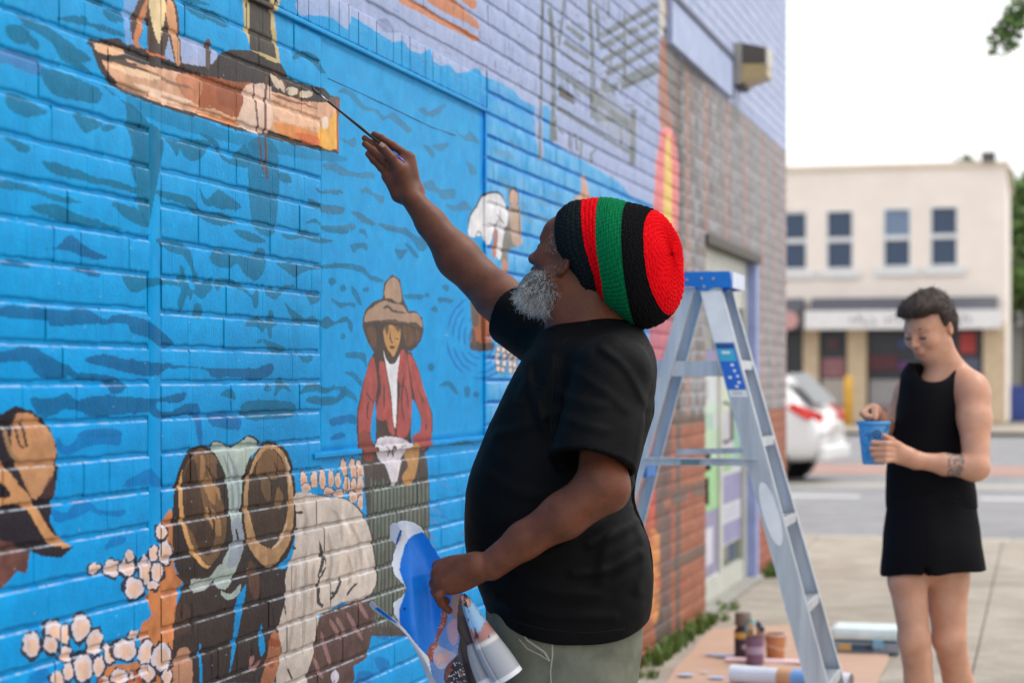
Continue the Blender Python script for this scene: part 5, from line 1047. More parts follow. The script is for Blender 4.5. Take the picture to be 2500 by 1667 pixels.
# near arm
S.cap(PD(1404, 880, 4.475), PD(1382, 1100, 4.390), .060, .053, .02); S.ell(PD(1388, 1112, 4.38), (.053, .050, .052), None, .02); S.ell(PD(1406, 1134, 4.38), (.030, .032, .028), None, .025)
S.cap(PD(1382, 1122, 4.375), PD(1295, 1184, 4.38), .055, .049, .02); S.cap(PD(1295, 1184, 4.38), PD(1205, 1240, 4.395), .049, .039, .02); S.cap(PD(1205, 1240, 4.395), PD(1128, 1298, 4.405), .039, .033, .02)
# left hand holding the print (back of the hand towards the street)
def q5(u, v, Z): return A_(P(900 + u * .2232, 1150 + v * .2232, Z))
wr = q5(1170, 1050, 4.41)
for (u, v, Z, r) in ((760, 1045, 4.45, .0155), (775, 1120, 4.42, .0165), (800, 1195, 4.405, .0165), (850, 1262, 4.41, .0155)):
    S.cap(wr, q5(u + 30, v, Z), .029, r, .012)
S.ell(q5(960, 1130, 4.425), (.046, .02, .036), None, .03)
knk = ((762, 1040, 4.455), (752, 1120, 4.425), (770, 1195, 4.41), (835, 1262, 4.41))
ft = (((735, 1130, 4.475), (790, 1180, 4.50), (840, 1170, 4.50)), ((722, 1225, 4.450), (770, 1290, 4.475), (830, 1290, 4.49)), ((735, 1310, 4.425), (775, 1395, 4.44), (850, 1420, 4.46)), ((760, 1360, 4.405), (800, 1450, 4.42), (880, 1520, 4.435)))
for (a, (b, c_, d_), r) in zip(knk, ft, (.0115, .0118, .0112, .0102)):
    a, b, c_, d_ = q5(*a), q5(*b), q5(*c_), q5(*d_)
    S.cap(a, b, r * 1.10, r, .003); S.cap(b, c_, r, r * .92, .002); S.cap(c_, d_, r * .92, r * .8, .004); S.ell(a, (r * 1.24,) * 3, None, .006); S.ell(b, (r * 1.08,) * 3, None, .003)
S.cap(q5(1060, 1010, 4.45), q5(930, 1060, 4.475), .018, .014, .015); S.cap(q5(930, 1060, 4.475), q5(850, 1160, 4.495), .0135, .0115, .006)
# right hand, palm towards the street, brush between thumb and fingers
def q1(u, v, Z): return A_(P(850 + u * .28703, 300 + v * .28703, Z))
w1 = A_(W1)
ZP = 5.10
for (u, v, r) in ((520, 300, .0165), (440, 330, .0170), (370, 380, .0165), (335, 450, .0155)): S.cap(q1(540, 600, ZP), q1(u, v, ZP + .004), .0255, r, .018)
S.ell(q1(470, 440, ZP), (.028, .013, .036), None, .02); S.cap(q1(420, 620, ZP - .004), q1(370, 480, ZP), .016, .014, .02)      # heel of the hand
S.cap(q1(500, 560, ZP - .008), q1(440, 400, ZP - .022), .019, .018, .016)                                  # ball of the thumb
FG = ((((520, 290), (390, 200), (290, 135), (222, 98)), (.0115, .0102, .0092, .0080), (0, .004, .008, .010)),
      (((440, 330), (300, 250), (205, 180), (140, 132)), (.0115, .0100, .0090, .0078), (.012, .016, .018, .018)),
      (((372, 380), (300, 320), (210, 235), (142, 180)), (.0112, .0102, .0095, .0082), (0, -.004, -.002, .002)),
      (((330, 440), (280, 385), (215, 320), (165, 265)), (.0100, .0090, .0082, .0070), (.006, .004, .002, .002)))
for pts, rs, dz in FG:
    q = [q1(a, b, ZP + z) for (a, b), z in zip(pts, dz)]
    for i in range(3):
        S.cap(q[i], q[i + 1], rs[i], rs[i + 1], .0035)
        if i: S.ell(q[i], (rs[i] * 1.06,) * 3, None, .003)
tp = [q1(440, 400, ZP - .022), q1(370, 300, ZP - .032), q1(292, 205, ZP - .030)]
S.cap(tp[0], tp[1], .0165, .0120, .010); S.cap(tp[1], tp[2], .0120, .0105, .004); S.ell(tp[1], (.0130,) * 3, None, .004)
body_me = S.mesh('body', .0031)
body = link('body', body_me, M_SKIN, man)
# nails and eyes
def nail(c, n, up, w, l, par):
    n = Vector(n).normalized(); up = Vector(up).normalized(); x = up.cross(n).normalized(); up = n.cross(x); q = MB(); V = []; F = []
    for i in range(7):
        for j in range(6):
            a = (i / 6 - .5) * 2; b = (j / 5 - .5) * 2; rr_ = math.sqrt(max(0, 1 - .35 * a ** 4 - .35 * b ** 4 * (1 if b > 0 else .6))); V.append(Vector(c) + x * w * a * (1 - .15 * abs(b) ** 3) + up * l * b + n * (.0012 - .0022 * a * a - .0008 * b * b))
    for i in range(6):
        for j in range(5): F.append((i * 6 + j, (i + 1) * 6 + j, (i + 1) * 6 + j + 1, i * 6 + j + 1))
    q.add(V, F); o = q.build('nail', M_NAIL, par, True); return o
d = tp[2] - tp[1]; nail(tp[2] + A_(-FW) * .0098 + d * .10 + A_(RT) * .001, -A_(FW) * .95 - A_(RT) * .2, d, .0062, .0072, body)
for sy in (-1, 1):
    q = MB(); e = H(.0762, sy * .032, .0078); q.lathe(e, [(.0002, -.0150), (.006, -.0138), (.011, -.0103), (.0140, -.005), (.0150, 0), (.0140, .005), (.011, .0103), (.006, .0138), (.0002, .0150)], 16); eo = q.build('eye', M_EYE, man, True)
    g_ = HM @ A_((.92, -.10 * sy + .1, .25)); g_ /= np.linalg.norm(g_); q = MB(); q.lathe(e + g_ * .0128, [(.0001, .003), (.004, .0022), (.0062, 0), (.0001, -.002)], 14, ax=Vector(g_).to_track_quat('Z', 'Y').to_matrix()); q.build('iris', M_IRIS, eo, True)

rb_ = np.random.RandomState(12); hair_roots = [(H(.082 + .006 * k_, 0, 0) * 0 + H(.0865 - .20 * abs(y_ - .014) , sy_ * y_, .030 + rb_.uniform(-.003, .003)), HM[:, 1] * sy_ * .9 + HM[:, 2] * .3 + rb_.randn(3) * .2, .008, .0003) for sy_ in (-1, 1) for k_ in (0,) for y_ in rb_.uniform(.014, .046, 130)]
# ---- beard: curling grey strands rooted on chin and jaw
def hair_mesh(name, roots, mt, par, r0=.00035, seed=1, seg=6, label=None):
    r = np.random.RandomState(seed); n = len(roots); V = np.zeros((n, seg + 1, 3, 3)); 
    P0 = np.array([q[0] for q in roots]); D = np.array([q[1] for q in roots]); L = np.array([q[2] for q in roots]); CU = np.array([q[3] for q in roots])
    D /= np.linalg.norm(D, axis=1)[:, None]; a = np.cross(D, r.randn(n, 3)); a /= np.linalg.norm(a, axis=1)[:, None]; b = np.cross(D, a); ph = r.rand(n) * 6.28; fr = r.uniform(1.2, 3.0, n)
    bend = r.randn(n, 3) * .5
    for i in range(seg + 1):
        t = i / seg; c = P0 + D * (L * t)[:, None] + bend * (L * t * t * .35)[:, None] + (a * np.cos(ph + fr * 6.28 * t)[:, None] + b * np.sin(ph + fr * 6.28 * t)[:, None]) * (CU * min(1, t * 2.2))[:, None]
        w_ = r0 * (1 - .65 * t)
        for k in range(3):
            an = 2 * math.pi * k / 3; V[:, i, k] = c + (a * math.cos(an) + b * math.sin(an)) * w_
    base = (np.arange(n) * (seg + 1) * 3)[:, None, None]; i_ = np.arange(seg)[None, :, None] * 3; k_ = np.arange(3)[None, None, :]; k2 = (k_ + 1) % 3
    Q = np.stack([base + i_ + k_, base + i_ + k2, base + i_ + 3 + k2, base + i_ + 3 + k_], -1).reshape(-1, 4)
    return link(name, np_mesh(name, V.reshape(-1, 3), Q), mt, par)
M_BEARD = N('grey_hair'); gg = M_BEARD.n('ShaderNodeNewGeometry').outputs['Random Per Island']; M_BEARD.set(Base_Color=M_BEARD.ramp(gg, [(.12, L4(80, 80, 80)), (.8, L4(240, 240, 240)), (.4, L4(180, 180, 180))]), Roughness=.5); M_BEARD = M_BEARD.m
rs = np.random.RandomState(7); roots = []
def q2(u, v): return A_(P(1200 + u * .2551, 450 + v * .2551, 4.66))
bp = [(375, 880), (420, 850), (500, 850), (560, 870), (590, 940), (590, 1040), (560, 1150), (520, 1230), (430, 1235), (350, 1225), (280, 1180), (225, 1130), (210, 1060), (250, 1010), (300, 960), (340, 900)]
bpa = np.array(bp, float)
def inside(pt, pg):
    x, y = pt; c = False; j = len(pg) - 1
    for i in range(len(pg)):
        if ((pg[i][1] > y) != (pg[j][1] > y)) and (x < (pg[j][0] - pg[i][0]) * (y - pg[i][1]) / (pg[j][1] - pg[i][1]) + pg[i][0]): c = not c
        j = i
    return c
while len(roots) < 5200:
    x, y = rs.uniform(205, 600), rs.uniform(825, 1240)
    if not inside((x, y), bp): continue
    # the beard is a volume: near cheek side, front and far side
    cxx = 430; half = .062 * math.sqrt(max(.05, 1 - ((y - 1000) / 300) ** 2)); zz_ = rs.uniform(-1, 1); zo = 4.70 + zz_ * half
    p = A_(P(1200 + (x + 45) * .2551, 450 + (y - 22) * .2551, zo)); dr = -A_(RT) * (.35 + .9 * (430 - x) / 250) - A_(UP) * (.75 + .5 * (y - 1000) / 200) - A_(FW) * (.35 * (-zz_)) * -1 + rs.randn(3) * .42
    dr = -A_(RT) * (.25 + .8 * (430 - x) / 250) - A_(UP) * (.65 + .6 * (y - 1000) / 220) + A_(FW) * zz_ * .35 + rs.randn(3) * .38
    roots.append((p, dr, rs.uniform(.014, .026) * (.55 if y < 900 else 1), rs.uniform(.0012, .0030)))
hair_mesh('beard', roots, M_BEARD, man, .00042, 3, 7)
S2 = SDF(); S2.ell(A_(P(1200 + 425 * .2551, 450 + 1020 * .2551, 4.70)), (.040, .05, .044), None, .02); S2.ell(A_(P(1200 + 370 * .2551, 450 + 1100 * .2551, 4.70)), (.030, .04, .024), None, .03); S2.ell(A_(P(1200 + 480 * .2551, 450 + 930 * .2551, 4.69)), (.028, .05, .022), None, .02)
link('beard_underlayer', S2.mesh('beard_core', .004), mat('grey_hair_dark', (104, 102, 100), .9, var=.4, scale=150, bump=1, bscale=500, bdist=.003), man)
co = np.empty(len(body_me.vertices) * 3, np.float32); body_me.vertices.foreach_get('co', co); co = co.reshape(-1, 3).astype(float); no = np.empty(len(co) * 3, np.float32); body_me.vertices.foreach_get('normal', no); no = no.reshape(-1, 3)
loc = (co - HC) @ HM; hd_ = np.linalg.norm(loc, axis=1) < .16
z1 = np.where(hd_ & (loc[:, 2] < -.034) & (loc[:, 2] > -.052) & (loc[:, 0] > .070) & (np.abs(loc[:, 1]) < .04))[0]; z2 = np.where(hd_ & (loc[:, 2] < -.02 - (loc[:, 0] - .0) * .35) & (loc[:, 2] > -.085) & (loc[:, 0] > .0) & (loc[:, 0] < .09) & (np.abs(loc[:, 1]) > .035))[0]
roots = []
for zz_, kk, l0 in ((z1, 260, .005), (z2, 520, .0035)):
    if len(zz_):
        for i in rs.choice(zz_, kk): roots.append((co[i], no[i] * .6 - HM[:, 2] * .8 + HM[:, 0] * .1 + rs.randn(3) * .3, rs.uniform(.5, 1.3) * l0, .0007))
tmp_ = np.where(hd_ & (loc[:, 2] > .0) & (loc[:, 2] < .055) & (loc[:, 0] > .005) & (loc[:, 0] < .050) & (np.abs(loc[:, 1]) > .05))[0]
for i in rs.choice(tmp_, 420): roots.append((co[i], no[i] * .4 - HM[:, 2] * .9 - HM[:, 0] * .2 + rs.randn(3) * .3, rs.uniform(.002, .006), .0007))
hair_mesh('eyebrows', hair_roots, mat('brow', (30, 24, 22), .7, bump=0), man, .0003, 4, 3)['kind'] = 'stuff'
hair_mesh('stubble', roots, M_BEARD, man, .00022, 5, 3)['kind'] = 'stuff'

# ---- knitted cap in five bands, every stitch modelled
RG = [((705, 240), (885, 1050), .40), ((790, 178), (955, 1118), .34), ((885, 160), (1062, 1122), .20), ((1040, 142), (1125, 1195), .19), ((1170, 150), (1280, 1310), .21), ((1310, 188), (1420, 1382), .24), ((1440, 218), (1575, 1345), .31), ((1560, 262), (1692, 1242), .39),
      ((1650, 330), (1748, 1105), .40), ((1700, 430), (1752, 930), .42), ((1712, 540), (1738, 790), .42), ((1718, 640), (1722, 690), .42)]
Zh = 4.70
ctrl = []
for (T, B, e) in RG:
    T, B = A_(T) * .2551 + A_((1200, 450)), A_(B) * .2551 + A_((1200, 450)); c_ = (T + B) / 2; ctrl.append((c_[0], c_[1], np.linalg.norm(B - T) / 2 / FPX * Zh, math.atan2(B[0] - T[0], B[1] - T[1]), e))
ctrl = A_(ctrl)
cap_ = empty('knitted_cap', P(1420, 640, Zh)); cap_.parent = man; cap_.matrix_parent_inverse = parent_inv(man); cap_['label'] = 'loose crocheted cap in black, red and green bands'
KC = {'black': ((12, 12, 15), .9), 'dark': ((16, 26, 30), .9), 'red': ((222, 0, 18), .8), 'green': ((0, 112, 66), .85)}
def yarn(nm, rgb):
    m_ = N('yarn_' + nm); c = m_.ramp(m_.noise(260, 4, .7), [(.25, tuple(v * .6 for v in L4(*rgb)[:3]) + (1,)), (.7, tuple(min(1, v * 1.15 + .004) for v in L4(*rgb)[:3]) + (1,))]); m_.set(Base_Color=c, Roughness=.9); m_.b.inputs['Specular IOR Level'].default_value = .06; m_.bump(m_.noise(900, 3, .7, stretch=(1, 1, 1)), .6, .001); return m_.m
YM = {k: yarn(k, v[0]) for k, v in KC.items()}
def cap_band(name, s0, s1, ym, row0):
    n = max(8, int((s1 - s0) * 28)); M = 620; ss = np.linspace(s0, s1, n); V = []
    def ring(s):
        i = int(min(max(s, 0), len(ctrl) - 1.001)); t = s - i; g_ = lambda j: ctrl[min(max(j, 0), len(ctrl) - 1)]; p0, p1, p2, p3 = g_(i - 1), g_(i), g_(i + 1), g_(i + 2)
        return .5 * (2 * p1 + (p2 - p0) * t + (2 * p0 - 5 * p1 + 4 * p2 - p3) * t * t + (3 * p1 - p0 - 3 * p2 + p3) * t ** 3)
    an = np.linspace(0, 2 * math.pi, M, endpoint=False)
    def pts(s):
        cx, cy_, r, th, e = ring(s); Zc = Zh + .02 - max(0, (cx - 1400)) / FPX * Zh * .30; c = A_(P(cx, cy_, Zc)); Uv = -A_(UP) * math.cos(th) + A_(RT) * math.sin(th); asy = float(np.interp(s, [0, 1.5, 3.5], [.62, .35, 0])); ee = e * (1 - asy * np.clip(-np.cos(an) * 1.7, 0, 1)); Vv = -A_(RT)[None] * ee[:, None] - A_(FW)[None] * math.sqrt(1 - e * e) * float(np.interp(s, [0, 2, 4, 8, 11], [1.16, 1.12, 1.02, .92, .92]))
        return c + r * (-np.cos(an)[:, None] * Uv + np.sin(an)[:, None] * Vv), r
    G = []; rr_ = []
    for s in ss: a, b = pts(s); G.append(a); rr_.append(b)
    G = np.array(G); C0 = G.mean(axis=1, keepdims=True); du = np.gradient(G, axis=0) if n > 1 else 0; dv = np.roll(G, -1, 1) - np.roll(G, 1, 1); Nn = np.cross(du, dv); Nn /= (np.linalg.norm(Nn, axis=2)[..., None] + 1e-9)
    if ((G - C0) * Nn).sum() < 0: Nn = -Nn
    # arc length along the meridian sets the crochet rows
    seg = np.linalg.norm(np.diff(G, axis=0), axis=2).mean(axis=1); arc = np.concatenate([[0], np.cumsum(seg)]) + row0
    pit = .0082; rown = arc / pit; rf = rown - np.floor(rown); ri = np.floor(rown).astype(int)
    circ = 2 * math.pi * np.array(rr_); ns = np.maximum(8, (circ / .0115).astype(int))
    nst = max(8, int(np.median(ns))); 
    amp = .0036
    rowp = np.sqrt(np.clip(1 - (2 * rf - 1) ** 2, 0, 1))[:, None]
    phs = an[None] * nst / (2 * math.pi) + (ri % 2)[:, None] * .5 + rf[:, None] * .35 ; st = np.abs(np.sin(phs * math.pi)) ** .8
    jit = np.sin(an[None] * 17 + ri[:, None] * 3.1) * .0006 + np.sin(an[None] * 5 + 1) * .0015
    D = amp * (rowp * (.15 + .85 * st)) - .0008 + jit
    G = G + Nn * D[..., None]
    idx = np.arange(n * M).reshape(n, M); Q = np.stack([idx[:-1], np.roll(idx[:-1], -1, 1), np.roll(idx[1:], -1, 1), idx[1:]], -1).reshape(-1, 4)
    o = link(name, np_mesh(name, G.reshape(-1, 3), Q), YM[ym], cap_); rf_ = (G, Nn)
    return o, arc[-1], rf_
bands = [('brim_band', 0, 2.0, 'dark'), ('red_stripe', 2.0, 3.0, 'red'), ('green_stripe', 3.0, 5.0, 'green'), ('black_stripe', 5.0, 7.0, 'black'), ('crown_disc', 7.0, 11.0, 'red')]
row0 = 0; fz_ = []
for nm, a, b, y_ in bands:
    o, row0, (G, Nn) = cap_band(nm, a, b, y_, row0)
    r_ = np.random.RandomState(4); k = 1500; i = r_.randint(0, G.shape[0], k); j = r_.randint(0, G.shape[1], k)
    rt_ = [(G[i[q], j[q]], Nn[i[q], j[q]] + r_.randn(3) * .7, r_.uniform(.002, .005), .0008) for q in range(k)]
    hair_mesh('yarn_fuzz', rt_, YM[y_], o, .00018, 6, 3)
# thick rolled edge of the brim
q = MB(); e0 = []
cx, cy_, r_b, th, e = ctrl[0]
for a in np.linspace(0, 2 * math.pi, 60, endpoint=False):
    c = A_(P(cx, cy_, Zh + .02)); Uv = -A_(UP) * math.cos(th) + A_(RT) * math.sin(th); Vv = -A_(RT) * e * (1 - .62 * min(1, max(0, -math.cos(a) * 1.7))) - A_(FW) * math.sqrt(1 - e * e) * 1.16; e0.append(c + (r_b - .003) * (-math.cos(a) * Uv + math.sin(a) * Vv))
q.tube(e0 + [e0[0]], .0055, 8, False); q.build('brim_edge', YM['dark'], cap_, True)

# ---- T-shirt
M_SHIRT = N('black_cotton'); M_SHIRT.set(Base_Color=M_SHIRT.ramp(M_SHIRT.noise(14, 4), [(.3, (.0018, .0018, .0023, 1)), (.7, (.0032, .0032, .0039, 1))]), Roughness=.62); M_SHIRT.b.inputs['Specular IOR Level'].default_value = .09
M_SHIRT.bump(M_SHIRT.math('ADD', M_SHIRT.noise(1500, 2, .5), M_SHIRT.math('MULTIPLY', M_SHIRT.noise(26, 3, .5, dist=1.2), 3.0)), .5, .0012); M_SHIRT = M_SHIRT.m
M_SEAM = mat('black_rib', (13, 13, 15), .8, bump=.4, bscale=900, spec=.2)
def loft(sl, dep=1.0, pw=2.3):        # slices: (v, left u, right u, depth half, Z centre)
    sl = A_(sl); Zc = sl[:, 4]; z = EYE + Zc * (922 - sl[:, 0]) / FPX; cx = ((sl[:, 1] + sl[:, 2]) / 2 - 1250) / FPX * Zc; hw = (sl[:, 2] - sl[:, 1]) / 2 / FPX * Zc; o = np.argsort(z); z, cx, hw, dh, Zc = z[o], cx[o], hw[o], sl[:, 3][o], Zc[o]
    f = A_(FW); r = A_(RT); cp = A_(CP)
    def fn(p):
        q = p - cp; x = q @ r; y = q @ f; zz_ = p[:, 2]
        c = np.interp(zz_, z, cx); w_ = np.interp(zz_, z, hw); d_ = np.interp(zz_, z, dh); yc = np.interp(zz_, z, Zc)
        k = ((np.abs((x - c) / w_)) ** pw + (np.abs((y - yc) / d_)) ** pw) ** (1 / pw); dd = (k - 1) * np.minimum(w_, d_) * .9
        return np.maximum(dd, np.maximum(zz_ - z[-1], z[0] - zz_))
    ctr = cp + f * Zc.mean() + r * cx.mean(); ctr = A_((ctr[0], ctr[1], (z[0] + z[-1]) / 2)); return fn, ctr, math.sqrt(max(hw.max(), dh.max()) ** 2 * 1.6 + ((z[-1] - z[0]) / 2) ** 2)
def smooth_sl(sl, n=6):
    sl = A_(sl); t = np.arange(len(sl)); tt = np.linspace(0, len(sl) - 1, (len(sl) - 1) * n + 1); out = []
    for a in tt:
        i = int(min(a, len(sl) - 2)); f = a - i; g_ = lambda j: sl[min(max(j, 0), len(sl) - 1)]; p0, p1, p2, p3 = g_(i - 1), g_(i), g_(i + 1), g_(i + 2)
        out.append(.5 * (2 * p1 + (p2 - p0) * f + (2 * p0 - 5 * p1 + 4 * p2 - p3) * f * f + (3 * p1 - p0 - 3 * p2 + p3) * f ** 3))
    return out
TS = [(772, 1385, 1500, .06, 4.70), (790, 1352, 1535, .10, 4.70), (815, 1322, 1556, .135, 4.69), (850, 1290, 1576, .165, 4.68), (903, 1258, 1592, .180, 4.67), (996, 1215, 1600, .188, 4.66), (1070, 1180, 1580, .188, 4.66), (1170, 1142, 1556, .195, 4.66), (1224, 1134, 1552, .20, 4.66), (1290, 1134, 1576, .205, 4.66), (1347, 1139, 1592, .205, 4.66), (1427, 1165, 1597, .205, 4.66), (1500, 1188, 1588, .20, 4.66), (1575, 1200, 1565, .195, 4.66)]
T = SDF(); fn, c_, rd = loft(smooth_sl(TS)); T.fn(fn, c_, rd, .02)
def sleeve(a, b, r0, r1, ri, t0):
    a = A_(a); b = A_(b); L = np.linalg.norm(b - a); ax = (b - a) / L
    def f(p):
        q = p - a; t = q @ ax; rad = np.linalg.norm(q - t[:, None] * ax, axis=1); d = rad - (r0 + (r1 - r0) * np.clip(t / L, 0, 1)); d = np.where(t < 0, np.linalg.norm(q, axis=1) - r0, d)
        d = np.maximum(d, t - L); return np.maximum(d, -np.maximum(rad - ri, t0 - t))
    T.fn(f, (a + b) / 2, L / 2 + r0 + .02, .022)
T.cap(PD(1345, 822, 4.74), PD(1290, 795, 4.84), .095, .085, .05)
T.cap(PD(1348, 812, 4.69), PD(1408, 800, 4.69), .070, .072, .05)
T.cap(PD(1408, 838, 4.60), PD(1404, 862, 4.50), .088, .086, .05)
sleeve(PD(1290, 795, 4.84), PD(1180, 722, 4.95), .086, .080, .068, .05)          # far sleeve
sleeve(PD(1404, 862, 4.475), PD(1360, 1070, 4.395), .089, .101, .078, .13)       # near sleeve
cp_, f_, r_v = A_(CP), A_(FW), A_(RT)
def uv_(p): q = p - cp_; Z = q @ f_; return 1250 + FPX * (q @ r_v) / Z, 922 - FPX * q[:, 2] / Z, Z
FOLD = [((1492, 1225), (1380, 1270), (1230, 1330), 11, .005), ((1490, 1255), (1400, 1320), (1260, 1380), 12, .005), ((1530, 1240), (1480, 1330), (1470, 1420), 12, .005), ((1545, 1180), (1500, 1215), (1440, 1235), 9, .006), ((1350, 880), (1320, 980), (1335, 1060), 10, .0035), ((1400, 905), (1470, 950), (1530, 1000), 10, .0025),
        ((1470, 850), (1530, 900), (1580, 990), 8, .004), ((1270, 860), (1300, 960), (1330, 1040), 10, .0035), ((1210, 1060), (1290, 1040), (1340, 1010), 10, .004), ((1575, 1000), (1560, 1100), (1540, 1170), 7, .002), ((1240, 1400), (1340, 1440), (1460, 1450), 12, .004), ((1210, 1460), (1330, 1500), (1500, 1505), 10, .003),
        ((1560, 1290), (1575, 1350), (1560, 1440), 10, .004), ((1400, 1400), (1490, 1390), (1560, 1350), 9, .005), ((1360, 1010), (1420, 1035), (1480, 1050), 9, .0022), ((1360, 960), (1420, 980), (1480, 990), 10, .0024), ((1180, 1150), (1260, 1200), (1330, 1210), 12, .003), ((1440, 1330), (1510, 1300), (1555, 1270), 9, .006), ((1275, 830), (1290, 900), (1265, 980), 8, .003)]
def folds(p):
    u, v, Z = uv_(p); o = npn(p, 14, 2) * .0030 + npn(p, 34, 5) * .0018 + npn(p * A_((1, 1, 2.2)), 55, 7) * .0007; near = Z < 4.66
    for a, b, c, w_, am in FOLD:
        pts = crom([a, b, c], 4, False); best = np.full(len(p), 1e9); 
        for i in range(len(pts) - 1):
            x0, y0 = pts[i]; x1, y1 = pts[i + 1]; dx_, dy_ = x1 - x0, y1 - y0; t = np.clip(((u - x0) * dx_ + (v - y0) * dy_) / (dx_ * dx_ + dy_ * dy_), 0, 1); d2 = (u - x0 - t * dx_) ** 2 + (v - y0 - t * dy_) ** 2; best = np.minimum(best, d2)
        am = am * 1.7; o = o - am * np.exp(-best / (2 * w_ * w_)) * near + am * .8 * np.exp(-best / (2 * (w_ * 2.4) ** 2)) * near
    return np.clip(o, -.006, .009)
T.fn(folds, (0, 0, 0), 99, 0, 'add')
# neck opening
nc = A_(PD(1345, 742, 4.69)); nd = A_(UP) * .86 - A_(RT) * .45; nd /= np.linalg.norm(nd)
T.fn(lambda p: np.maximum(np.linalg.norm((p - nc) - ((p - nc) @ nd)[:, None] * nd, axis=1) - .080, -.046 - (p - nc) @ nd), nc, .3, .006, 's')
# hem
def hemcut(p):
    u, v, Z = uv_(p); x = (u - 1380) / 200.0; zh = .755 + .030 * np.clip(-x, 0, 2) ** 2 * 2.2 + .035 * np.clip(x, 0, 2) ** 4; return p[:, 2] - zh
T.fn(lambda p: hemcut(p), (0, 0, 0), 99, .003, 's')
tee = link('t_shirt', T.mesh('t_shirt', .0042, bounds=([min(PD(1080, 900, 4.95)[0], PD(1700, 900, 4.3)[0]) - .35, 3.85, .66], [2.3, 5.35, 1.60])), M_SHIRT, man)
# stitched hems, collar rib, pocket outline and shoulder seam as raised threads
TH_ = MB()
col_pts = []
for a in np.linspace(0, 2 * math.pi, 40, endpoint=False):
    ax1 = A_(FW); ax2 = np.cross(nd, ax1); col_pts.append(nc - nd * .052 + .0825 * (ax1 * math.cos(a) + ax2 * math.sin(a)))

qc = MB(); qc.tube([Vector(nc - nd * .047 + .0815 * (A_(FW) * math.cos(a) + np.cross(nd, A_(FW)) * math.sin(a))) for a in np.linspace(0, 2 * math.pi, 49)], .0065, 8, False); qc.build('collar', M_SEAM, tee, True)
# ---- trousers
M_KH = N('olive_twill'); M_KH.set(Base_Color=M_KH.ramp(M_KH.noise(20, 5), [(.3, L4(88, 90, 78)), (.7, L4(112, 114, 100))]), Roughness=.85); M_KH.bump(M_KH.noise(900, 2, .5, stretch=(1, 1, .4)), .3, .001); M_KH = M_KH.m
PT = SDF()
TP = [(1400, 1182, 1560, .17, 4.66), (1480, 1184, 1566, .18, 4.66), (1560, 1190, 1568, .185, 4.66), (1640, 1200, 1560, .185, 4.66), (1740, 1215, 1545, .18, 4.66)]
fn, c_, rd = loft(smooth_sl(TP)); PT.fn(fn, c_, rd, .03)
for dz, uu in ((-.09, 1), (.10, -1)):
    PT.cap(P(1400 + uu * 10, 1690, 4.66 + dz), P(1390 + uu * 20, 1960, 4.66 + dz), .098, .075, .05); PT.cap(P(1390 + uu * 20, 1960, 4.66 + dz), P(1410 + uu * 15, 2260, 4.66 + dz), .075, .062, .03)
PT.fn(lambda p: npn(p, 16, 9) * .004 + npn(p, 40, 3) * .0015, (0, 0, 0), 99, 0, 'add')
zt_ = A_(P(1400, 2265, 4.66))[2]; PT.fn(lambda p: p[:, 2] - zt_, (0, 0, 0), 99, .002, 's')
trs = link('trousers', PT.mesh('trousers', .0065), M_KH, man)
def uv_surface(me, u, v, Zmax):   # nearest vertex of the near side under a picture point
    co = np.empty(len(me.vertices) * 3, np.float32); me.vertices.foreach_get('co', co); co = co.reshape(-1, 3).astype(float); U, V_, Z = uv_(co); d = (U - u) ** 2 + (V_ - v) ** 2 + np.where(Z > Zmax, 1e6, 0); i = d.argmin(); return co[i]
q = MB(); pts = [uv_surface(trs.data, *t, 4.66) - f_ * .002 for t in ((1268, 1528), (1290, 1560), (1330, 1590), (1338, 1610))]; q.tube(pts, .0028, 6); q.tube([uv_surface(trs.data, *t, 4.66) - f_ * .001 for t in ((1348, 1562), (1346, 1600), (1344, 1640), (1344, 1690))], .0022, 6)
q.tube([uv_surface(trs.data, *t, 4.66) - f_ * .001 for t in ((1338, 1612), (1320, 1600), (1290, 1580), (1270, 1560))], .0016, 6); q.build('pocket_seam', mat('seam_thread', (150, 150, 136), .8), trs)
def seam(mesh, uvs, r, mt, name, par, Zm=4.66, off=.0005):
    P_ = crom(uvs, 5, False); pts = [uv_surface(mesh, a, b, Zm) - f_ * off for a, b in P_]
    pts = [sum(pts[max(0, i - 1):i + 2]) / len(pts[max(0, i - 1):i + 2]) for i in range(len(pts))]
    q = MB(); q.tube(pts, r, 6); return q.build(name, mt, par, True)
seam(tee.data, [(1353, 858), (1400, 815), (1440, 790), (1490, 785)], .0016, M_SEAM, 'shoulder_seam', tee)
seam(tee.data, [(1352, 862), (1350, 920), (1348, 1000), (1344, 1100)], .0014, M_SEAM, 'armhole_seam', tee)
seam(tee.data, [(1345, 1112), (1400, 1110), (1460, 1116), (1540, 1130)], .0013, M_SEAM, 'sleeve_hem', tee, 4.6)
seam(tee.data, [(1210, 1500), (1270, 1520), (1350, 1538), (1450, 1542), (1530, 1534)], .0014, M_SEAM, 'bottom_hem', tee)
seam(tee.data, [(1278, 915), (1300, 935), (1330, 950)], .0013, M_SEAM, 'pocket_edge', tee)
for dz in (-.09, .10):
    q = SDF(); b = A_(P(1410, 2300, 4.66 + dz)); b[2] = .04; q.cap(b + A_((.02, 0, .0)), b - r_v * .16, .045, .038, .03); q.cap(b - r_v * .05 + A_((0, 0, .03)), b + A_((.01, 0, .05)), .04, .045, .03); q.fn(lambda p: p[:, 2] - .004, (0, 0, 0), 99, .002, 's'); link('shoe', q.mesh('shoe', .006), mat('dark_shoe', (38, 38, 40), .7), man)

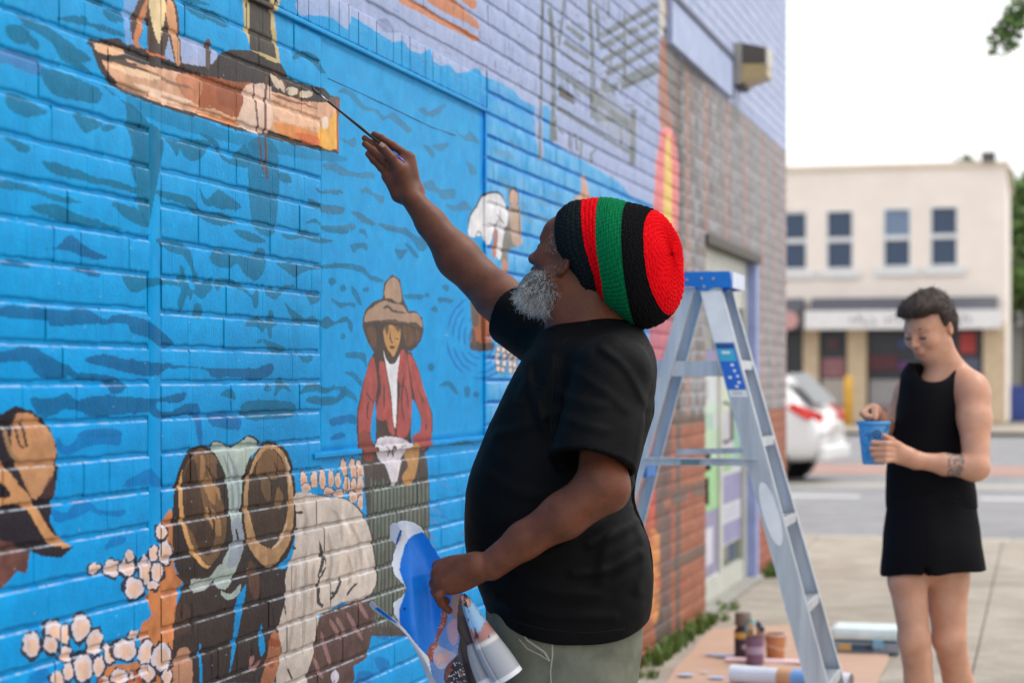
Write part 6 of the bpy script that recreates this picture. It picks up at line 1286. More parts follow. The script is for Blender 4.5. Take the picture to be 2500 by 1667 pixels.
# ---- brush
bt, be = P(761, 217, 5.17), P(989, 398, 5.075)
br = empty('paint_brush', bt); tag(br, 'long thin black-handled paintbrush held against the painted boat', 'paintbrush')
d = (be - bt)
q = MB(); q.tube([bt + d * .10, bt + d * .3, bt + d * .55, bt + d * .80], [.0024, .0030, .0042, .0050], 10); q.build('handle', mat('black_lacquer', (18, 18, 20), .25, bump=0), br, True)
q = MB(); q.tube([bt + d * .80, bt + d * .95, bt + d * .985, be], [.0050, .0046, .0038, .001], 10); q.build('handle_end', mat('blue_lacquer', (28, 60, 170), .25, bump=0), br, True)
q = MB(); q.tube([bt + d * .075, bt + d * .11, bt + d * .18], [.0034, .0034, .0026], 10); q.build('ferrule', mat('steel', (130, 130, 134), .25, 1), br, True)
q = MB(); q.tube([bt + UP * .012, bt + d * .02 + UP * .001, bt + d * .05, bt + d * .08], [.0006, .0040, .0048, .0034], 8); q.build('bristles', mat('wet_bristle', (34, 32, 34), .4, bscale=900, bump=.6), br, True)
# ------------------------------------------------------------------ the printed sheet in his left hand
VC = N('printed_paper'); va = VC.n('ShaderNodeVertexColor'); va.layer_name = 'ink'; VC.set(Base_Color=va.outputs[0], Roughness=.42); VC = VC.m
def Vn(x, y): return 880 + x * .29785, 1200 + y * .29785
def ink(me, cols):
    a = me.color_attributes.new('ink', 'FLOAT_COLOR', 'POINT'); c = np.ones((len(me.vertices), 4), np.float32); c[:, :3] = cols; a.data.foreach_set('color', c.ravel())
def inpoly(X, Y, pg):
    c = np.zeros(X.shape, bool); j = len(pg) - 1
    for i in range(len(pg)):
        (xi, yi), (xj, yj) = pg[i], pg[j]
        if yi != yj: c ^= ((yi > Y) != (yj > Y)) & (X < (xj - xi) * (Y - yi) / (yj - yi) + xi)
        j = i
    return c
WH = lin((226, 226, 234)); BLp = lin((0, 120, 226))
prt = empty('poster_print', P(1000, 1500, 4.5)); tag(prt, 'large curled paper print, blue with white border, held in his lower hand', 'paper print')
def zsheet(X, Y):
    c = X * .87 - Y * .5; a = X * .5 + Y * .87
    return 4.500 + .026 * np.cos((c - 60) / 88) * np.clip((1100 - a) / 700, .25, 1.2) + .007 * np.sin(c / 52 + a / 150 + .8 * np.sin(a / 170)) + .006 * np.abs(np.sin((c * .8 + a * .35) / 95.)) + .004 * np.abs(np.sin((c * .3 - a) / 130.)) + .00006 * (Y - 700) * -.4 + .0007 * np.clip(c - 150, 0, 400) * .10
st = 6
gx, gy = np.meshgrid(np.arange(40, 1080, st), np.arange(225, 1720, st), indexing='ij')
outl = crom([(300, 252), (350, 236), (420, 244), (480, 275), (525, 330), (600, 452), (680, 572), (760, 705), (850, 850), (900, 1060), (965, 1300), (1010, 1500), (1050, 1720), (640, 1720), (600, 1568), (500, 1350), (400, 1185), (310, 1066), (272, 990), (272, 905), (340, 850), (372, 792), (332, 742), (282, 690), (256, 600), (266, 520), (292, 440), (332, 350)], 4)
wob = 3 * np.sin(gy / 13.) + 2 * np.sin(gy / 5.3)
ins = inpoly(gx + wob, gy, outl)
def sheet(name, gx, gy, ins, zf, colf, par, thick=.0006):
    nx, ny = gx.shape; cell = ins[:-1, :-1] & ins[1:, :-1] & ins[1:, 1:] & ins[:-1, 1:]; use = np.zeros_like(ins)
    for a in (0, 1):
        for b in (0, 1): use[a:nx - 1 + a, b:ny - 1 + b] |= cell
    idn = -np.ones(gx.shape, int); idn[use] = np.arange(use.sum()); X, Y = gx[use].astype(float), gy[use].astype(float); Z = zf(X, Y)
    u, v = Vn(X, Y); cp3, f3, r3 = A_(CP), A_(FW), A_(RT); V = cp3 + f3 * Z[:, None] + r3 * (Z * (u - 1250) / FPX)[:, None] + A_(UP) * (Z * (922 - v) / FPX)[:, None]
    ci, cj = np.where(cell); Q = np.stack([idn[ci, cj], idn[ci, cj + 1], idn[ci + 1, cj + 1], idn[ci + 1, cj]], 1)
    me = np_mesh(name, V, Q); ink(me, colf(X, Y)); o = link(name, me, VC, par); md = o.modifiers.new('t', 'SOLIDIFY'); md.thickness = thick; return o
def colA(X, Y):
    n = (npn(np.stack([X, Y, X * 0], 1), .05, 3) + 1) / 2; n2 = (npn(np.stack([X, Y, X * 0], 1), .13, 8) + 1) / 2
    C = np.tile(A_(lin((240, 240, 246))), (len(X), 1))
    def put(pg, col, sm=True, k=None):
        m_ = inpoly(X, Y, crom(pg, 4) if sm else pg); m_ = m_ if k is None else m_ & k; C[m_] = lin(col)
    put([(360, 445), (395, 385), (440, 350), (500, 330), (540, 340), (1000, 900), (1100, 1720), (620, 1720), (560, 1355), (450, 1240), (350, 1130), (316, 1058), (320, 960), (352, 870), (376, 792), (345, 715), (320, 640), (330, 560), (350, 500)], (0, 124, 230), False)
    put([(690, 960), (780, 900), (860, 860), (1100, 1300), (1100, 1720), (640, 1720), (560, 1360), (600, 1240), (650, 1110)], (96, 140, 204), False)
    put([(600, 1250), (700, 1290), (790, 1340), (740, 1420), (650, 1450), (600, 1380)], (182, 170, 190)); put([(620, 1340), (720, 1330), (700, 1400), (640, 1420)], (212, 168, 160)); C[inpoly(X, Y, [(600, 1250), (800, 1250), (780, 1450), (620, 1450)]) & (n2 > .68)] = lin((150, 160, 205))
    put([(720, 1080), (790, 1040), (800, 1200), (760, 1260), (715, 1180)], (176, 146, 176))
    put([(765, 830), (820, 850), (800, 1000), (770, 1040), (740, 960)], (150, 120, 128))
    put([(672, 965), (712, 1010), (700, 1090), (650, 1180), (630, 1260), (600, 1300), (595, 1395), (560, 1365), (548, 1320), (570, 1260), (610, 1220), (625, 1150), (650, 1080)], (150, 78, 68)); C[inpoly(X, Y, [(672, 965), (712, 1010), (650, 1180), (600, 1395), (548, 1320), (610, 1220)]) & (n2 > .62)] = lin((206, 140, 124))
    put([(812, 870), (850, 1000), (905, 1150), (960, 1300), (1000, 1720), (900, 1720), (860, 1480), (800, 1320), (815, 1190), (790, 1100)], (44, 32, 40)); put([(820, 1330), (850, 1480), (880, 1568), (860, 1568)], (150, 92, 74))
    put([(760, 1370), (820, 1330), (870, 1450), (930, 1720), (720, 1720), (688, 1540), (700, 1440)], (38, 40, 54)); m_ = inpoly(X, Y, [(720, 1400), (840, 1400), (900, 1720), (720, 1720)]); C[m_ & (n2 > .66)] = lin((214, 206, 204)); C[m_ & (n > .74)] = lin((150, 84, 62))
    put([(694, 1500), (720, 1420), (770, 1365), (740, 1440), (710, 1540)], (120, 66, 58)); put([(350, 955), (372, 950), (362, 975)], (10, 50, 110))
    return C * (0.97 + .06 * n[:, None])
sheet('curled_sheet', gx, gy, ins, zsheet, colA, prt)
gx2, gy2 = np.meshgrid(np.arange(225, 350, 5), np.arange(240, 450, 5), indexing='ij')
def colB(X, Y):
    C = np.tile(A_(lin((214, 214, 222))), (len(X), 1)); C[inpoly(X, Y, [(325, 312), (345, 322), (318, 390), (294, 446), (288, 430), (300, 380)])] = lin((0, 84, 180)); return C
sheet('turned_corner', gx2, gy2, inpoly(gx2, gy2, [(240, 278), (262, 252), (300, 250), (344, 318), (318, 390), (292, 444), (236, 378)]), lambda X, Y: 4.495 + .0002 * (X - 340) * -1 - .00, colB, prt)
gx3, gy3 = np.meshgrid(np.arange(60, 700, 6), np.arange(880, 1720, 6), indexing='ij')
def colC(X, Y):
    C = np.tile(A_(lin((206, 200, 206))), (len(X), 1)); C[inpoly(X, Y, [(118, 958), (140, 940), (235, 1012), (312, 1080), (290, 1074), (200, 1024)])] = lin((20, 108, 200)); return C
sheet('lower_curl', gx3, gy3, inpoly(gx3, gy3, crom([(72, 935), (76, 896), (98, 890), (150, 940), (240, 1012), (312, 1066), (420, 1190), (520, 1350), (620, 1568), (700, 1720), (640, 1720), (560, 1568), (470, 1350), (370, 1175), (230, 1055), (120, 985)], 3)), lambda X, Y: 4.475 + .02 * np.cos((X * .75 - Y * .62 + 560) / 40) - .00005 * (Y - 1000), colC, prt)
def roll(name, axis, Z0, colf, par, inner=True):
    n = 40; k = 36; ax = crom(axis, 8, False); m = len(ax); V = []; X = []; pts = [A_(P(*Vn(a[0], a[1]), Z0)) for a in ax]
    for i in range(m):
        t = pts[min(i + 1, m - 1)] - pts[max(i - 1, 0)]; t /= np.linalg.norm(t); s = A_(RT) - t * (t @ A_(RT)); s /= np.linalg.norm(s); w_ = np.cross(t, s); r_ = ax[i][2] * .29785 / FPX * Z0
        for j in range(k + 9): a = 2 * math.pi * j / k; rr_ = r_ * (1 - .012 * j / 4); V.append(pts[i] + (s * math.cos(a + 2.2) + w_ * math.sin(a + 2.2)) * rr_); X.append((i / (m - 1), j / k))
    kk = k + 9; Q = [(i * kk + j, i * kk + j + 1, (i + 1) * kk + j + 1, (i + 1) * kk + j) for i in range(m - 1) for j in range(kk - 1)]
    me = np_mesh(name, A_(V), np.array(Q)); X = A_(X); ink(me, colf(X[:, 0], X[:, 1])); o = link(name, me, VC, par); md = o.modifiers.new('t', 'SOLIDIFY'); md.thickness = .0007; return o
def colR(t, a):
    n = (npn(np.stack([t * 60, np.cos(a * 6.28) * 4, np.sin(a * 6.28) * 4], 1), 1.0, 4) + 1) / 2; C = np.tile(A_(lin((168, 170, 178))), (len(t), 1))
    tt = t + .02 * np.sin(a * 19); C[tt < .16] = lin((44, 34, 38)); C[(tt < .16) & (n > .5)] = lin((206, 150, 130)); C[(tt >= .16) & (tt < .36)] = lin((150, 190, 226)); C[(tt >= .16) & (tt < .36) & (n > .78)] = lin((60, 60, 76)); C[(tt >= .36) & (tt < .46)] = lin((176, 122, 116)); C[(tt >= .36) & (tt < .46) & (n > .62)] = lin((90, 50, 56))
    C[(t >= .46) & (t < .52)] = lin((220, 214, 210)); C[t > .84] = WH; return C
roll('rolled_end', [(835, 845, 28), (890, 930, 48), (960, 1080, 82), (1040, 1230, 112), (1110, 1350, 132), (1190, 1480, 140), (1215, 1520, 141)], 4.42, colR, prt)
roll('inner_roll', [(900, 1250, 30), (935, 1340, 55), (985, 1460, 70), (1050, 1600, 78)], 4.45, lambda t, a: np.where((t > .8)[:, None], A_(WH)[None], A_(lin((160, 162, 170)))[None]) * 1.0, prt)

# ------------------------------------------------------------------ step ladder
M_AL = N('aluminium'); M_AL.set(Base_Color=M_AL.ramp(M_AL.noise(30, 4, stretch=(1, 1, .08)), [(.3, L4(182, 188, 196)), (.7, L4(212, 217, 224))]), Roughness=.42, Metallic=.5); M_AL = M_AL.m
M_ALD = mat('aluminium_inner', (120, 122, 128), .45, .6); M_LB = mat('ladder_blue', (0, 116, 208), .45); M_ST = mat('sticker_white', (230, 232, 236), .5)
ZL = 7.4; pl = P(1661, 922, ZL); X0, Yn = pl.x, pl.y; SCL = FPX / ZL
def lx(u): return X0 + (u - 1661) / SCL / .967
def lz(v): return EYE + (922 - v) / SCL
ld = empty('step_ladder', (X0, Yn, 0)); tag(ld, 'aluminium step ladder with blue top cap standing on the sidewalk behind the painter', 'ladder')
DT, DB = .31, .50                       # side-to-side width at the top and at the floor
def dep(z): return DT + (DB - DT) * (1.7 - z) / 1.7
ztop = lz(664)
q = MB(); xa, xb = lx(1661), lx(1778)
prof = [(xa, ztop), (xb, ztop), (xb + .012, lz(702)), (xb - .03, lz(704)), (lx(1745), lz(700)), (lx(1728), lz(710)), (lx(1712), lz(709)), (lx(1698), lz(701)), (xa, lz(700))]
n = len(prof); 
for y0, y1 in ((Yn - .012, Yn + .004), (Yn + DT - .004, Yn + DT + .012)):
    q.add([(x, y0, z) for x, z in prof] + [(x, y1, z) for x, z in prof], [tuple(range(n)), tuple(range(2 * n - 1, n - 1, -1))] + [(i, i + n, (i + 1) % n + n, (i + 1) % n) for i in range(n)])
q.bb(xa, xb, Yn + .004, Yn + DT - .004, ztop - .012, ztop, .003)
cp2 = q.build('top_cap', M_LB, ld)
q = MB(); q.bb(xb, xb + .012, Yn + .004, Yn + DT - .004, lz(704), ztop - .002, .002); ef = q.build('cap_end', mat('cap_label', (196, 206, 226), .4), cp2)
for u, v in ((1677, 684), (1712, 681), (1740, 682), (1718, 701)):
    q = MB(); q.lathe((lx(u), Yn - .012, lz(v)), [(.0001, .004), (.004, .003), (.006, 0)], 12, False, ax=Matrix.Rotation(R(90), 3, 'X')); q.build('rivet', mat('rivet', (190, 192, 196), .3, .8), cp2)
SLF = (1988 - 1728) / SCL / .967 / ((1667 - 705) / SCL)
def frx(z): return lx(1732) + (lz(705) - z) * SLF
def rrx(z): return lx(1678) - (lz(700) - z) * .275
def rail(name, fx_, w, y_at, thick, inner):
    z0, z1 = 0.02, lz(702); q = MB(); a0, a1 = fx_(z0), fx_(z1)
    def yq(z): return y_at(z)
    vs = []
    for z, a in ((z0, a0), (z1, a1)):
        y = yq(z); s = 1 if inner > 0 else -1
        # C-channel: web on the outside, flanges pointing in
        sec = [(-w / 2, 0), (w / 2, 0), (w / 2, s * thick), (w / 2 - .003, s * thick), (w / 2 - .003, s * .003), (-w / 2 + .003, s * .003), (-w / 2 + .003, s * thick), (-w / 2, s * thick)]
        vs += [(a + dx_, y + dy_, z) for dx_, dy_ in sec]
    q.add(vs, [(i, (i + 1) % 8, 8 + (i + 1) % 8, 8 + i) for i in range(8)])
    if w > .06:
        for t in (-.30, -.15, .0, .15, .30):
            q.add([(a0 + w * t - .0025, yq(z0) - (inner > 0) * .0018 + (inner < 0) * .0018, z0), (a0 + w * t + .0025, yq(z0) - (inner > 0) * .0018 + (inner < 0) * .0018, z0), (a1 + w * t + .0025, yq(z1) - (inner > 0) * .0018 + (inner < 0) * .0018, z1), (a1 + w * t - .0025, yq(z1) - (inner > 0) * .0018 + (inner < 0) * .0018, z1)], [(0, 1, 2, 3)])
    o = q.build(name, M_AL, ld); q = MB(); q.box((a0, yq(z0) + inner * thick / 2, .03), (w + .012, thick + .012, .06), None, .006); q.build('foot', mat('rubber_foot', (52, 54, 60), .8), o); return o
off = lambda z: (dep(z) - DT) / 2
rail('front_rail', frx, .080, lambda z: Yn - off(z), .028, 1); rail('front_rail', frx, .080, lambda z: Yn + DT + off(z), .028, -1)
rail('rear_rail', rrx, .046, lambda z: Yn - off(z) + .03, .02, 1); rail('rear_rail', rrx, .046, lambda z: Yn + DT + off(z) - .03, .02, -1)
for v in (882, 1069, 1263, 1466, 1654):
    z = lz(v); y0, y1 = Yn - off(z) + .003, Yn + DT + off(z) - .003; x = frx(z)
    q = MB(); q.bb(x - .036, x + .038, y0, y1, z - .003, z + .003); q.bb(x + .036, x + .040, y0, y1, z - .03, z + .0029); q.bb(x - .039, x - .036, y0, y1, z - .022, z + .0029); st_ = q.build('step', M_AL, ld)
    q = MB(); [q.bb(x - .03 + k * .011, x - .027 + k * .011, y0 + .01, y1 - .01, z + .003, z + .006) for k in range(6)]; q.build('tread_ribs', M_ALD, st_)
    q = MB(); q.beam((x - .0, y0 + .004, z - .03), (x + .0, y0 + .07, z - .005), .03, .004); q.beam((x, y1 - .004, z - .03), (x, y1 - .07, z - .005), .03, .004); q.build('step_bracket', M_AL, st_)
zt = lz(896); q = MB(); q.bb(lx(1596), lx(1745), Yn + .05, Yn + DT - .04, zt - .028, zt - .022); q.bb(lx(1596), lx(1745), Yn + .03, Yn + .05, zt - .034, zt + .022); q.bb(lx(1596), lx(1745), Yn + DT - .04, Yn + DT - .02, zt - .034, zt + .022); sh2 = q.build('shelf', M_AL, ld)
q = MB(); q.bb(lx(1589), lx(1597), Yn + .02, Yn + DT - .01, zt - .036, zt + .026, .004); q.build('shelf_edge', M_LB, sh2)
zt = lz(1125); q = MB(); q.bb(lx(1578), lx(1850), Yn - off(zt) - .006, Yn - off(zt) - .002, zt - .014, zt + .014); q.bb(lx(1578), lx(1850), Yn - off(zt) - .03, Yn - off(zt) - .0061, zt + .010, zt + .014); q.build('spreader_bar', M_AL, ld)
q = MB(); q.beam((lx(1612), Yn + DT + off(zt), zt + .02), (lx(1800), Yn + DT + off(zt), zt + .03), .004, .022); q.build('spreader_bar', M_AL, ld)
q = MB(); q.bb(lx(1670), lx(1713), Yn - off(zt) - .0315, Yn - off(zt) - .0305, zt - .010, zt + .009); q.build('spreader_label', mat('dark_label', (96, 118, 126), .5), ld)
zt = lz(1150); q = MB(); q.beam((rrx(zt) - .02, Yn - off(zt) + .03, zt), (rrx(zt) - .02, Yn + DT + off(zt) - .03, zt), .03, .03); q.build('rear_brace', M_AL, ld)
zt = lz(1150); q = MB(); q.bb(rrx(zt) - .05, rrx(zt) + .02, Yn + .08, Yn + .26, zt - .03, zt + .02, .006); q.build('brace_pad', M_LB, ld)
def decal(name, uc0, uc1, v0, v1, w0, w1, mt, z_off=.003, shape='rect', par=None):
    z1, z0 = lz(v0), lz(v1); y = lambda z: Yn - off(z) - z_off; q = MB()
    if shape == 'rect':
        vs = [(frx(z0) + w0, y(z0), z0), (frx(z0) + w1, y(z0), z0), (frx(z1) + w1, y(z1), z1), (frx(z1) + w0, y(z1), z1)]; q.add(vs, [(0, 1, 2, 3)])
    else:
        vs = []
        for k in range(28):
            a = 2 * math.pi * k / 28; z = (z0 + z1) / 2 + (z1 - z0) / 2 * math.sin(a); vs.append((frx(z) + (w0 + w1) / 2 + (w1 - w0) / 2 * math.cos(a), y(z), z))
        q.add(vs, [tuple(range(28))])
    return q.build(name, mt, par or ld)
s1 = decal('instruction_sticker', 0, 0, 712, 836, -.038, .038, M_ST)
r = random.Random(6)
for k in range(34):
    v = 722 + k * 3.1
    for c0 in (-.030, -.004, .020): 
        if r.random() < .75: decal('sticker_text', 0, 0, v, v + 1.5, c0, c0 + r.uniform(.008, .020), mat('fine_print', (150, 154, 162), .6) if k == 0 and c0 < -.02 else bpy.data.materials.get('fine_print') or M_ST, .0034, par=s1)['kind'] = 'stuff'
s2 = decal('blue_sticker', 0, 0, 838, 950, -.036, .032, mat('blue_sticker', (28, 104, 206), .4))
decal('sticker_print', 0, 0, 842, 850, -.034, .03, mat('navy_print', (40, 70, 110), .5), .0034, par=s2); decal('sticker_print', 0, 0, 852, 882, -.034, .026, mat('cyan_print', (60, 176, 214), .5), .0034, par=s2)
for v, a, b in ((888, .0, .012), (902, .004, .014), (918, -.02, -.008), (930, .008, .02), (915, .01, .02), (940, -.004, .008), (858, -.02, .01)): decal('sticker_print', 0, 0, v, v + 6, a, b, M_ST, .0038, par=s2)
s3 = decal('bar_code_label', 0, 0, 952, 968, -.032, .032, M_ST); [decal('code_bar', 0, 0, 955, 963, -.02 + k * .006, -.018 + k * .006, mat('bar_ink', (130, 134, 142), .6), .0034, par=s3) for k in range(6)]
decal('oval_sticker', 0, 0, 1172, 1324, -.030, .030, M_ST, shape='oval')

# ------------------------------------------------------------------ things on the drop paper
M_KR = mat('kraft_paper', (188, 156, 136), .8, var=.06, scale=5)
kp = [gnd(1743, 1540), gnd(1880, 1531), gnd(2030, 1533), gnd(2165, 1592), gnd(2140, 1680), gnd(2120, 1900), gnd(1500, 1900), gnd(1630, 1665), gnd(1690, 1590)]
c0 = sum(kp, Vector()) / len(kp); r = random.Random(8); V = []; F = []
ring_n = 10; outline = [Vector((*p_, 0)) for p_ in [(a[0], a[1]) for a in crom([(p_.x, p_.y) for p_ in kp], 4)]]
for i in range(ring_n + 1):
    for o_ in outline: p_ = c0.lerp(o_, i / ring_n); V.append((p_.x, p_.y, .006 + .007 * max(0, math.sin(p_.x * 13 + p_.y * 5) * math.sin(p_.y * 17 + p_.x * 3)) + r.uniform(0, .003)))
k = len(outline)
for i in range(ring_n):
    for j in range(k): F.append((i * k + j, i * k + (j + 1) % k, (i + 1) * k + (j + 1) % k, (i + 1) * k + j))
me = bpy.data.meshes.new('drop_paper'); me.from_pydata(V, [], F); tag(link('drop_paper', me, M_KR, None, True), 'brown kraft paper spread on the sidewalk with small blue paint smudges', 'drop paper'); dpo = COL.objects[-1]
for u, v, rx in ((1772, 1608, .06), (1735, 1605, .03), (1675, 1655, .04), (1750, 1662, .04), (1720, 1648, .02)):
    g_ = gnd(u, v); q = MB(); q.add([(g_.x + rx * math.cos(a * .7) * (1 + .2 * math.sin(a * 3)), g_.y + rx * .9 * math.sin(a * .7), .0185) for a in range(9)], [tuple(range(9))]); q.build('paint_smudge', mat('smudge', (166, 186, 220), .6), dpo)
def vessel(u, v, name, prof, mt, label, cat, n=24):
    g_ = gnd(u, v, .012); e = empty(name, (g_.x, g_.y, .012)); tag(e, label, cat); q = MB(); q.lathe((g_.x, g_.y, .012), prof, n); q.build('body', mt, e, auto=35); return e, Vector((g_.x, g_.y, .012))
e, b = vessel(1814, 1602, 'paint_bottle', [(.040, 0), (.042, .01), (.042, .125), (.030, .145), (.030, .15)], mat('dark_bottle', (60, 46, 58), .4), 'tall dark paint bottle with grey cap and yellow label on the drop paper', 'bottle')
q = MB(); q.lathe(b, [(.038, .150), (.040, .156), (.040, .205), (.036, .212), (.01, .213)], 24); q.build('cap', mat('grey_cap', (112, 102, 94), .5), e, auto=35)
q = MB(); q.lathe(b, [(.0425, .09), (.0425, .12)], 24, False); q.build('label', mat('yellow_label', (200, 160, 80), .5), e, True); q = MB(); q.lathe(b + Vector((.012, -.032, .05)), [(.001, .012), (.012, .010), (.016, 0)], 12, False, ax=Matrix.Rotation(R(90), 3, 'X')); q.build('label_spot', mat('label_spot', (176, 170, 180), .5), e)
e, b = vessel(1843, 1620, 'brush_jar', [(.040, 0), (.042, .006), (.043, .13), (.041, .13), (.040, .008), (.001, .007)], mat('purple_jar', (122, 92, 118), .3), 'purple jar full of brushes in front of the dark paint bottle', 'jar')
q = MB(); q.lathe(b, [(.0435, .05), (.0437, .085)], 24, False); q.build('jar_label', mat('jar_label', (168, 148, 172), .5), e, True)
r = random.Random(3)
for i, col in enumerate(((40, 56, 96), (50, 50, 70), (120, 200, 204), (110, 196, 200), (210, 160, 110), (46, 60, 100))):
    a = i * 1.05; p0 = b + Vector((.02 * math.cos(a), .02 * math.sin(a), .02)); p1 = b + Vector((.034 * math.cos(a), .034 * math.sin(a), .15 + .012 * (i % 3))); bo = empty('small_brush', p0); tag(bo, ['navy handled brush at the right of the purple jar', 'dark grey handled brush at the far side of the purple jar', 'pale turquoise brush tallest in the purple jar', 'turquoise brush leaning left in the purple jar', 'orange tipped brush in the purple jar', 'navy brush nearest the street in the purple jar'][i], 'brush', 'brushes in the purple jar')
    q = MB(); q.tube([p0, p1], [.004, .006], 8); q.build('handle', mat('brush_wood', (150, 120, 90), .5), bo); q = MB(); q.tube([p1, p1 + (p1 - p0) * .06, p1 + (p1 - p0) * .20], [.008, .011, .007], 8); q.build('bristles', mat('bristle_col', col, .6), bo)
e, b = vessel(1893, 1606, 'plastic_tub', [(.040, 0), (.042, .004), (.052, .115), (.051, .115), (.040, .006), (.001, .006)], mat('orange_tub', (190, 128, 84), .4), 'open tub smeared with orange brown paint, right of the purple jar', 'tub')
q = MB(); q.lathe(b, [(.052, .108), (.057, .109), (.057, .118), (.051, .118)], 28, False); q.build('rim', mat('tub_rim', (206, 186, 176), .5), e, True)
q = MB(); q.lathe(b, [(.0435, .03), (.0475, .07)], 20, False); q.build('paint_drips', mat('tub_paint', (166, 92, 50), .5), e, True)
q = MB(); q.tube([b + Vector((.056, 0, .1)), b + Vector((.08, -.04, .06)), b + Vector((.04, -.075, .05)), b + Vector((-.03, -.062, .07)), b + Vector((-.056, 0, .1))], .002, 6); q.build('tub_handle', mat('tub_wire', (214, 200, 190), .5), e)
# rolled posters lying down
def lroll(u0, v0, u1, v1, rad, name, label, parts):
    a, b_ = gnd(u0, v0, rad), gnd(u1, v1, rad); a.z = b_.z = rad + .012; e = empty(name, a); tag(e, label, 'paper roll'); L = (b_ - a)
    for t0, t1, col in parts:
        q = MB(); q.tube([a + L * t0, a + L * t1], rad, 24, False); o = q.build('paper_section', mat('roll_col', col, .45, bump=0), e, True)
    q = MB(); q.tube([a - L * .001, a + L * 1.001], rad * .82, 20, False); q.build('inner_layer', mat('roll_inner', (190, 186, 190), .6), e, True)
lroll(1786, 1650, 2078, 1672, .040, 'rolled_poster', 'white rolled poster with an orange and blue printed part lying on the drop paper', [(0, .40, (232, 232, 242)), (.40, .52, (214, 160, 118)), (.52, .66, (126, 170, 226)), (.66, 1, (230, 230, 238))])
q = MB(); g_ = gnd(1900, 1622); q.bb(g_.x - .25, g_.x + .16, g_.y - .04, g_.y + .05, .013, .022); tag(q.build('paper_sheet', mat('pink_sheet', (226, 196, 204), .6)), 'pinkish sheet of paper lying flat behind the white rolled poster', 'paper')
# plastic case
g_ = gnd(2113, 1598, .0); cx_, cy_ = g_.x, g_.y + .12; pc_ = empty('plastic_case', (cx_, cy_, 0)); tag(pc_, 'translucent pale blue plastic art case with paint tubes inside, near her feet', 'case')
M_TR = N('clear_plastic'); M_TR.set(Base_Color=L4(206, 228, 232), Roughness=.25); M_TR.b.inputs['Transmission Weight'].default_value = .55; M_TR = M_TR.m
q = MB(); q.box((cx_, cy_, .035), (.33, .24, .055), None, .012); q.build('tray', mat('case_tray', (128, 150, 166), .4), pc_); q = MB(); q.box((cx_, cy_, .100), (.345, .255, .062), None, .026); q.build('lid', mat('case_lid', (206, 224, 228), .3), pc_)
q = MB(); q.box((cx_ + .06, cy_ - .128, .055), (.05, .012, .04), None, .003); q.build('latch', mat('case_latch', (120, 168, 196), .4), pc_)
for i, (dx_, w_, col) in enumerate(((-.10, .06, (206, 160, 90)), (-.03, .07, (60, 76, 104)), (.02, .04, (50, 56, 70)), (.13, .05, (150, 150, 156)))):
    q = MB(); q.box((cx_ + dx_, cy_ - .121, .036), (w_, .006, .030), None, .002); q.build('case_contents', mat('contents', col, .5), pc_)

# ------------------------------------------------------------------ the helper stirring paint
ZW = 7.2
M_SK2 = N('skin_light'); c = M_SK2.ramp(M_SK2.noise(14, 5), [(.3, L4(188, 134, 108)), (.7, L4(206, 156, 130))])
tp_ = M_SK2.n('ShaderNodeVectorMath', operation='DISTANCE'); M_SK2.l(M_SK2.pos(), tp_.inputs[0]); tp_.inputs[1].default_value = PD(2188, 1066, 7.02); mk = M_SK2.math('LESS_THAN', tp_.outputs['Value'], .048)
tn = M_SK2.ramp(M_SK2.noise(95, 4, .6), [(.42, (0, 0, 0, 1)), (.50, (.85, .85, .85, 1))]); mkk = M_SK2.math('MULTIPLY', mk, tn); c = M_SK2.mix(mkk, c, L4(84, 92, 96))
M_SK2.set(Base_Color=c, Roughness=.45); M_SK2.b.inputs['Subsurface Weight'].default_value = .15; M_SK2.b.inputs['Subsurface Radius'].default_value = (.012, .005, .003); M_SK2.b.inputs['Subsurface Scale'].default_value = .5; M_SK2 = M_SK2.m
wm = empty('person', P(2260, 1840, ZW)); wm.location.z = 0; tag(wm, 'short-haired woman in black tank top and shorts stirring a blue paint pot', 'person')
W = SDF()
hf2 = -A_(RT) * math.cos(R(42)) - A_(FW) * math.sin(R(42)); hf2 = hf2 * math.cos(R(24)) - A_(UP) * math.sin(R(24)); HM2 = frame(hf2, A_(UP)); HC2 = A_(PD(2134, 754, ZW)); 
def H2(x, y, z): return HC2 + HM2 @ A_((x, y, z)) * 1.03
def e2_(c, r, k=.02, op='u'): W.ell(H2(*c), tuple(v * 1.03 for v in r), HM2, k, op)
e2_((-.012, 0, .030), (.094, .073, .092)); e2_((.028, 0, -.022), (.060, .058, .082), .04); e2_((.052, 0, -.082), (.026, .024, .022), .03)
for sy in (-1, 1):
    W.cap(H2(.078, sy * .012, .028), H2(.068, sy * .044, .028), .008, .007, .018); e2_((.062, sy * .040, -.018), (.022, .019, .020), .025); e2_((.088, sy * .031, .006), (.012, .016, .011), .012, 's'); e2_((.0705, sy * .031, .004), (.0160, .0160, .0140), .005)
    W.cap(H2(.0, sy * .056, -.05), H2(.045, sy * .028, -.086), .016, .014, .03); W.ell(H2(-.016, sy * .076, -.008), (.015, .006, .026), HM2, .006)
W.cap(H2(.088, 0, .014), H2(.108, 0, -.020), .007, .0095, .010)
for sy in (-1, 1): e2_((.099, sy * .010, -.023), (.009, .007, .008), .005)
e2_((.084, 0, -.046), (.014, .022, .014), .012); W.cap(H2(.0935, -.013, -.047), H2(.0935, .013, -.047), .005, .005, .004); W.cap(H2(.091, -.012, -.056), H2(.091, .012, -.056), .006, .006, .004)
W.cap(H2(-.015, 0, -.06), PD(2158, 885, ZW), .043, .050, .03)
W.cap(PD(2168, 812, 7.20), PD(2215, 880, 7.19), .036, .052, .05); W.cap(PD(2092, 905, 7.30), PD(2215, 902, 7.18), .048, .055, .06); W.cap(PD(2145, 925, 7.23), PD(2142, 1130, 7.23), .080, .080, .06)
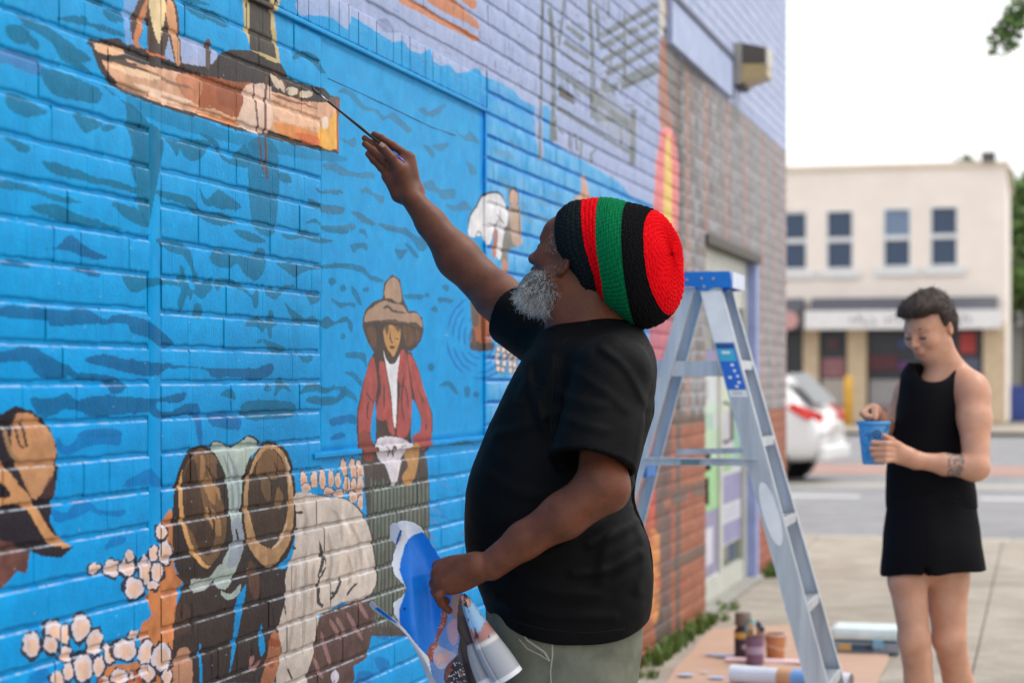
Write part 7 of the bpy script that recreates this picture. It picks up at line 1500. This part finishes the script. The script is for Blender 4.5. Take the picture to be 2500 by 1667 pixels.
W.cap(PD(2228, 890, 7.14), PD(2238, 960, 7.09), .060, .057, .03); W.cap(PD(2238, 960, 7.09), PD(2243, 1070, 7.03), .057, .045, .03); W.ell(PD(2236, 905, 7.12), (.058, .058, .062), None, .03); W.ell(PD(2238, 1075, 7.03), (.05, .05, .045), None, .02)
W.cap(PD(2235, 1072, 7.03), PD(2170, 1066, 7.02), .043, .036, .02); W.cap(PD(2170, 1066, 7.02), PD(2102, 1056, 7.01), .036, .027, .02); W.cap(PD(2102, 1056, 7.01), PD(2070, 1044, 7.00), .030, .032, .02)
for i, (dv, tl) in enumerate(((-19, 1998), (-6, 1994), (7, 1997), (20, 2005))):
    a_, b_, c_ = PD(2062, 1038 + dv * .8, 6.99), PD(2034, 1037 + dv, 6.955), PD(tl + 6, 1036 + dv * 1.05, 6.965); W.cap(PD(2085, 1048, 7.0), a_, .022, .013, .02); W.cap(a_, b_, .0115, .0100, .006); W.cap(b_, c_, .0100, .0085, .004)
W.cap(PD(2072, 1035, 7.0), PD(2048, 1010, 6.98), .016, .011, .012); W.cap(PD(2048, 1010, 6.98), PD(2030, 1000, 6.965), .011, .009, .004)
W.cap(PD(2088, 900, 7.31), PD(2066, 960, 7.33), .052, .045, .03); W.cap(PD(2066, 960, 7.33), PD(2052, 1005, 7.32), .045, .042, .03); W.cap(PD(2052, 1000, 7.30), PD(2022, 965, 7.18), .040, .028, .02)
W.ell(PD(2004, 945, 7.10), (.032, .026, .028), None, .02); W.cap(PD(2022, 965, 7.18), PD(2006, 948, 7.11), .028, .026, .02)
for i, (du, dv) in enumerate(((-20, 2), (-14, 12), (-4, 16), (8, 14))): W.cap(PD(2004 + du * .5, 938 + dv * .2, 7.09), PD(2002 + du * 1.1, 948 + dv * .6, 7.06), .0115, .010, .005); W.cap(PD(2002 + du * 1.1, 948 + dv * .6, 7.06), PD(2004 + du * .6, 960 + dv * .55, 7.07), .010, .008, .003)
W.cap(PD(2012, 940, 7.08), PD(2010, 962, 7.05), .011, .009, .006)
for pts in (((2220, 1370, 7.18), (2216, 1415, 7.17), (2233, 1560, 7.14), (2238, 1600, 7.15), (2246, 1700, 7.17), (2250, 1800, 7.2)), ((2312, 1370, 7.24), (2310, 1415, 7.24), (2318, 1558, 7.20), (2326, 1600, 7.22), (2345, 1690, 7.26), (2340, 1800, 7.3))):
    rs_ = (.070, .068, .053, .050, .056, .034) if pts[0][0] < 2300 else (.082, .080, .058, .052, .058, .036)
    for i in range(5): W.cap(P(*pts[i]), P(*pts[i + 1]), rs_[i], rs_[i + 1], .02)
    kn = P(*pts[2]); W.ell(A_(kn) - A_(FW) * .02 - A_(RT) * .015, (.042, .042, .048), None, .03)
    an = P(*pts[5]); an.z = .05; W.cap(P(*pts[5]), an, .036, .034, .02); W.cap(an, an - RT * .17 * 1 - Vector((0, 0, .02)), .034, .026, .03)
W.cap(PD(2140, 1130, 7.22), PD(2142, 1270, 7.22), .085, .095, .05)
wb = link('body', W.mesh('body', .0048), M_SK2, wm)
for sy in (-1, 1):
    q = MB(); q.tube([H2(.0880, sy * .018, .001), H2(.0895, sy * .030, -.003), H2(.085, sy * .043, .0)], .0024, 6); q.build('eyelashes', mat('lashes', (52, 38, 32), .6), wm, True); q = MB(); q.tube([H2(.0865, sy * .014, .028), H2(.084, sy * .028, .033), H2(.073, sy * .045, .028)], [.0030, .0034, .0018], 6); q.build('eyebrow', mat('brow_hair', (60, 42, 34), .7), wm, True)
q = MB(); q.tube([H2(.0955, -.017, -.051), H2(.0990, 0, -.0505), H2(.0955, .017, -.051)], [.0018, .0040, .0018], 8); q.build('lips', mat('lips', (186, 108, 98), .4, bump=0), wm, True)
HS = SDF(); HS.ell(H2(-.018, 0, .052), (.100, .082, .086), HM2, .02); HS.ell(H2(.040, .0, .096), (.052, .066, .026), HM2, .03); HS.ell(H2(.062, -.03, .086), (.030, .030, .016), HM2, .02); HS.ell(H2(-.055, 0, .0), (.060, .078, .070), HM2, .03); HS.ell(H2(-.01, 0, .04), (.04, .086, .05), HM2, .03)
HS.fn(lambda p: -((p - HC2) @ HM2[:, 2] - .020 * .97 + ((p - HC2) @ HM2[:, 0] - .02) * -.9), (0, 0, 0), 99, .01, 's') if False else None
def facecut(p): l = (p - HC2) @ HM2; return np.maximum(.014 - l[:, 0] + np.clip(-(l[:, 2] - .06) * .0, 0, 0), l[:, 2] - .062 + np.clip(l[:, 0] - .05, 0, 1) * -.25)
HS.fn(facecut, HC2, .2, .012, 's'); HS.fn(lambda p: npn(p, 60, 3) * .005 + npn(p, 150, 4) * .002, (0, 0, 0), 99, 0, 'add')
M_HR = N('brown_hair'); M_HR.set(Base_Color=M_HR.ramp(M_HR.noise(120, 4, .7, stretch=(1, 1, .2)), [(.3, L4(32, 23, 19)), (.75, L4(74, 56, 48))]), Roughness=.6); M_HR.bump(M_HR.noise(400, 3), .8, .003); M_HR = M_HR.m
ho = link('hair', HS.mesh('hair', .0045), M_HR, wm)
hm_ = ho.data; co = np.empty(len(hm_.vertices) * 3, np.float32); hm_.vertices.foreach_get('co', co); co = co.reshape(-1, 3).astype(float); no = np.empty_like(co).astype(np.float32).ravel(); hm_.vertices.foreach_get('normal', no); no = no.reshape(-1, 3).astype(float)
rs = np.random.RandomState(2); roots = [(co[i] - no[i] * .002, no[i] * .5 + HM2[:, 0] * .8 + HM2[:, 1] * .3 + A_(UP) * .15 + rs.randn(3) * .35, rs.uniform(.008, .020), .0007) for i in rs.randint(0, len(co), 3500)]
hair_mesh('hair_strands', roots, M_HR, wm, .0007, 9, 4)
# tank top and shorts
M_BT = mat('black_knit', (12, 11, 16), .8, bump=.3, bscale=700, bdist=.0008, spec=.12)
TT = SDF(); TA = [(888, 2222, 2345, .06, 7.23), (910, 2208, 2366, .088, 7.23), (940, 2198, 2366, .110, 7.22), (1000, 2190, 2356, .126, 7.22), (1070, 2176, 2362, .118, 7.22), (1150, 2168, 2374, .115, 7.22), (1215, 2166, 2382, .12, 7.22), (1240, 2166, 2384, .12, 7.22)]
fn, c_, rd = loft(smooth_sl(TA)); TT.fn(fn, c_, rd, .02)
TT.cap(PD(2095, 868, 7.27), PD(2100, 930, 7.26), .026, .05, .04); TT.cap(PD(2200, 862, 7.18), PD(2190, 930, 7.18), .034, .06, .04); TT.cap(PD(2205, 868, 7.20), PD(2238, 884, 7.22), .044, .046, .03)
TT.ell(PD(2142, 830, 7.16), (.076, .10, .078), None, .008, 's'); TT.ell(PD(2236, 908, 7.06), (.072, .075, .098), None, .008, 's'); TT.ell(PD(2048, 900, 7.30), (.040, .08, .075), None, .008, 's')
TT.fn(lambda p: npn(p, 13, 2) * .006 + npn(p, 30, 5) * .002, (0, 0, 0), 99, 0, 'add'); link('tank_top', TT.mesh('tank_top', .0055), M_BT, wm)
SH = SDF(); SA = [(1200, 2168, 2381, .122, 7.22), (1250, 2164, 2386, .13, 7.22), (1320, 2158, 2392, .155, 7.21), (1400, 2154, 2402, .168, 7.21), (1425, 2153, 2404, .170, 7.21)]
fn, c_, rd = loft(smooth_sl(SA)); SH.fn(fn, c_, rd, .02); 
def shc(p): u, v, Z = uv_(p); return p[:, 2] - (.655 + .012 * (u - 2280) / 120)
sp_ = A_(P(2262, 1412, 7.06)); SH.fn(lambda p: np.maximum(np.maximum(np.abs((p - sp_) @ A_(RT)) - .004 - .012 * np.clip(sp_[2] + .03 - p[:, 2], 0, .1) * 10, p[:, 2] - sp_[2] - .035), (p - sp_) @ A_(FW) - .06), sp_, .3, .02, 's')
SH.fn(shc, (0, 0, 0), 99, .002, 's'); SH.fn(lambda p: np.sin((p @ A_(RT)) * 34 + 1) * .003 * np.clip((1.0 - p[:, 2]) * 3, 0, 1) + npn(p, 18, 2) * .004, (0, 0, 0), 99, 0, 'add')
link('shorts', SH.mesh('shorts', .0055), M_BT, wm)
seam(wm.children[-1].data, [(2170, 1216), (2230, 1222), (2300, 1224), (2380, 1222)], .0035, M_BT, 'waistband', wm, 7.3, .001)
seam(wm.children[-2].data if False else bpy.data.meshes['shorts'], [(2268, 1290), (2266, 1340), (2262, 1400), (2260, 1424)], .003, M_BT, 'centre_seam', wm, 7.3, .0)
for dz, uu in ((7.2, 2300), (7.3, 2380)):
    q = SDF(); b = A_(P(uu, 1840, dz - .03)); b[2] = .03; q.cap(b, b - A_(RT) * .16, .040, .034, .03); q.fn(lambda p: p[:, 2] - .002, (0, 0, 0), 99, .002, 's'); link('shoe', q.mesh('shoe', .007), mat('white_shoe', (200, 200, 200), .6), wm)
# paint pot
pb, ptp = A_(PD(2007, 1066, 7.045)), A_(PD(2007, 968, 7.045)); ax = ptp - pb; Lh = np.linalg.norm(ax); pt_ = empty('paint_pot', pb); tag(pt_, 'small blue plastic paint pot smeared with paint, held by the woman', 'paint pot'); m3 = Vector(ax).to_track_quat('Z', 'Y').to_matrix()
M_POT = N('blue_pot'); M_POT.set(Base_Color=M_POT.ramp(M_POT.noise(22, 5, .65), [(.40, L4(56, 142, 214)), (.52, L4(96, 168, 226)), (.70, L4(30, 96, 160))]), Roughness=.35); M_POT = M_POT.m
q = MB(); q.lathe(pb, [(.036, 0), (.040, .006), (.0555, Lh), (.0535, Lh), (.038, .01), (.001, .01)], 36, ax=m3); q.build('pot', M_POT, pt_, auto=40)
q = MB(); q.lathe(pb, [(.0555, Lh - .012), (.0590, Lh - .011), (.0600, Lh + .002), (.0540, Lh + .002)], 36, False, ax=m3); q.build('rim', mat('pot_rim', (70, 150, 218), .35), pt_, True)
em_ = A_(PD(2014, 997, 6.990)); q = MB(); q.lathe(em_, [(.014, .0005), (.0145, .0015), (.0105, .0015), (.0100, .0005)], 20, False, ax=Matrix.Rotation(R(90), 3, 'X')); q.lathe(em_, [(.0001, .0012), (.0045, .0012)], 10, False, ax=Matrix.Rotation(R(90), 3, 'X')); q.build('round_emblem', mat('pot_emblem', (24, 70, 130), .5), pt_)
sk = empty('stir_stick', PD(2004, 1010, 7.05)); tag(sk, 'dark stirring brush handle standing in the blue paint pot', 'stick'); q = MB(); q.beam(PD(2006, 1030, 7.05), PD(1999, 938, 7.065), .008, .010, (0, 1, 0)); q.build('blade', mat('stick_dark', (60, 50, 62), .6), sk)
